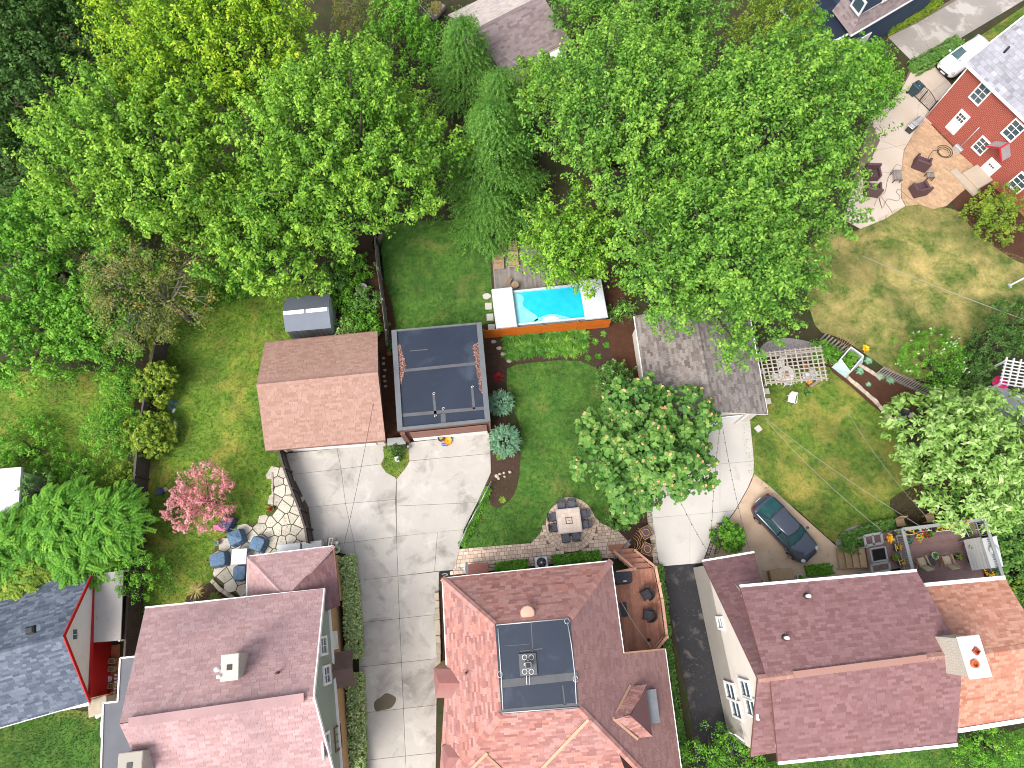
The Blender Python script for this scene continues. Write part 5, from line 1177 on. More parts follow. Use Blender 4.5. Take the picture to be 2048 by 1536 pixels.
# globe spruces with needle shoots
def spruce(label, px, py, zc, R_, seed, leafk='spruce', n=800, name='globe_spruce', grp='blue spruces beside the flat garage', cat='shrub', sh=.34):
    rng = np.random.default_rng(seed); c = U(px, py, zc); root = thing(name, label, cat, down(c), grp)
    d = _unit(rng.normal(0, 1, (n, 3))); d = d[d[:, 2] > -.45]; p = np.array(c) + d * np.array([R_, R_, R_ * .95]) * rng.uniform(.55, .95, (len(d), 1))
    v, f, t = sprays(p, _unit(d + rng.normal(0, .18, d.shape) + np.array([0, 0, .15])), rng, 26, sh, .05, .085, .28, .1, np.clip(rng.normal(.45, .15, len(d)), .05, .9), .2, .5, .35, .3); NLEAF[0] += len(f)
    fastmesh('crown', v, f, LEAF[leafk], root, t)
    MB().tube([down(c), c], [.08, .03], 6).build('trunk', M['bark'], root)
spruce('smaller blue globe spruce at the corner of the flat garage', 1001, 806, .8, .85, 110); spruce('larger blue globe spruce beside the driveway apron', 1010, 882, .95, 1.05, 111, n=1000)
# clipped variegated hedges along the driveway
def hedge(label, pts_px, width, h, leafk, seed, dens=95, name='hedge', leaf=.09, grp=None, cat='hedge'):
    rng = np.random.default_rng(seed); W = [U(x, y, h * .8) for x, y in pts_px]; W = [down(p) for p in W]; root = thing(name, label, cat, W[0], grp); P, A = [], []
    for a, b in zip(W[:-1], W[1:]):
        d = (b - a); L = d.length; d.normalize(); s = Vector((d.y, -d.x, 0)); n = int(L * (width + 2 * h) * dens)
        for k in range(n):
            t = rng.random() * L; q = rng.random() * (width + 2 * h)
            if q < h: off, z, nr = -width / 2, q, -s
            elif q < h + width: off, z, nr = q - h - width / 2, h, Vector((0, 0, 1))
            else: off, z, nr = width / 2, q - h - width, s
            bump = .05 * math.sin(t * 3.1) + .04 * math.sin(t * 7.7 + off * 5); z = z + (bump if z > .7 * h else 0)
            p = a + d * t + s * (off * (1 + .06 * math.sin(t * 4.3))) + Vector((0, 0, z)); P.append(p); A.append(nr)
    P, A = np.array(P), np.array(A)
    v, f, t = sprays(P, _unit(A + rng.normal(0, .4, A.shape) + np.array([0, 0, .3])), rng, 13, .13, .1, leaf, .65, .1, np.clip(rng.normal(.5, .2, len(P)), .02, .98), .3, .5, .1, .6); NLEAF[0] += len(f)
    fastmesh('foliage', v, f, LEAF[leafk], root, t)
    core = MB()
    for a, b in zip(W[:-1], W[1:]): core.bar(a + Vector((0, 0, h * .45)), b + Vector((0, 0, h * .45)), width * .6, h * .7, .45)
    core.build('inner_foliage', LEAF[leafk], root)
GHH = 'variegated hedges along the driveway'
hedge('long pale variegated hedge above the brown awning, beside the driveway', [(692,1112),(700,1180),(704,1240),(707,1318)], .85, .8, 'hedge', 120, grp=GHH); hedge('long pale variegated hedge below the brown awning, beside the driveway', [(708,1346),(711,1420),(713,1480),(714,1600)], .85, .8, 'hedge', 121, grp=GHH)
hedge('narrow green hedge strip between the deck and the asphalt drive', [(1316,1130),(1326,1190),(1336,1300),(1350,1400),(1366,1500),(1380,1600)], .42, .35, 'catalpa', 122, dens=70)
hedge('yellow green clipped hedge below the blue house', [(1775,58),(1810,40),(1845,22),(1880,0)], .7, .6, 'lime', 123)
hedge('low straggly hedge between the neighbour drive and the white car', [(1825,135),(1860,118),(1895,98),(1925,80)], 1.3, .5, 'catalpa', 124, dens=40, leaf=.11)
hedge('low green planting right of the air conditioner', [(1105,1122),(1150,1117),(1200,1111)], .55, .45, 'fresh', 125, leaf=.09); hedge('low green planting left of the air conditioner', [(990,1136),(1020,1132),(1055,1128)], .5, .45, 'fresh', 126, leaf=.09)
hedge('rounded green border shrubs at the left corner of the planted deck', [(1690,1085),(1720,1075),(1750,1062),(1790,1052)], .9, .55, 'catalpa', 127, leaf=.09)
hedge('white flecked shrub in front of the plum roof', [(1615,1142),(1640,1139),(1665,1137)], .5, .5, 'fresh', 128, leaf=.09)
hedge('green strip between the chain link rail and the apron', [(978,975),(950,1040),(922,1092)], .35, .12, 'fresh', 129)
# arching strap-leaved plants
def strap_plant(root, c, n, L, wd, rng, leafk='grassy', up=.75, nm='foliage'):
    ang = rng.uniform(0, 2 * np.pi, n); el = rng.uniform(.5, 1.2, n) * up; Ls = L * rng.uniform(.6, 1.1, n); V, F, T = [], [], []
    tb = rng.uniform(.05, .6)
    h = np.stack([np.cos(ang), np.sin(ang), np.zeros(n)], 1); sd_ = np.stack([-np.sin(ang), np.cos(ang), np.zeros(n)], 1); rows = []
    for s, w in ((0, .5), (.4, 1), (.75, .75), (1, .05)):
        q = np.array(c) + h * (Ls * s * np.cos(el))[:, None] + np.array([0, 0, 1.]) * (Ls * (s * np.sin(el) - .75 * s * s * np.cos(el) * .9))[:, None]; q[:, 2] = np.maximum(q[:, 2], c[2] + .015)
        rows += [q - sd_ * wd * w / 2, q + sd_ * wd * w / 2]
    V = np.stack(rows, 1).reshape(-1, 3); o = (np.arange(n) * 8)[:, None]
    F = np.concatenate([o + np.array([[2 * i, 2 * i + 1, 2 * i + 3, 2 * i + 2]]) for i in range(3)]); T = np.clip(np.tile(tb + rng.normal(0, .15, n), 3), .01, .99)
    NLEAF[0] += len(F); return V, F, T
def strap(name, label, px, py, n, L, wd, seed, leafk='grassy', cat='plant', grp=None, z=.03, up=.75):
    rng = np.random.default_rng(seed); c = U(px, py, z); v, f, t = strap_plant(None, c, n, L, wd, rng, leafk, up)
    o = fastmesh(name, v, f, LEAF[leafk], None, t); return tag(o, label, cat, grp)
rr = random.Random(5); k = 0; DL = [(1010,690),(1160,668),(1165,700),(1120,715),(1060,722),(1015,712)]
for x in range(1014, 1166, 15):
    for j, y in enumerate((676, 692, 708)):
        yy = y - (x - 1014) * .06 + rr.uniform(-4, 4); strap('daylily', 'arching strap leaved daylily clump in the bed below the orange fence', x + rr.uniform(-4, 4), yy, 90, .7, .06, 200 + k, grp='daylilies below the orange fence'); k += 1
for i, (x, y, lab) in enumerate(((1172,690,'nearest the daylilies'),(1190,683,'in the middle'),(1213,690,'nearest the red path'),(1196,712,'at the lower right'),(1176,716,'nearest the centre lawn'),(1207,668,'nearest the orange fence'))): strap('perennial', 'small rounded perennial clump in the dark mulch, ' + lab, x, y, 50, .34, .07, 260 + i, 'fresh', grp='perennials beside the red path')
strap('ornamental_grass', 'straw coloured spiky ornamental grass at the patio end of the left lawn', 392, 1182, 90, .75, .03, 270, 'straw')
strap('shrub', 'small dark red leaved shrub beside the flat garage', 996, 754, 120, .5, .06, 271, 'red', 'shrub')
for i, (x, y, lab) in enumerate(((1000,914,'yellow green perennial below the larger blue spruce'),(1005,1000,'yellow flowered perennial in the tip of the mulch bed'))): strap('perennial', lab, x, y, 50, .35, .06, 272 + i, 'lime')
for i, (x, y, r, lab) in enumerate(((345,810,.5,'blue green hosta above the white stone'),(347,850,.55,'blue green hosta beside the red ornament'),(346,868,.5,'blue green hosta below the red ornament'),(402,598,.5,'blue green hosta under the olive tree'))): strap('hosta', lab, x, y, 60, r, .12, 280 + i, 'hosta', grp='blue hostas on the left lawn edge')
for i, (x, y, lab) in enumerate(((1736,722,'grey green lavender clump nearest the glass cold frame'),(1720,742,'low herb clump below the glass cold frame'),(1760,752,'grey green herb clump in the middle of the raised bed'),(1780,760,'grey green herb clump beside the picket fence'),(1737,769,'tiny herb clump near the stone edging'))): strap('herb', lab, x, y, 70, .42 if i < 4 else .25, .05, 290 + i, 'spruce', z=.12)
strap('hosta', 'broad green hosta at the end of the picket fence', 1830, 800, 60, .6, .15, 296, 'lime'); strap('iris', 'spiky iris clump beside the gravel patch', 1792, 868, 60, .6, .03, 297); strap('hosta', 'green hosta above the gravel patch', 1812, 812, 40, .4, .12, 298, 'fresh')
strap('fern', 'sprawling fern behind the cold frame', 1660, 703, 60, .7, .09, 299, 'fresh')
strap('perennial', 'orange tinged perennial beside the dark fence', 310, 930, 50, .4, .07, 300, 'olive'); strap('perennial', 'dry brown perennial by the patio edging', 430, 1195, 80, .55, .05, 301, 'olive')
# understory along the wooden fence and behind the shed
GU = 'low undergrowth behind the garages'
for i, (x, y, r, lk, lab) in enumerate(((705,540,1.5,'fresh','undergrowth bush beside the pale log'),(690,605,1.2,'fresh','undergrowth bush right of the shed'),(735,600,1.0,'catalpa','undergrowth bush behind the round white planter'),(735,650,1.1,'fresh','undergrowth bush between shed and wooden fence'),(700,655,.8,'pale','pale leaved undergrowth bush at the garage eave'),(660,560,1.2,'catalpa','undergrowth bush above the shed'),(480,560,1.5,'fresh','undergrowth bush at the top of the left lawn'),(560,545,1.3,'catalpa','dark undergrowth bush left of the shed'),(420,600,1.0,'fresh','undergrowth bush below the olive tree'))): tree('bush', lab, 'bush', x, y, .6, r, .7, lk, 310 + i, 6, 4.5, 32, .45, .4, .14, .6, group=GU)
for i, (x, y, r, lab) in enumerate(((790,690,.5,'small weeds in the gap between the two garages'),(1250,620,.9,'low green shrub beside the red mulch path'),(1225,630,.6,'small twiggy shrub over the right end of the orange fence'),(1275,560,1.2,'green bush above the red mulch path'))): tree('bush', lab, 'bush', x, y, .4, r, .5, 'catalpa', 330 + i, 5, 5, 28, .35, .3, .11, .5)
tree('bush', 'dark clipped shrub on the grass island in the apron', 'bush', 795, 905, .5, .5, .5, 'dark', 340, 5, 9, 36, .2, .16, .07, .6)
tree('climber', 'leafy climber over the corner of the wooden pergola', 'climber', 1636, 704, 1.7, .8, .6, 'fresh', 341, 5, 6, 36, .35, .3, .11, .5)
tree('bush', 'green bush between the pergola and the cold frame', 'bush', 1668, 712, .5, .7, .5, 'fresh', 342, 5, 6, 30, .35, .3, .11, .5)
tree('bush', 'bright bush behind the deck corner, over the lower right steps', 'bush', 1700, 1090, .5, .7, .5, 'catalpa', 343, 5, 6, 30, .35, .3, .1, .5)
print('LEAVES', NLEAF[0])
# ------------------------------------------------------------------ materials for objects
def wood(name, c, c2=None, rnd=.18, rough=.75, grain=14): return plain(name, c, c2, 3, rough, .25, grain, rnd=rnd)
M['cedar'] = wood('red_cedar_deck', (.431, .203, .136), (.345, .151, .100)); M['cedar_rail'] = wood('cedar_rail', (.517, .288, .200), (.431, .220, .154))
M['grey_wood'] = wood('weathered_grey_wood', (.24, .215, .195), (.17, .15, .135)); M['brown_fence'] = wood('dark_brown_fence', (.085, .066, .06), (.065, .052, .048), .1)
M['orange_fence'] = wood('orange_stained_boards', (.52, .13, .01), (.44, .10, .008), .08); M['teak'] = wood('teak', (.36, .24, .15), (.27, .175, .105)); M['pergola'] = wood('pale_pergola_wood', (.42, .37, .31), (.34, .3, .25))
M['tan_board'] = wood('tan_board', (.42, .29, .17), (.36, .24, .14)); M['mauve_deck'] = wood('mauve_composite_deck', (.24, .145, .135), (.2, .12, .115), .1); M['grey_paint'] = plain('grey_painted_rail', (.28, .29, .285), (.24, .25, .25), 2, .6)
M['cover_blue'] = plain('blue_furniture_cover', (.10, .165, .25), (.08, .135, .215), 3, .7, .3, 12, rnd=.1); M['navy'] = plain('navy_cover', (.060, .085, .170), (.051, .071, .145), 3, .7, .2)
M['wicker'] = plain('brown_wicker', (.085, .058, .055), (.06, .04, .04), 20, .7, .5, 60); M['cushion'] = plain('charcoal_cushion', (.05, .05, .06), (.04, .04, .05), 6, .85); M['plum_plastic'] = plain('plum_resin_wicker', (.10, .055, .06), (.075, .042, .048), 12, .6, .4, 50)
M['plastic_white'] = plain('white_plastic', (.629, .629, .629), (.578, .578, .586), 2, .4); M['spa_shell'] = plain('spa_acrylic', (.527, .578, .595), (.468, .544, .570), 1.5, .25); M['spa_cover'] = plain('spa_cover_vinyl', (.527, .544, .570), (.476, .501, .527), 1, .5, .05)
M['pot_terra'] = plain('terracotta', (.42, .15, .06), (.36, .12, .05), 4, .8); M['pot_dark'] = plain('dark_pot', (.05, .052, .055), (.035, .036, .04), 4, .5); M['pot_white'] = plain('white_pot', (.6, .58, .54), (.5, .49, .46), 4, .6); M['soil'] = plain('potting_soil', (.035, .025, .018), None, 12, .95, .6)
M['tile_table'] = plain('tile_table_top', (.546, .452, .378), (.493, .389, .326), 9, .45, .08, 14); M['iron'] = plain('dark_iron', (.032, .032, .036), (.042, .042, .047), 5, .5, .1); M['mesh_seat'] = plain('sling_seat', (.063, .063, .079), (.105, .105, .126), 30, .7, .3, 60)
M['rubber'] = plain('rubber', (.015, .015, .016), None, 4, .8); M['hose'] = plain('hose', (.045, .05, .035), None, 4, .5); M['wire'] = plain('wire', (.3, .3, .3), None, 4, .5); M['wire_dark'] = plain('dark_wire', (.05, .05, .05), None, 4, .5)
M['rock'] = plain('pale_rock', (.48, .42, .34), (.38, .32, .25), 5, .9, .4, 15, rnd=.2); M['pink'] = plain('pink_umbrella', (.62, .04, .2), (.66, .22, .36), 6, .7); M['rope'] = plain('string_light', (.55, .48, .38), None, 9, .7)
def metalpaint(name, col, rough=.28):
    m, nt, b, o = _nodes(name); b.inputs['Base Color'].default_value = (*col, 1); b.inputs['Metallic'].default_value = .35; b.inputs['Roughness'].default_value = rough
    b.inputs['Coat Weight'].default_value = .8; b.inputs['Coat Roughness'].default_value = .05; n = _noise(nt, 60, 2, .5, _pos(nt)); _bump(nt, b, n, .02, .002); return m
M['paint_dark'] = metalpaint('dark_blue_grey_paint', (.045, .055, .08)); M['paint_white'] = metalpaint('white_car_paint', (.68, .69, .7)); M['paint_white'].node_tree.nodes['Principled BSDF'].inputs['Metallic'].default_value = 0
M['car_glass'] = glass_mat('car_glass', (.012, .045, .05), .04); M['chrome'] = plain('bright_metal', (.6, .6, .6), None, 3, .25, metal=.9); M['lamp_clear'] = plain('clear_lamp', (.5, .5, .5), None, 3, .15); M['lamp_red'] = plain('red_lamp', (.12, .006, .006), None, 3, .2)
M['aqua'] = plain('aqua_acrylic', (.14, .46, .5), (.22, .5, .54), 2, .15)
def water_mat():
    m, nt, b, o = _nodes('spa_water'); b.inputs['Base Color'].default_value = (.005, .42, .56, 1); b.inputs['Roughness'].default_value = .05; pos = _pos(nt)
    nt.links.new(_mix(nt, _noise(nt, 2.0, 3, .5, pos), (.004, .36, .50), (.03, .50, .62)), b.inputs['Base Color']); _bump(nt, b, _noise(nt, 5, 2, .5, pos), .15, .03); return m
M['water'] = water_mat()
def planks_in(root, poly, ang, width, z, mat, th=.03, gap=.008, name='plank'):
    """boards of one width running along ang, cut to the outline"""
    ca, sa = math.cos(ang), math.sin(ang); P = ccw([(p[0], p[1]) for p in poly]); vs = [-x * sa + y * ca for x, y in P]; v = min(vs)
    while v < max(vs):
        q = clip2(P, (-sa * (v + gap / 2), ca * (v + gap / 2)), (sa, -ca)); q = clip2(q, (-sa * (v + width - gap / 2), ca * (v + width - gap / 2)), (-sa, ca)) if len(q) > 2 else q
        if len(q) > 2 and abs(area2(q)) > .01: MB().prism(q, z - th, z + random.uniform(-.002, .002)).build(name, mat, root)
        v += width
def pot(name, label, px, py, r, h, mat, leafk=None, n=40, L=.35, wd=.05, z=.05, group=None, seed=0, flower=None, cat='plant pot', square=False):
    c = U(px, py, z); root = thing(name, label, cat, c, group)
    prof = [(r * .72, 0), (r * .98, h * .9), (r * 1.06, h * .9), (r * 1.06, h), (r * .9, h), (r * .88, h * .86)]
    MB().lathe(prof, c, 4 if square else 14, smooth=not square).build('pot', M[mat], root); MB().lathe([(.01, h * .84), (r * .89, h * .85)], c, 4 if square else 14).build('soil', M['soil'], root)
    if leafk:
        v, f, t = strap_plant(None, c + Vector((0, 0, h * .85)), n, L, wd, np.random.default_rng(seed + int(px)), leafk, 1.0); fastmesh('foliage', v, f, LEAF[leafk], root, t)
    if flower:
        rng = np.random.default_rng(seed + 7); m = 16; q = np.array(c) + np.c_[rng.normal(0, r * .7, (m, 2)), np.full(m, h + L * .45)]
        v, f, t = sprays(q, np.tile([[0, 0, 1.]], (m, 1)), rng, 6, .06, .06, .075, .9); fastmesh('blossom', v, f, LEAF[flower], root, t)
    return root
# ------------------------------------------------------------------ cars
def car(name, label, paint, L, W, H, loc, rz, hood=.30, suv=False):
    root = thing(name, label, 'car'); hl, hw = L / 2, W / 2; belt = H * .62
    xs = np.linspace(-1, 1, 23); rings = []
    for s in xs:
        e = abs(s); w = hw * (1 - .30 * max(0, (e - .72) / .28) ** 2.2); x = s * hl
        front = s > 0
        zt = belt * (1 - (.24 if front else .10) * max(0, (e - .35) / .65) ** (1.3 if front else 3)) * (1 - .22 * max(0, (e - .9) / .1) ** 2); zb = .2 + .14 * max(0, (e - .8) / .2) ** 2
        ring = [(x, -w * .9, zb), (x, -w * .99, zb + .14), (x, -w, zt * .72), (x, -w * .955, zt * .93), (x, -w * .82, zt), (x, -w * .45, zt + .035), (x, 0, zt + .05)]
        rings.append(ring + [(x, -y, z) for (x, y, z) in ring[-2::-1]])
    k = len(rings[0]); v = [p for r_ in rings for p in r_]; f = [(i * k + j, (i + 1) * k + j, (i + 1) * k + j + 1, i * k + j + 1) for i in range(len(xs) - 1) for j in range(k - 1)]
    f += [tuple(range(k)), tuple(range((len(xs) - 1) * k + k - 1, (len(xs) - 1) * k - 1, -1))] + [(i * k, i * k + k - 1, (i + 1) * k + k - 1, (i + 1) * k) for i in range(len(xs) - 1)]
    body = MB().add(v, f, 0, True).build('body', paint, root); md = body.modifiers.new('sub', 'SUBSURF'); md.levels = md.render_levels = 1
    # cabin: glass loft, painted roof on top
    x0, x1 = -hl * (.80 if not suv else .9), hl * .42; rx0, rx1 = -hl * (.46 if not suv else .72), hl * .14
    def outline(xa, xb, w, z, n=5):
        pts = []
        for i in range(n): t = i / (n - 1); pts.append((xb + .10 * math.sin(math.pi * t), -w + 2 * w * t, z + .02 * math.sin(math.pi * t)))
        for i in range(n): t = i / (n - 1); pts.append((xa - .08 * math.sin(math.pi * t), w - 2 * w * t, z + .02 * math.sin(math.pi * t)))
        return pts
    bot, top = outline(x0, x1, hw * .86, belt * .97), outline(rx0, rx1, hw * .66, H - .02); n = len(bot)
    MB().add(bot + top, [(i, (i + 1) % n, n + (i + 1) % n, n + i) for i in range(n)] + [tuple(range(n, 2 * n))], 0, False).build('glass', M['car_glass'], root)
    rt = outline(rx0 - .06, rx1 + .05, hw * .685, H - .005); rt2 = outline(rx0 + .1, rx1 - .1, hw * .52, H + .035); rc_ = outline(rx0 - .06, rx1 + .05, hw * .685, H - .05)
    MB().add(rc_ + rt + rt2, [(i, (i + 1) % n, n + (i + 1) % n, n + i) for i in range(n)] + [(n + i, n + (i + 1) % n, 2 * n + (i + 1) % n, 2 * n + i) for i in range(n)] + [tuple(range(2 * n, 3 * n))], 0, True).build('roof', paint, root)
    for sy in (-1, 1):
        for (bx, tx) in ((x1, rx1), (x0, rx0)): MB().bar((bx, sy * hw * .86, belt * .98), (tx, sy * hw * .675, H - .02), .09, .06).build('pillar', paint, root)
        MB().bar((-.05, sy * hw * .87, belt * .97), (-.15, sy * hw * .685, H - .03), .09, .05).build('pillar', M['black'], root)
        mr = MB(); mr.blob((x1 - .15, sy * (hw + .09), belt + .04), (.09, .12, .075), 3, 8, 5, 0); mr.build('mirror', paint, root)
        hd = MB(); hd.blob((hl * .86, sy * hw * .66, belt * .74), (.26, .17, .09), 1, 8, 5, 0); hd.build('headlight', M['lamp_clear'], root)
        tl_ = MB(); tl_.blob((-hl * .93, sy * hw * .68, belt * .8), (.09, .17, .09), 1, 8, 5, 0); tl_.build('taillight', M['lamp_red'], root)
        for wx in (hl * .62, -hl * .6):
            def wheel(prof, nm, mt, par):
                mb = MB(); seg = 18; vs = [(wx + r * math.cos(2 * math.pi * j / seg), sy * (hw - .11) + y, .33 + r * math.sin(2 * math.pi * j / seg)) for r, y in prof for j in range(seg)]; m_ = len(prof)
                mb.add(vs, [(i * seg + j, i * seg + (j + 1) % seg, (i + 1) * seg + (j + 1) % seg, (i + 1) * seg + j) for i in range(m_ - 1) for j in range(seg)] + [tuple(range(seg)), tuple(range((m_ - 1) * seg, m_ * seg))], 0, True); return mb.build(nm, mt, par)
            wh = wheel([(.28, -.11), (.33, -.08), (.33, .08), (.28, .11)], 'wheel', M['rubber'], root); wheel([(.2, -.125), (.22, 0), (.2, .125)], 'rim', M['chrome'], wh)
        MB().box((-.15, sy * hw * .985, belt * .8), (.2, .04, .035)).build('door_handle', paint, root)
    MB().box((hl * .985, 0, belt * .48), (.05, W * .52, .2)).build('grille', M['black'], root); MB().box((hl * 1.005, 0, .42), (.03, .46, .12)).build('number_plate', M['plastic_white'], root); MB().box((-hl * 1.0, 0, .55), (.03, .46, .12)).build('number_plate', M['plastic_white'], root)
    wp = MB(); wp.tube([(x1 + .07, -.5, belt + .06), (x1 - .22, .1, belt + .22)], .012, 4); wp.tube([(x1 + .07, .1, belt + .06), (x1 - .22, .62, belt + .22)], .012, 4); wp.build('wiper', M['black'], root)
    return place(root, loc, rz)
ca, cb = U(1514,1000,.5), U(1623,1116,.5); cm = (ca + cb) / 2
car('parked_car', 'dark blue grey sedan parked on the tan stamped pad', M['paint_dark'], 4.65, 1.82, 1.45, (cm.x, cm.y, .035), math.atan2((cb - ca).y, (cb - ca).x))
ca, cb = U(1885,145,.5), U(1995,70,.5); d_ = (cb - ca).normalized(); cm = ca + d_ * 2.35
car('parked_car', 'white car half hidden behind the brick house roof', M['paint_white'], 4.6, 1.85, 1.55, (cm.x, cm.y, .045), math.atan2(-d_.y, -d_.x), suv=True)
# ------------------------------------------------------------------ swim spa, orange fence, pool deck
zt = 1.2; sA, sB, sC, sD = U(990,585,zt), U(1203,562,zt), U(1211,634,zt), U(1000,654,zt)
spa = thing('swim_spa', 'swim spa of turquoise water with folded pale covers at both ends', 'swim spa', down((sA + sC) / 2))
o4 = [sA, sB, sC, sD]; i4 = shrink(o4, .16); dp4 = shrink(o4, .45)
sh_ = MB(); no = 4; vs = [down(p, .04) for p in o4] + o4 + i4 + [down(p, zt - .22) for p in i4] + [down(p, .35) for p in dp4]
sh_.add(vs, [(a * 4 + i, a * 4 + (i + 1) % 4, a * 4 + 4 + (i + 1) % 4, a * 4 + 4 + i) for a in range(4) for i in range(4)] + [(16, 17, 18, 19)]); sh_.build('shell', M['spa_shell'], spa)
def spq(u, v, z=zt - .12): p = lerp(lerp(sA, sB, u), lerp(sD, sC, u), v); return down(p, z)
wt = MB(); wt.poly([spq(a, b) for a, b in ((.04, .06), (.96, .06), (.96, .94), (.04, .94))]); wt.build('water', M['water'], spa)
for pts in ([(.05,.1),(.2,.08),(.26,.22),(.24,.42),(.3,.62),(.36,.78),(.34,.92),(.1,.92)], [(.74,.06),(.95,.06),(.95,.34),(.84,.33),(.78,.2)], [(.86,.72),(.95,.66),(.95,.93),(.84,.93)], [(.38,.82),(.5,.76),(.6,.84),(.66,.94),(.34,.94)]):
    MB().prism(smooth_loop([tuple(spq(*q))[:2] for q in pts], 3), zt - .4, zt - .10).build('moulded_seat', M['aqua'], spa)
MB().prism([spq(a, b) for a, b in ((.42, .84), (.52, .82), (.57, .93), (.4, .94))], zt - .2, zt - .04).build('headrest', M['plastic_white'], spa)
for k in range(3): MB().bar(spq(.81, .5 + .06 * k, zt + .0), spq(.86, .5 + .06 * k, zt + .0), .03, .03).build('jet_rail', M['chrome'], spa)
for u0, u1, n_ in ((-.035, .165, 2), (.795, 1.01, 2)):
    for s in range(2):
        MB().bevbox(*(lambda q: (q[0], q[1], .04, q[2]))(((down((spq(u0, .5) + spq(u1, .5)) / 2, zt + .09 + .13 * s)), ((spq(u1, .5) - spq(u0, .5)).length * (1 - .04 * s), (spq(.5, 1.02) - spq(.5, -.02)).length * 1.06, .12), math.atan2((sB - sA).y, (sB - sA).x)))).build('cover_panel', M['spa_cover'], spa)
sk = MB().prism([down(p) for p in shrink(o4, -.04)], .03, .95).build('skirt', M['grey_wood'], spa)
fb = [U(969,677,0), U(1217,655,0)]; of_ = thing('board_fence', 'low orange stained board fence along the swim spa', 'fence', lerp(fb[0], fb[1], .5))
fd = (fb[1] - fb[0]).normalized(); FL = (fb[1] - fb[0]).length; fa = math.atan2(fd.y, fd.x)
cuts = [0, .12, .215, .455, .735, 1.0]
for t0, t1 in zip(cuts[:-1], cuts[1:]):
    for k in range(8):
        p = lerp(fb[0], fb[1], (t0 + t1) / 2); MB().box((p.x, p.y, .14 + .17 * k), ((t1 - t0) * FL - .012, .03, .162), fa).build('board', M['orange_fence'], of_)
for t in cuts: p = lerp(fb[0], fb[1], t) + Vector((-fd.y, fd.x, 0)) * .07; MB().box((p.x, p.y, .72), (.09, .09, 1.42), fa).build('post', M['grey_wood'], of_)
pdk = thing('pool_deck', 'weathered grey plank deck beside the swim spa', 'deck', U(1030, 545, 0)); dpoly = [U(x, y, .28) for x, y in ((983,500),(1030,480),(1090,500),(1180,560),(1185,572),(990,588))]
planks_in(pdk, dpoly, R(95), .14, .28, M['grey_wood']); MB().prism([down(p) for p in dpoly], .02, .24).build('deck_frame', M['grey_wood'], pdk)
def lounger(label, px, py, rz):
    r_ = thing('sun_lounger', label, 'sun lounger', group='teak loungers on the pool deck')
    for k in range(13): MB().box((0, -.55 + .105 * k, .32), (.62, .085, .025)).build('slat', M['teak'], r_)
    for k in range(6): MB().box((0, .83 + .1 * k, .38 + .055 * k), (.62, .085, .025)).build('backrest_slat', M['teak'], r_)
    for s in (-1, 1): MB().box((s * .33, .2, .29), (.05, 1.65, .07)).build('side_rail', M['teak'], r_)
    for s in (-1, 1):
        for y in (-.5, .9): MB().box((s * .3, y, .14), (.06, .06, .26)).build('leg', M['teak'], r_)
    return place(r_, U(px, py, .28), rz)
lounger('slatted teak lounger nearest the lawn edge of the pool deck', 998, 527, R(3)); lounger('slatted teak lounger in the middle of the pool deck', 1027, 524, R(3))
def round_table(name, label, px, py, z, r, h, mat, cat='table'):
    c = U(px, py, z + h); c = down(c, z); root = thing(name, label, cat, c); MB().lathe([(r, h - .04), (r, h), (.01, h)], c, 18, smooth=False).build('top', mat, root)
    for k in range(3): a = 2.1 * k; MB().tube([c + Vector((r * .7 * math.cos(a), r * .7 * math.sin(a), 0)), c + Vector((r * .25 * math.cos(a), r * .25 * math.sin(a), h - .03))], .025, 6).build('leg', mat, root)
    return root
round_table('side_table', 'round woven stool top on the pool deck', 1030, 569, .28, .27, .5, M['teak'])
fs = thing('folding_stool', 'small folded wooden seat beside the round stool', 'stool', U(1017, 563, .28))
for k in range(5): p = U(1013 + 2.0 * k, 562 + .2 * k, .6); MB().box((p.x, p.y, .6), (.05, .45, .02), R(-25)).build('slat', M['teak'], fs)
for k in range(2): p = U(1014 + 6 * k, 563, .4); MB().box((p.x, p.y, .43), (.04, .4, .3), R(-25)).build('leg', M['teak'], fs)
def stone_slab(label, px, py, sx, sy, rz, mat='flag', h=.07, z=.02, group=None, name='stepping_stone', rnd=False, seed=1):
    c = U(px, py, z + h); rr_ = random.Random(seed + int(px)); n = 9 if rnd else 4
    pts = [(c.x + sx * .5 * rr_.uniform(.8, 1.08) * math.cos(2 * math.pi * k / n + rz), c.y + sy * .5 * rr_.uniform(.8, 1.08) * math.sin(2 * math.pi * k / n + rz)) for k in range(n)] if rnd else [(c.x + (a * sx * math.cos(rz) - b * sy * math.sin(rz)) / 2, c.y + (a * sx * math.sin(rz) + b * sy * math.cos(rz)) / 2) for a, b in ((-1, -1), (1, -1), (1, 1), (-1, 1))]
    mb = MB(); mb.prism(pts, z, z + h * .8, top=False); q = inset(pts, .025); mb.prism(q, z + h * .5, z + h) ; ring = ccw(pts)
    mb.prism(inset(pts, .006) or pts, z + h * .4, z + h * .8)
    return tag(mb.build(name, M[mat]), label, 'stone', group)
G1 = 'square stepping stones by the swim spa'
for x, y, lab in ((977,612,'upper square stepping stone beside the swim spa'),(980,634,'middle square stepping stone beside the swim spa'),(983,655,'lowest square stepping stone beside the swim spa at the orange fence')): stone_slab(lab, x, y, .5, .55, R(3), 'concrete_w', group=G1)
stone_slab('rounded pale slab at the spa corner', 973, 592, .7, .5, 0, 'concrete_w', rnd=True)
G2 = 'tan stepping stones in the mulch bed'
for i, (x, y, lab) in enumerate(((987,683,'topmost tan stepping stone below the orange fence'),(998,696,'second tan stepping stone below the orange fence'),(1006,708,'third tan stepping stone below the orange fence'),(1018,722,'lowest tan stepping stone at the lawn corner'))): stone_slab(lab, x, y, .4, .3, .4 * i, 'rock', rnd=True, z=.04, group=G2)
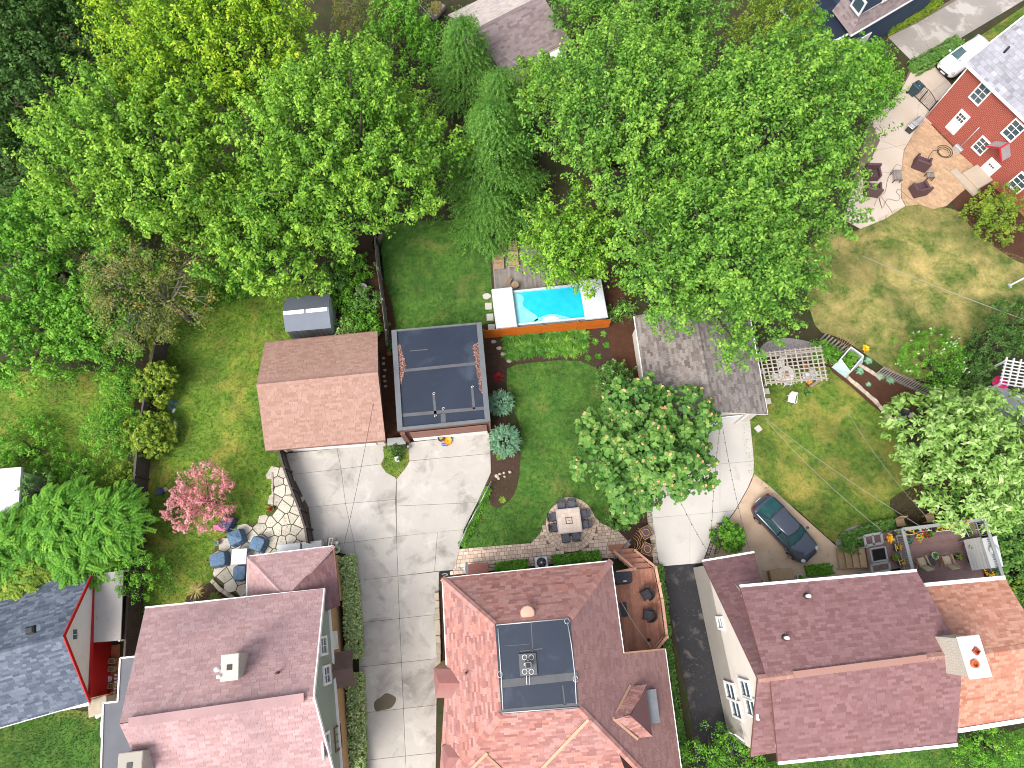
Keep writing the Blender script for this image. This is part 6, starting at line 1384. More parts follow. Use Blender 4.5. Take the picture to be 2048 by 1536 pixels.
G3 = 'square pavers beside the weathered garage'
for i, (x, y, lab) in enumerate(((1525,742,'square paver just below the pergola corner'),(1533,782,'square paver halfway along the weathered garage'),(1536,802,'square paver near the lower corner of the weathered garage'),(1517,857,'tilted square paver on the lawn below the weathered garage'))): stone_slab(lab, x, y, .42, .42, R(6 if i < 3 else 35), 'concrete_w', group=G3)
G4 = 'loose pale rocks in the mulch bed'
for i, (x, y, s, lab) in enumerate(((994,952,.26,'largest pale rock in the bed tip'),(1000,948,.18,'pale rock above the largest rock of the bed'),(1008,946,.16,'small pale rock in the middle of the bed rocks'),(1020,944,.2,'pale rock nearest the centre lawn'),(997,957,.18,'lowest pale rock of the bed'),(1009,953,.16,'flat pinkish rock of the bed'))):
    c = U(x, y, .08); mb = MB(); mb.blob((c.x, c.y, .08), (s * .6, s * .5, .1), i, 7, 5, .2, smooth=False); tag(mb.build('rock', M['rock']), lab, 'rock', G4)
# ------------------------------------------------------------------ fences
def board_fence(name, label, px_base, h, mat, board=.14, th=.025, rails=True, cat='fence', cap=False):
    W = [U(x, y, 0) for x, y in px_base]; root = thing(name, label, cat, W[0])
    for a, b in zip(W[:-1], W[1:]):
        d = b - a; L = d.length; d.normalize(); n = max(1, int(L / board)); an = math.atan2(d.y, d.x); s = Vector((d.y, -d.x, 0))
        for k in range(n):
            p = a + d * (L * (k + .5) / n); hh = h + random.uniform(-.015, .015); MB().box((p.x, p.y, hh / 2 + .03), (L / n - .006, th, hh), an + random.uniform(-.01, .01)).build('board', mat, root)
        if rails:
            for z in (.35, h - .3): MB().bar(a + Vector((0, 0, z)) - s * .04, b + Vector((0, 0, z)) - s * .04, .04, .09).build('rail', mat, root)
        MB().box((a.x - s.x * .07, a.y - s.y * .07, h / 2 + .04), (.09, .09, h + .08), an).build('post', mat, root)
        if cap: MB().bar(a + Vector((0, 0, h + .05)), b + Vector((0, 0, h + .05)), .12, .03).build('cap_rail', mat, root)
    return root
board_fence('wooden_fence', 'weathered wooden fence between undergrowth and pool lawn', [(757,492),(763,560),(772,620),(779,680),(781,706)], 1.7, M['grey_wood'])
board_fence('privacy_fence', 'dark brown board fence curving along the driveway apron', [(572,908),(583,945),(597,985),(613,1025),(624,1060),(629,1090)], 1.5, M['brown_fence'], cap=True)
board_fence('privacy_fence', 'dark brown board fence along the left lawn down to the cottage', [(338,690),(320,780),(305,870),(297,960),(293,1050),(288,1140),(285,1215),(280,1316)], 1.65, M['brown_fence'], cap=True)
ck = thing('wire_fence', 'low wire fence with pale top rail along the apron edge', 'fence', U(950, 1030, 0)); pp_ = [U(x, y, 0) for x, y in ((983,968),(962,1010),(940,1050),(921,1092))]
for a, b in zip(pp_[:-1], pp_[1:]): MB().tube([a + Vector((0, 0, 1.0)), b + Vector((0, 0, 1.0))], .022, 6).build('rail', M['galv'], ck); MB().tube([a + Vector((0, 0, .12)), b + Vector((0, 0, .12))], .01, 4).build('wire', M['galv'], ck)
for p in pp_: MB().tube([p, p + Vector((0, 0, 1.03))], .025, 6).build('post', M['galv'], ck)
for a, b in zip(pp_[:-1], pp_[1:]):
    mb = MB(); n = 24
    for k in range(n): mb.tube([lerp(a, b, k / n) + Vector((0, 0, .12)), lerp(a, b, (k + 1.5) / n) + Vector((0, 0, 1.0))], .004, 3); mb.tube([lerp(a, b, (k + 1.5) / n) + Vector((0, 0, .12)), lerp(a, b, k / n) + Vector((0, 0, 1.0))], .004, 3)
    mb.build('mesh_wire', M['galv'], ck)['kind'] = 'stuff'
# picket fence right: leaning weathered pickets and rails
pk_ = thing('picket_fence', 'weathered picket fence leaning along the raised herb bed', 'fence', U(1810, 770, 0)); A_, B_ = U(1752,748,0), U(1868,800,0); d_ = (B_ - A_).normalized(); an = math.atan2(d_.y, d_.x); n = 26
for k in range(n): p = lerp(A_, B_, k / (n - 1)); MB().bar(p + Vector((0, 0, .05)), p + Vector((.12, .18, .95 + .03 * (k % 3))), .085, .02).build('picket', M['grey_wood'], pk_)
for z in (.25, .85): o3 = Vector((.12, .18, .9)) * (z / .95); MB().bar(A_ + o3, B_ + o3, .05, .07).build('rail', M['grey_wood'], pk_)
A2, B2 = U(1640,680,0), U(1700,722,0); d2 = (B2 - A2)
for k in range(11): p = lerp(A2, B2, k / 10); MB().bar(p + Vector((0, 0, .05)), p + Vector((.1, .15, .9)), .12, .02).build('picket', M['grey_wood'], pk_)
MB().bar(B_ + Vector((.1, .1, .6)), U(1893, 768, .6), .05, .06).build('rail', M['grey_wood'], pk_)
tr_ = thing('trellis', 'pale bamboo trellis leaning above the cold frame', 'trellis', U(1695, 700, 0))
for k in range(7): a, b = U(1676 + 2.5 * k, 687 + 2.2 * k, .3), U(1676 + 6 * k, 667 + 2.6 * k, 1.3); MB().tube([a, b], .016, 5).build('cane', M['teak'], tr_)
for t in (.35, .85): MB().tube([lerp(U(1676,687,.3), U(1676,667,1.3), t), lerp(U(1691,700,.3), U(1712,683,1.3), t)], .018, 5).build('cane', M['teak'], tr_)
# stone edging of the raised bed, cobbled edge of the pale drive, edging left of middle house
def edging(label, pts_px, s, h, mat, z=.02, name='stone_edging', rnd=.25, seed=3, w=None):
    W = [U(x, y, z) for x, y in pts_px]; root = thing(name, label, 'edging', W[0]); rr_ = random.Random(seed)
    for a, b in zip(W[:-1], W[1:]):
        L = (b - a).length; d = (b - a).normalized(); an = math.atan2(d.y, d.x); t = 0
        while t < L:
            l = s * rr_.uniform(1 - rnd, 1 + rnd); p = a + d * (t + l / 2); hh = h * rr_.uniform(.8, 1.2); MB().bevbox((p.x + rr_.uniform(-.015, .015), p.y, z + hh / 2), (l - .015, (w or s * .8) * rr_.uniform(.85, 1.1), hh), .02, an + rr_.uniform(-.08, .08)).build('stone', M[mat], root); t += l
    return root
edging('pale stone edging round the raised herb bed', [(1655,706),(1668,728),(1700,762),(1745,800),(1775,832)], .3, .2, 'rock'); edging('row of stones along the back of the raised herb bed', [(1700,720),(1730,738),(1755,755)], .3, .18, 'rock', seed=8)
edging('cobbled edge between mulch bed and pale driveway', [(1294,1000),(1302,1060),(1312,1128)], .22, .12, 'stone', w=.3); edging('stone edging strip between long driveway and middle house', [(874,1185),(876,1250),(879,1330)], .55, .25, 'stone', w=.28); edging('rough stone edging of the flagstone patio', [(424,1160),(440,1178),(470,1198),(484,1206)], .3, .14, 'rock'); edging('row of small stones along the upper flagstone path', [(545,945),(546,985),(545,1012)], .16, .1, 'rock')
edging('stone footing beside the asphalt drive below the cream wall', [(1425,1215),(1448,1300),(1470,1400),(1480,1445)], .4, .3, 'stone', w=.2)
# ------------------------------------------------------------------ patio dining set
tc = U(1138,1041,.76); ta = R(6); dt = thing('dining_table', 'square tiled dining table on the round paved patio', 'table', down(tc, .05)); S_ = 1.55
MB().bevbox((tc.x, tc.y, .75), (S_, S_, .05), .015, ta).build('table_top', plain('table_rim', (.4, .35, .36), None, 3, .5), dt); rm = Matrix.Rotation(ta, 3, 'Z')
nt_ = 6; st_ = (S_ - .16) / nt_
for i in range(nt_):
    for j in range(nt_): p = rm @ Vector(((i - (nt_ - 1) / 2) * st_, (j - (nt_ - 1) / 2) * st_, 0)) + Vector((tc.x, tc.y, .779)); MB().box(p, (st_ - .008, st_ - .008, .012), ta).build('tile', M['tile_table'], dt)
for p, q in ((-1, 0), (1, 0), (0, -1), (0, 1)): o = rm @ Vector((p * .19, q * .19, 0)); MB().box((tc.x + o.x, tc.y + o.y, .79), (.04 if p else .42, .42 if p else .04, .012), ta).build('inlay', M['iron'], dt)
MB().lathe([(.03, 0), (.03, .012)], (tc.x, tc.y, .787), 10).build('umbrella_hole', M['black'], dt)
for a, b in ((-1, -1), (1, -1), (1, 1), (-1, 1)): o = rm @ Vector((a * .66, b * .66, 0)); MB().box((tc.x + o.x, tc.y + o.y, .39), (.07, .07, .68), ta).build('leg', M['iron'], dt)
def dining_chair():
    r_ = thing('patio_chair', 'x', 'chair'); MB().bevbox((0, 0, .44), (.48, .48, .05), .02).build('seat', M['mesh_seat'], r_); MB().slab([(-.24, -.26, .46), (.24, -.26, .46), (.22, -.38, .95), (-.22, -.38, .95)], .03).build('backrest', M['mesh_seat'], r_)
    for s in (-1, 1):
        MB().tube([(s * .26, .2, 0), (s * .26, .22, .62), (s * .26, -.2, .66), (s * .25, -.36, .95)], .016, 6).build('arm', M['iron'], r_); MB().tube([(s * .24, -.3, 0), (s * .24, -.25, .46)], .016, 6).build('leg', M['iron'], r_)
    return r_
dc = dining_chair(); k = 0; sides = ['upper', 'right', 'lower', 'left']
for si, (a, (ox, oy)) in enumerate(((180, (0, 1)), (90, (1, 0)), (0, (0, -1)), (270, (-1, 0)))):
    for s in (-1, 1):
        o = rm @ Vector((ox * .98 + (s * .33 if ox == 0 else 0), oy * .98 + (s * .33 if oy == 0 else 0), 0)); lab = 'dark sling patio chair, %s one on the %s side of the tiled table' % ((('left', 'right') if ox == 0 else ('lower', 'upper'))[(s + 1) // 2], sides[si])
        if k == 0: place(dc, (tc.x + o.x, tc.y + o.y, .052), ta + R(a)); dc['label'] = lab; dc['group'] = 'chairs round the tiled table'
        else: dup(dc, (tc.x + o.x, tc.y + o.y, .052), ta + R(a), lab)
        k += 1
# air conditioner, dish, hatch, mat
ac = thing('air_conditioner', 'square air conditioner unit with round black fan by the red roof', 'air conditioner', U(1083,1122,.04)); c = U(1083,1125,.8)
MB().bevbox((c.x, c.y, .42), (.8, .75, .76), .04, R(6)).build('casing', M['galv'], ac); MB().lathe([(.31, 0), (.31, .02), (.01, .02)], (c.x, c.y, .79), 20).build('fan_opening', M['black'], ac)
for k in range(5): a = k * 1.256; MB().bar((c.x + .06 * math.cos(a), c.y + .06 * math.sin(a), .82), (c.x + .29 * math.cos(a), c.y + .29 * math.sin(a), .82), .12, .01).build('fan_blade', M['pot_dark'], ac)
MB().lathe([(.07, 0), (.06, .03), (.01, .035)], (c.x, c.y, .82), 12).build('hub', M['plastic_white'], ac)
ds = thing('satellite_dish', 'pale satellite dish on the eave of the red roofed house', 'satellite dish', U(930,1142,5.4)); c = U(930,1137,5.8); dd = MB(); dm_ = Matrix.Rotation(R(80), 3, 'Y')
vs = []; seg = 18
for r_, z_ in ((.02, .0), (.15, .01), (.27, .05), (.36, .1)):
    for j in range(seg): t = 2 * math.pi * j / seg; vs.append(c + dm_ @ Vector((r_ * math.cos(t), r_ * math.sin(t), z_)))
dd.add(vs, [(i * seg + j, i * seg + (j + 1) % seg, (i + 1) * seg + (j + 1) % seg, (i + 1) * seg + j) for i in range(3) for j in range(seg)] + [tuple(range(seg))], 0, True).build('reflector', M['spa_cover'], ds)
MB().tube([c, c + Vector((-.25, 0, -.35)), c + Vector((-.2, -.1, -.45))], .025, 6).build('mast', M['galv'], ds); MB().tube([c + Vector((-.05, 0, -.2)), c + Vector((-.5, .05, .0))], .015, 5).build('feed_arm', M['galv'], ds); MB().box(c + Vector((-.52, .05, .02)), (.1, .07, .07)).build('feed_horn', M['galv'], ds)
hx = thing('cellar_hatch', 'low red shingled bulkhead against the back of the middle house', 'hatch', U(953,1138,0)); q = [U(933,1129,.9), U(976,1125,.9), U(977,1150,1.3), U(934,1154,1.3)]
MB().slab(q, .08).build('lid', plain('hatch_shingle', (.30, .12, .1), (.24, .1, .085), 4, .9, .4, 30), hx); MB().prism([down(p) for p in shrink(q, .06)], 0, .85).build('side', M['brick_tan'], hx)
dmt = thing('door_mat', 'black door mat with pale worn lettering beside the red roof corner', 'door mat', U(890,1148,.05)); c = U(890,1148,.06); MB().box((c.x, c.y, .058), (.62, .36, .018), R(6)).build('mat', M['rubber'], dmt)
lt_ = MB()
for k in range(7): lt_.box((c.x - .17 + .055 * k, c.y - .01 + .03 * math.sin(k * .55), .07), (.03, .05 + .012 * (k % 2), .006), R(6 + 5 * (3 - k)))
lt_.box((c.x + .06, c.y - .11, .07), (.22, .018, .006), R(6)); lt_.build('lettering', M['galv'], dmt)
# ------------------------------------------------------------------ cedar deck of the middle house
dz = .95; dkp = [(1228,1146),(1264,1139),(1305,1136),(1318,1200),(1327,1272),(1305,1299),(1251,1311)]; cd = thing('cedar_deck', 'red cedar deck with railing beside the middle house', 'deck', U(1280,1220,0)); W = [U(x, y, dz) for x, y in dkp]
planks_in(cd, W, math.atan2((U(1262,1300,dz) - U(1246,1150,dz)).y, (U(1262,1300,dz) - U(1246,1150,dz)).x), .145, dz, M['cedar'])
MB().prism(W, dz - .25, dz - .035).build('deck_frame', M['cedar_rail'], cd)
rl = [(1264,1139),(1228,1146)], [(1305,1136),(1318,1200)], [(1318,1200),(1327,1272)], [(1327,1272),(1305,1299)], [(1305,1299),(1251,1311)]
for a, b in rl:
    a, b = U(*a, dz), U(*b, dz); MB().bar(a + Vector((0, 0, .92)), b + Vector((0, 0, .92)), .16, .045).build('top_rail', M['cedar_rail'], cd); MB().bar(a + Vector((0, 0, .12)), b + Vector((0, 0, .12)), .05, .07).build('bottom_rail', M['cedar_rail'], cd)
    n = max(2, int((b - a).length / .14))
    for k in range(1, n): p = lerp(a, b, k / n); MB().box((p.x, p.y, dz + .5), (.035, .035, .8)).build('baluster', M['cedar_rail'], cd)
for x, y in dkp[1:] + [(1313,1168)]: p = U(x, y, dz); MB().box((p.x, p.y, dz / 2 + .48), (.1, .1, dz + 1.0)).build('post', M['cedar_rail'], cd); MB().bevbox((p.x, p.y, dz + 1.01), (.17, .17, .06), .025).build('post_cap', M['tan_board'], cd)
sA_, sB_ = U(1264,1139,dz), U(1305,1136,dz); out = (U(1236,1118,.0) - U(1264,1139,.0)); out.z = 0
for k in range(5):
    o = Vector((-.28, .3, 0)) * (k + .5); z_ = dz - .17 * (k + 1); m_ = (sA_ + sB_) / 2 + o; MB().box((m_.x, m_.y, z_), ((sB_ - sA_).length, .38, .035), R(3)).build('stair_tread', M['cedar'], cd)
for s in (sA_, sB_): e = s + Vector((-1.0, 1.05, 0)); MB().bar(s + Vector((0, 0, .92)), down(e, .95), .14, .045).build('stair_rail', M['cedar_rail'], cd); MB().bar(s + Vector((0, 0, -.1)), down(e, .12), .05, .22).build('stringer', M['cedar_rail'], cd); MB().box((e.x, e.y, .5), (.1, .1, 1.0)).build('post', M['cedar_rail'], cd); MB().bevbox((e.x, e.y, 1.02), (.17, .17, .06), .025).build('post_cap', M['tan_board'], cd)
gt = thing('metal_gate', 'grey metal gate swung open beside the cedar stairs', 'gate', U(1240,1095,0)); a, b = U(1227,1119,0), U(1256,1082,0)
for z in (.15, 1.0): MB().bar(down(a, z), down(b, z), .05, .06).build('rail', M['metal_grey'], gt)
for k in range(9): p = lerp(a, b, k / 8); MB().tube([down(p, .1), down(p, 1.05)], .018, 5).build('bar', M['metal_grey'], gt)
# covered grill, wicker chairs, low table, string of lights
def draped(name, label, cat, px, py, z, sx, sy, h, rz, mat, seed=0, group=None, peak=.0, taper=.86, tagmark=False):
    """fabric cover pulled over furniture: sagging top, creased flared sides"""
    c = U(px, py, z + h * .6); c = down(c, z); rr_ = random.Random(seed); root = thing(name, label, cat, c, group); rows = []; n = 28; m = Matrix.Rotation(rz, 3, 'Z')
    def rect(t):
        a = 2 * math.pi * t; cx_, sy_ = math.cos(a), math.sin(a); q = max(abs(cx_), abs(sy_)); return cx_ / q * (.9 + .1 * q), sy_ / q * (.9 + .1 * q)
    for s, zz in ((1.05, 0.02), (1.0, h * .35), (taper + .05, h * .8), (taper, h * .97), (taper * .82, h), (.35, h + peak * .7)):
        rows.append([c + m @ Vector((rect(k / n)[0] * sx / 2 * s * (1 + (.04 * math.sin(k * 2.4 + seed) if zz < h * .9 else 0)), rect(k / n)[1] * sy / 2 * s * (1 + (.04 * math.sin(k * 1.9 + seed) if zz < h * .9 else 0)), max(.01, zz + rr_.uniform(-.015, .015) * (zz > .05)))) for k in range(n)])
    rows.append([c + Vector((0, 0, h + peak))] * 1); vs = [p for r_ in rows for p in r_]; L = len(rows) - 1
    fs = [(i * n + k, i * n + (k + 1) % n, (i + 1) * n + (k + 1) % n, (i + 1) * n + k) for i in range(L - 1) for k in range(n)] + [((L - 1) * n + k, (L - 1) * n + (k + 1) % n, L * n) for k in range(n)]
    MB().add(vs, fs, 0, False).build('cover', mat, root)
    for k in range(2): MB().tube([c + m @ Vector((sx * .52 * math.cos(t) * .99, sy * .52 * math.sin(t) * .99, .05)) for t in np.linspace(k * 3.14, k * 3.14 + 3.0, 10)], .012, 4).build('drawcord', M['black'], root)
    if tagmark: MB().box(c + m @ Vector((.05, -sy * .3, h + .03)), (.2, .06, .01), rz).build('label_patch', M['plastic_white'], root)
    return root
draped('covered_grill', 'grill under a black cover on the cedar deck', 'grill', 1245, 1155, dz, 1.2, .75, 1.0, R(4), M['cushion'], 3, peak=.06, tagmark=True)
def wicker_chair():
    r_ = thing('wicker_chair', 'x', 'chair'); MB().bevbox((0, 0, .36), (.62, .6, .16), .05).build('seat', M['wicker'], r_); MB().bevbox((.02, 0, .48), (.54, .52, .1), .04).build('cushion', M['cushion'], r_)
    b = MB(); n = 13; lo = [(-.36 * math.cos(t) - .05, .37 * math.sin(t), .34) for t in np.linspace(-1.9, 1.9, n)]; hi = [(-.42 * math.cos(t) - .03, .42 * math.sin(t), .62 + .26 * max(0, math.cos(t))) for t in np.linspace(-1.9, 1.9, n)]
    b.add(lo + hi + [(x * .9, y * .9, z) for x, y, z in lo] + [(x * .92, y * .92, z) for x, y, z in hi], [(i, i + 1, n + i + 1, n + i) for i in range(n - 1)] + [(2 * n + i, 3 * n + i, 3 * n + i + 1, 2 * n + i + 1) for i in range(n - 1)], 0, True).build('backrest', M['wicker'], r_)
    MB().tube(hi, .03, 6).build('rim', M['wicker'], r_)
    for a, c_ in ((-1, -1), (1, -1), (1, 1), (-1, 1)): MB().tube([(a * .27, c_ * .26, 0), (a * .27, c_ * .26, .3)], .025, 6).build('leg', M['wicker'], r_)
    return r_
wc = wicker_chair(); wc['label'] = 'dark wicker tub chair nearest the cedar stairs'; wc['group'] = 'wicker tub chairs on the cedar deck'; p = U(1293,1188,dz + .4); place(wc, (p.x, p.y, dz), R(28 + 180)); 
p = U(1297,1230,dz + .4); dup(wc, (p.x, p.y, dz), R(172), 'dark wicker tub chair at the lower end of the cedar deck')
c = U(1246,1219,dz + .45); lt2 = thing('coffee_table', 'low black coffee table on the cedar deck', 'table', (c.x, c.y, dz)); MB().bevbox((c.x, c.y, dz + .42), (.5, .82, .05), .015, R(4)).build('top', M['cushion'], lt2)
for a, b in ((-1, -1), (1, -1), (1, 1), (-1, 1)): MB().box((c.x + a * .2, c.y + b * .35, dz + .2), (.05, .05, .4), R(4)).build('leg', M['iron'], lt2)
sl_ = thing('string_lights', 'string of small lights slung across the cedar deck', 'string lights', U(1270,1240,dz)); pts = [lerp(U(1242,1203,dz + 2.4), U(1304,1297,dz + 1.0), t) - Vector((0, 0, .5 * math.sin(math.pi * t))) for t in np.linspace(0, 1, 26)]
MB().tube(pts, .014, 5).build('cord', M['rope'], sl_)
for p in pts[1:-1]: MB().blob(p - Vector((0, 0, .04)), .03, 1, 6, 4, 0).build('bulb', M['rope'], sl_)
pot('pumpkin_pot', 'small orange pot at the lower corner of the cedar deck', 1263, 1304, .13, .22, 'pot_terra', 'yflower', 12, .14, .05, dz)
lm = thing('lantern', 'small black lantern at the lower corner of the cedar deck', 'lantern', U(1299,1280,dz)); c = U(1299,1280,dz + .2); MB().lathe([(.08, 0), (.1, .05), (.08, .25), (.02, .32)], (c.x, c.y, dz), 8).build('body', M['iron'], lm); MB().tube([(c.x - .07, c.y, dz + .3), (c.x, c.y, dz + .44), (c.x + .07, c.y, dz + .3)], .01, 5).build('handle', M['iron'], lm)
# plant stands with ring tops and curved ribs below the stairs
M['tan_rod'] = plain('tan_iron', (.42, .25, .10), (.36, .2, .08), 5, .5)
for (x, y, rz, lab) in ((1292,1065,R(28),'brown square plant stand with a tan ring, upper of two by the drive edge'),(1295,1098,R(-22),'brown square plant stand with a tan ring, lower of two by the drive edge')):
    c = U(x, y, .6); st_r = thing('plant_stand', lab, 'plant stand', down(c, .03), 'plant stands by the drive edge'); m_ = Matrix.Rotation(rz, 3, 'Z'); MB().bevbox((c.x, c.y, .58), (.62, .66, .03), .01, rz).build('top', M['plum_plastic'], st_r)
    q = [c + m_ @ Vector((a * .33, b * .35, .02)) for a, b in ((-1, -1), (1, -1), (1, 1), (-1, 1))]; MB().tube(q + [q[0]], .02, 5).build('rim', M['tan_rod'], st_r); MB().tube([(c.x + .21 * math.cos(t), c.y + .21 * math.sin(t), .615) for t in np.linspace(0, 6.29, 22)], .022, 6).build('ring', M['tan_rod'], st_r)
    for p in q: MB().tube([p, down(p, .03)], .018, 5).build('leg', M['iron'], st_r)
    for k in range(5): b_ = c + m_ @ Vector((-.3 - .14 * k, .2 - .1 * k, -.1)); MB().tube([b_ + m_ @ Vector((.08 * math.sin(t), -.3 + .6 * t / 3.14, .12 * math.sin(t))) for t in np.linspace(0, 3.14, 8)], .016, 5).build('rib', M['tan_rod'], st_r); MB().tube([down(b_, .03), b_], .012, 4).build('rib_leg', M['iron'], st_r)
# black stair railing beside the round bush
rb = thing('stair_railing', 'black iron picket railing beside the round clipped bush', 'railing', U(1420,1090,0)); a, b, c2 = U(1407,1120,0), U(1432,1050,0), U(1444,1045,0)
for s, e, n in ((a, b, 18), (b, c2, 4), (U(1428,1108,0), U(1442,1046,0), 16)):
    for z in (.12, .95): MB().bar(down(s, z), down(e, z), .04, .04).build('rail', M['iron'], rb)
    for k in range(n + 1): p = lerp(s, e, k / n); MB().tube([down(p, .03), down(p, .95)], .012, 4).build('picket', M['iron'], rb)
for k in range(6): p = lerp(U(1417,1118,0), U(1437,1055,0), k / 5); MB().bevbox((p.x, p.y, .05 + .02 * k), (.5, .34, .1), .015, R(-20)).build('step', M['step'], rb)
# string lights over the pale drive, service wires
def wire(name, label, a, b, sag, mat, r=.012, bulbs=0):
    root = thing(name, label, 'wire', a); pts = [lerp(a, b, t) - Vector((0, 0, sag * 4 * t * (1 - t))) for t in np.linspace(0, 1, 22)]; MB().tube(pts, r, 4).build('cable', mat, root)
    for k in range(bulbs): p = lerp(a, b, (k + .5) / bulbs); t = (k + .5) / bulbs; MB().blob(p - Vector((0, 0, sag * 4 * t * (1 - t) + .05)), .04, 1, 6, 4, 0).build('bulb', M['pot_dark'], root)
wire('string_lights', 'string of dark bulbs over the pale drive, left of the two', U(1442,838,3.0), U(1422,1092,3.0), .35, M['wire_dark'], .01, 13); wire('string_lights', 'string of dark bulbs over the pale drive, right of the two', U(1443,838,3.0), U(1500,1105,3.2), .35, M['wire_dark'], .01, 14); wire('string_lights', 'short string of dark bulbs crossing the lower pale drive', U(1350,980,3.0), U(1412,1098,3.0), .2, M['wire_dark'], .01, 6)
wire('service_wire', 'thin pale wire from the weathered garage across the right lawn to the deck', U(1530,835,3.0), U(1845,1055,5.0), .5, M['wire'], .011); wire('service_wire', 'thin pale wire crossing the right lawn nearest the dark sedan', U(1530,838,3.0), U(1765,1062,4.5), .5, M['wire'], .011); wire('service_wire', 'thin pale wire from the right lawn to the pale tree', U(1690,815,3.5), U(1850,1030,5.0), .4, M['wire'], .01)
wire('service_wire', 'thin dark wire from the brown garage down over the apron', U(757,745,3.6), U(686,1098,4.2), .4, M['wire_dark'], .012)
wire('clothes_line', 'pale line stretched across the dry lawn', U(1725,512,2.0), U(2060,643,2.0), .15, M['wire'], .02); wire('service_wire', 'thin wire running from the maples to the brick house wall', U(1755,300,4.0), onbk(1905,262), .2, M['wire'], .012); wire('service_wire', 'pale wire over the top garage roof into the maples', U(1010,112,6), U(1082,150,6.5), .2, M['wire'], .014)
cp2 = thing('clothes_post', 'white post lying on the dry lawn at the right edge', 'post', U(2030,568,.05)); MB().bar(U(2018,572,.1), U(2060,550,.1), .1, .1).build('post', M['plastic_white'], cp2); MB().bar(U(2016,568,.14), U(2022,576,.14), .12, .12).build('foot', M['galv'], cp2)
# ------------------------------------------------------------------ driveway apron odds and ends
c = U(793,882,.6); bb = thing('storage_box', 'long grey storage box between the two garages', 'storage box', down(c, .05)); MB().box((c.x, c.y, .29), (1.15, .42, .5), R(5)).build('body', M['metal_grey'], bb); MB().bevbox((c.x, c.y, .58), (1.22, .5, .09), .03, R(5)).build('lid', M['grey_paint'], bb)
c = U(882,877,.4); sp_ = thing('plant_pot', 'black pot of dry stems in front of the white garage door', 'plant pot', down(c, .05)); MB().lathe([(.14, 0), (.2, .36), (.22, .36), (.22, .4), (.17, .4), (.16, .33)], (c.x, c.y, .05), 14).build('pot', M['pot_dark'], sp_); v, f, t = strap_plant(None, Vector((c.x, c.y, .4)), 26, .22, .02, np.random.default_rng(3)); fastmesh('foliage', v, f, LEAF['straw'], sp_, t)
c = U(896,881,.2); sd_ = thing('snow_saucer', 'round orange disc toy on the apron', 'toy', down(c, .05)); mb = MB(); seg = 22; mm = Matrix.Rotation(R(12), 3, 'X'); vs = [Vector((c.x, c.y, .16)) + mm @ Vector((r_ * math.cos(2 * math.pi * j / seg), r_ * 1.15 * math.sin(2 * math.pi * j / seg), z_)) for r_, z_ in ((.02, .0), (.12, .012), (.22, .03), (.25, .05)) for j in range(seg)]
mb.add(vs, [(i * seg + j, i * seg + (j + 1) % seg, (i + 1) * seg + (j + 1) % seg, (i + 1) * seg + j) for i in range(3) for j in range(seg)] + [tuple(range(seg))], 0, True).build('disc', plain('orange_plastic', (.62, .24, .005), (.56, .2, .004), 6, .4), sd_); MB().tube([(c.x + .25 * math.cos(t), c.y + .28 * math.sin(t), .2 + .05 * math.sin(t)) for t in np.linspace(0, 6.29, 20)], .02, 5).build('rim', plain('orange_rim', (.58, .2, .004), None, 6, .4), sd_)
c = U(890,889,.1); bs = thing('sled', 'small blue plastic sled beside the orange disc', 'toy', down(c, .05)); mb = MB(); mb.prism(smooth_loop([(c.x - .24, c.y + .05), (c.x - .1, c.y + .1), (c.x + .24, c.y - .02), (c.x + .1, c.y - .1), (c.x - .18, c.y - .08)], 3), .05, .1); mb.build('body', plain('blue_plastic', (.02, .07, .55), (.03, .18, .6), 8, .35), bs); MB().tube([(c.x - .2, c.y, .12), (c.x, c.y + .02, .14), (c.x + .16, c.y - .02, .12)], .015, 5).build('rope', M['rope'], bs)
c = U(794,918,.5); lp = thing('garden_marker', 'short white post on the grass island', 'post', down(c, .05)); MB().box((c.x, c.y, .3), (.2, .24, .5), R(8)).build('post', M['pot_white'], lp); MB().bevbox((c.x, c.y, .58), (.26, .3, .06), .02, R(8)).build('cap', M['plastic_white'], lp)
c = U(817,893,.3); sd2 = thing('garden_ornament', 'small dark metal ornament beside the grass island', 'ornament', down(c, .05)); MB().lathe([(.1, 0), (.04, .1), (.12, .25), (.03, .42)], (c.x, c.y, .05), 10).build('body', M['galv'], sd2); MB().tube([(c.x, c.y, .4), (c.x + .1, c.y - .15, .5)], .02, 5).build('arm', M['iron'], sd2)
pot('planter_tub', 'round white tub with dark inside in the undergrowth by the fence', 726, 583, .42, .5, 'pot_white', 'fresh', 14, .35, .09, .03)
lg = thing('log', 'pale barkless log lying by the wooden fence', 'log', U(698,522,.2)); MB().tube([U(686,508,.25), U(698,522,.3), U(716,535,.25)], [.3, .26, .2], 10).build('trunk', M['bark_pale'], lg); MB().tube([U(700,522,.4), U(708,514,.7)], [.1, .05], 6).build('branch_stub', M['bark_pale'], lg)
tk = thing('tree_stump', 'brown split trunk leaning at the top of the wooden fence', 'trunk', U(757,495,0)); MB().tube([U(757,490,.0), U(758,480,1.2), U(765,465,2.6)], [.3, .22, .12], 8).build('trunk', M['bark'], tk); MB().tube([U(758,480,1.2), U(750,470,2.2)], [.12, .05], 6).build('branch', M['bark'], tk)
c = U(645,671,.5); rc2 = thing('red_cart', 'red garden cart showing between shed and brown garage roof', 'cart', down(c, .03)); MB().bevbox((c.x, c.y, .45), (1.0, .5, .3), .04, R(6)).build('tray', plain('red_plastic', (.45, .01, .02), None, 4, .4), rc2)
for s in (-1, 1): MB().lathe([(.14, -.04), (.14, .04)], (c.x + s * .3, c.y, .16), 10).build('wheel', M['rubber'], rc2)
pot('plant_pot', 'red rimmed clay pot in the gap between the garages', 780, 709, .18, .28, 'pot_terra', None, z=.04)
G5 = 'stones in the gap between the garages'
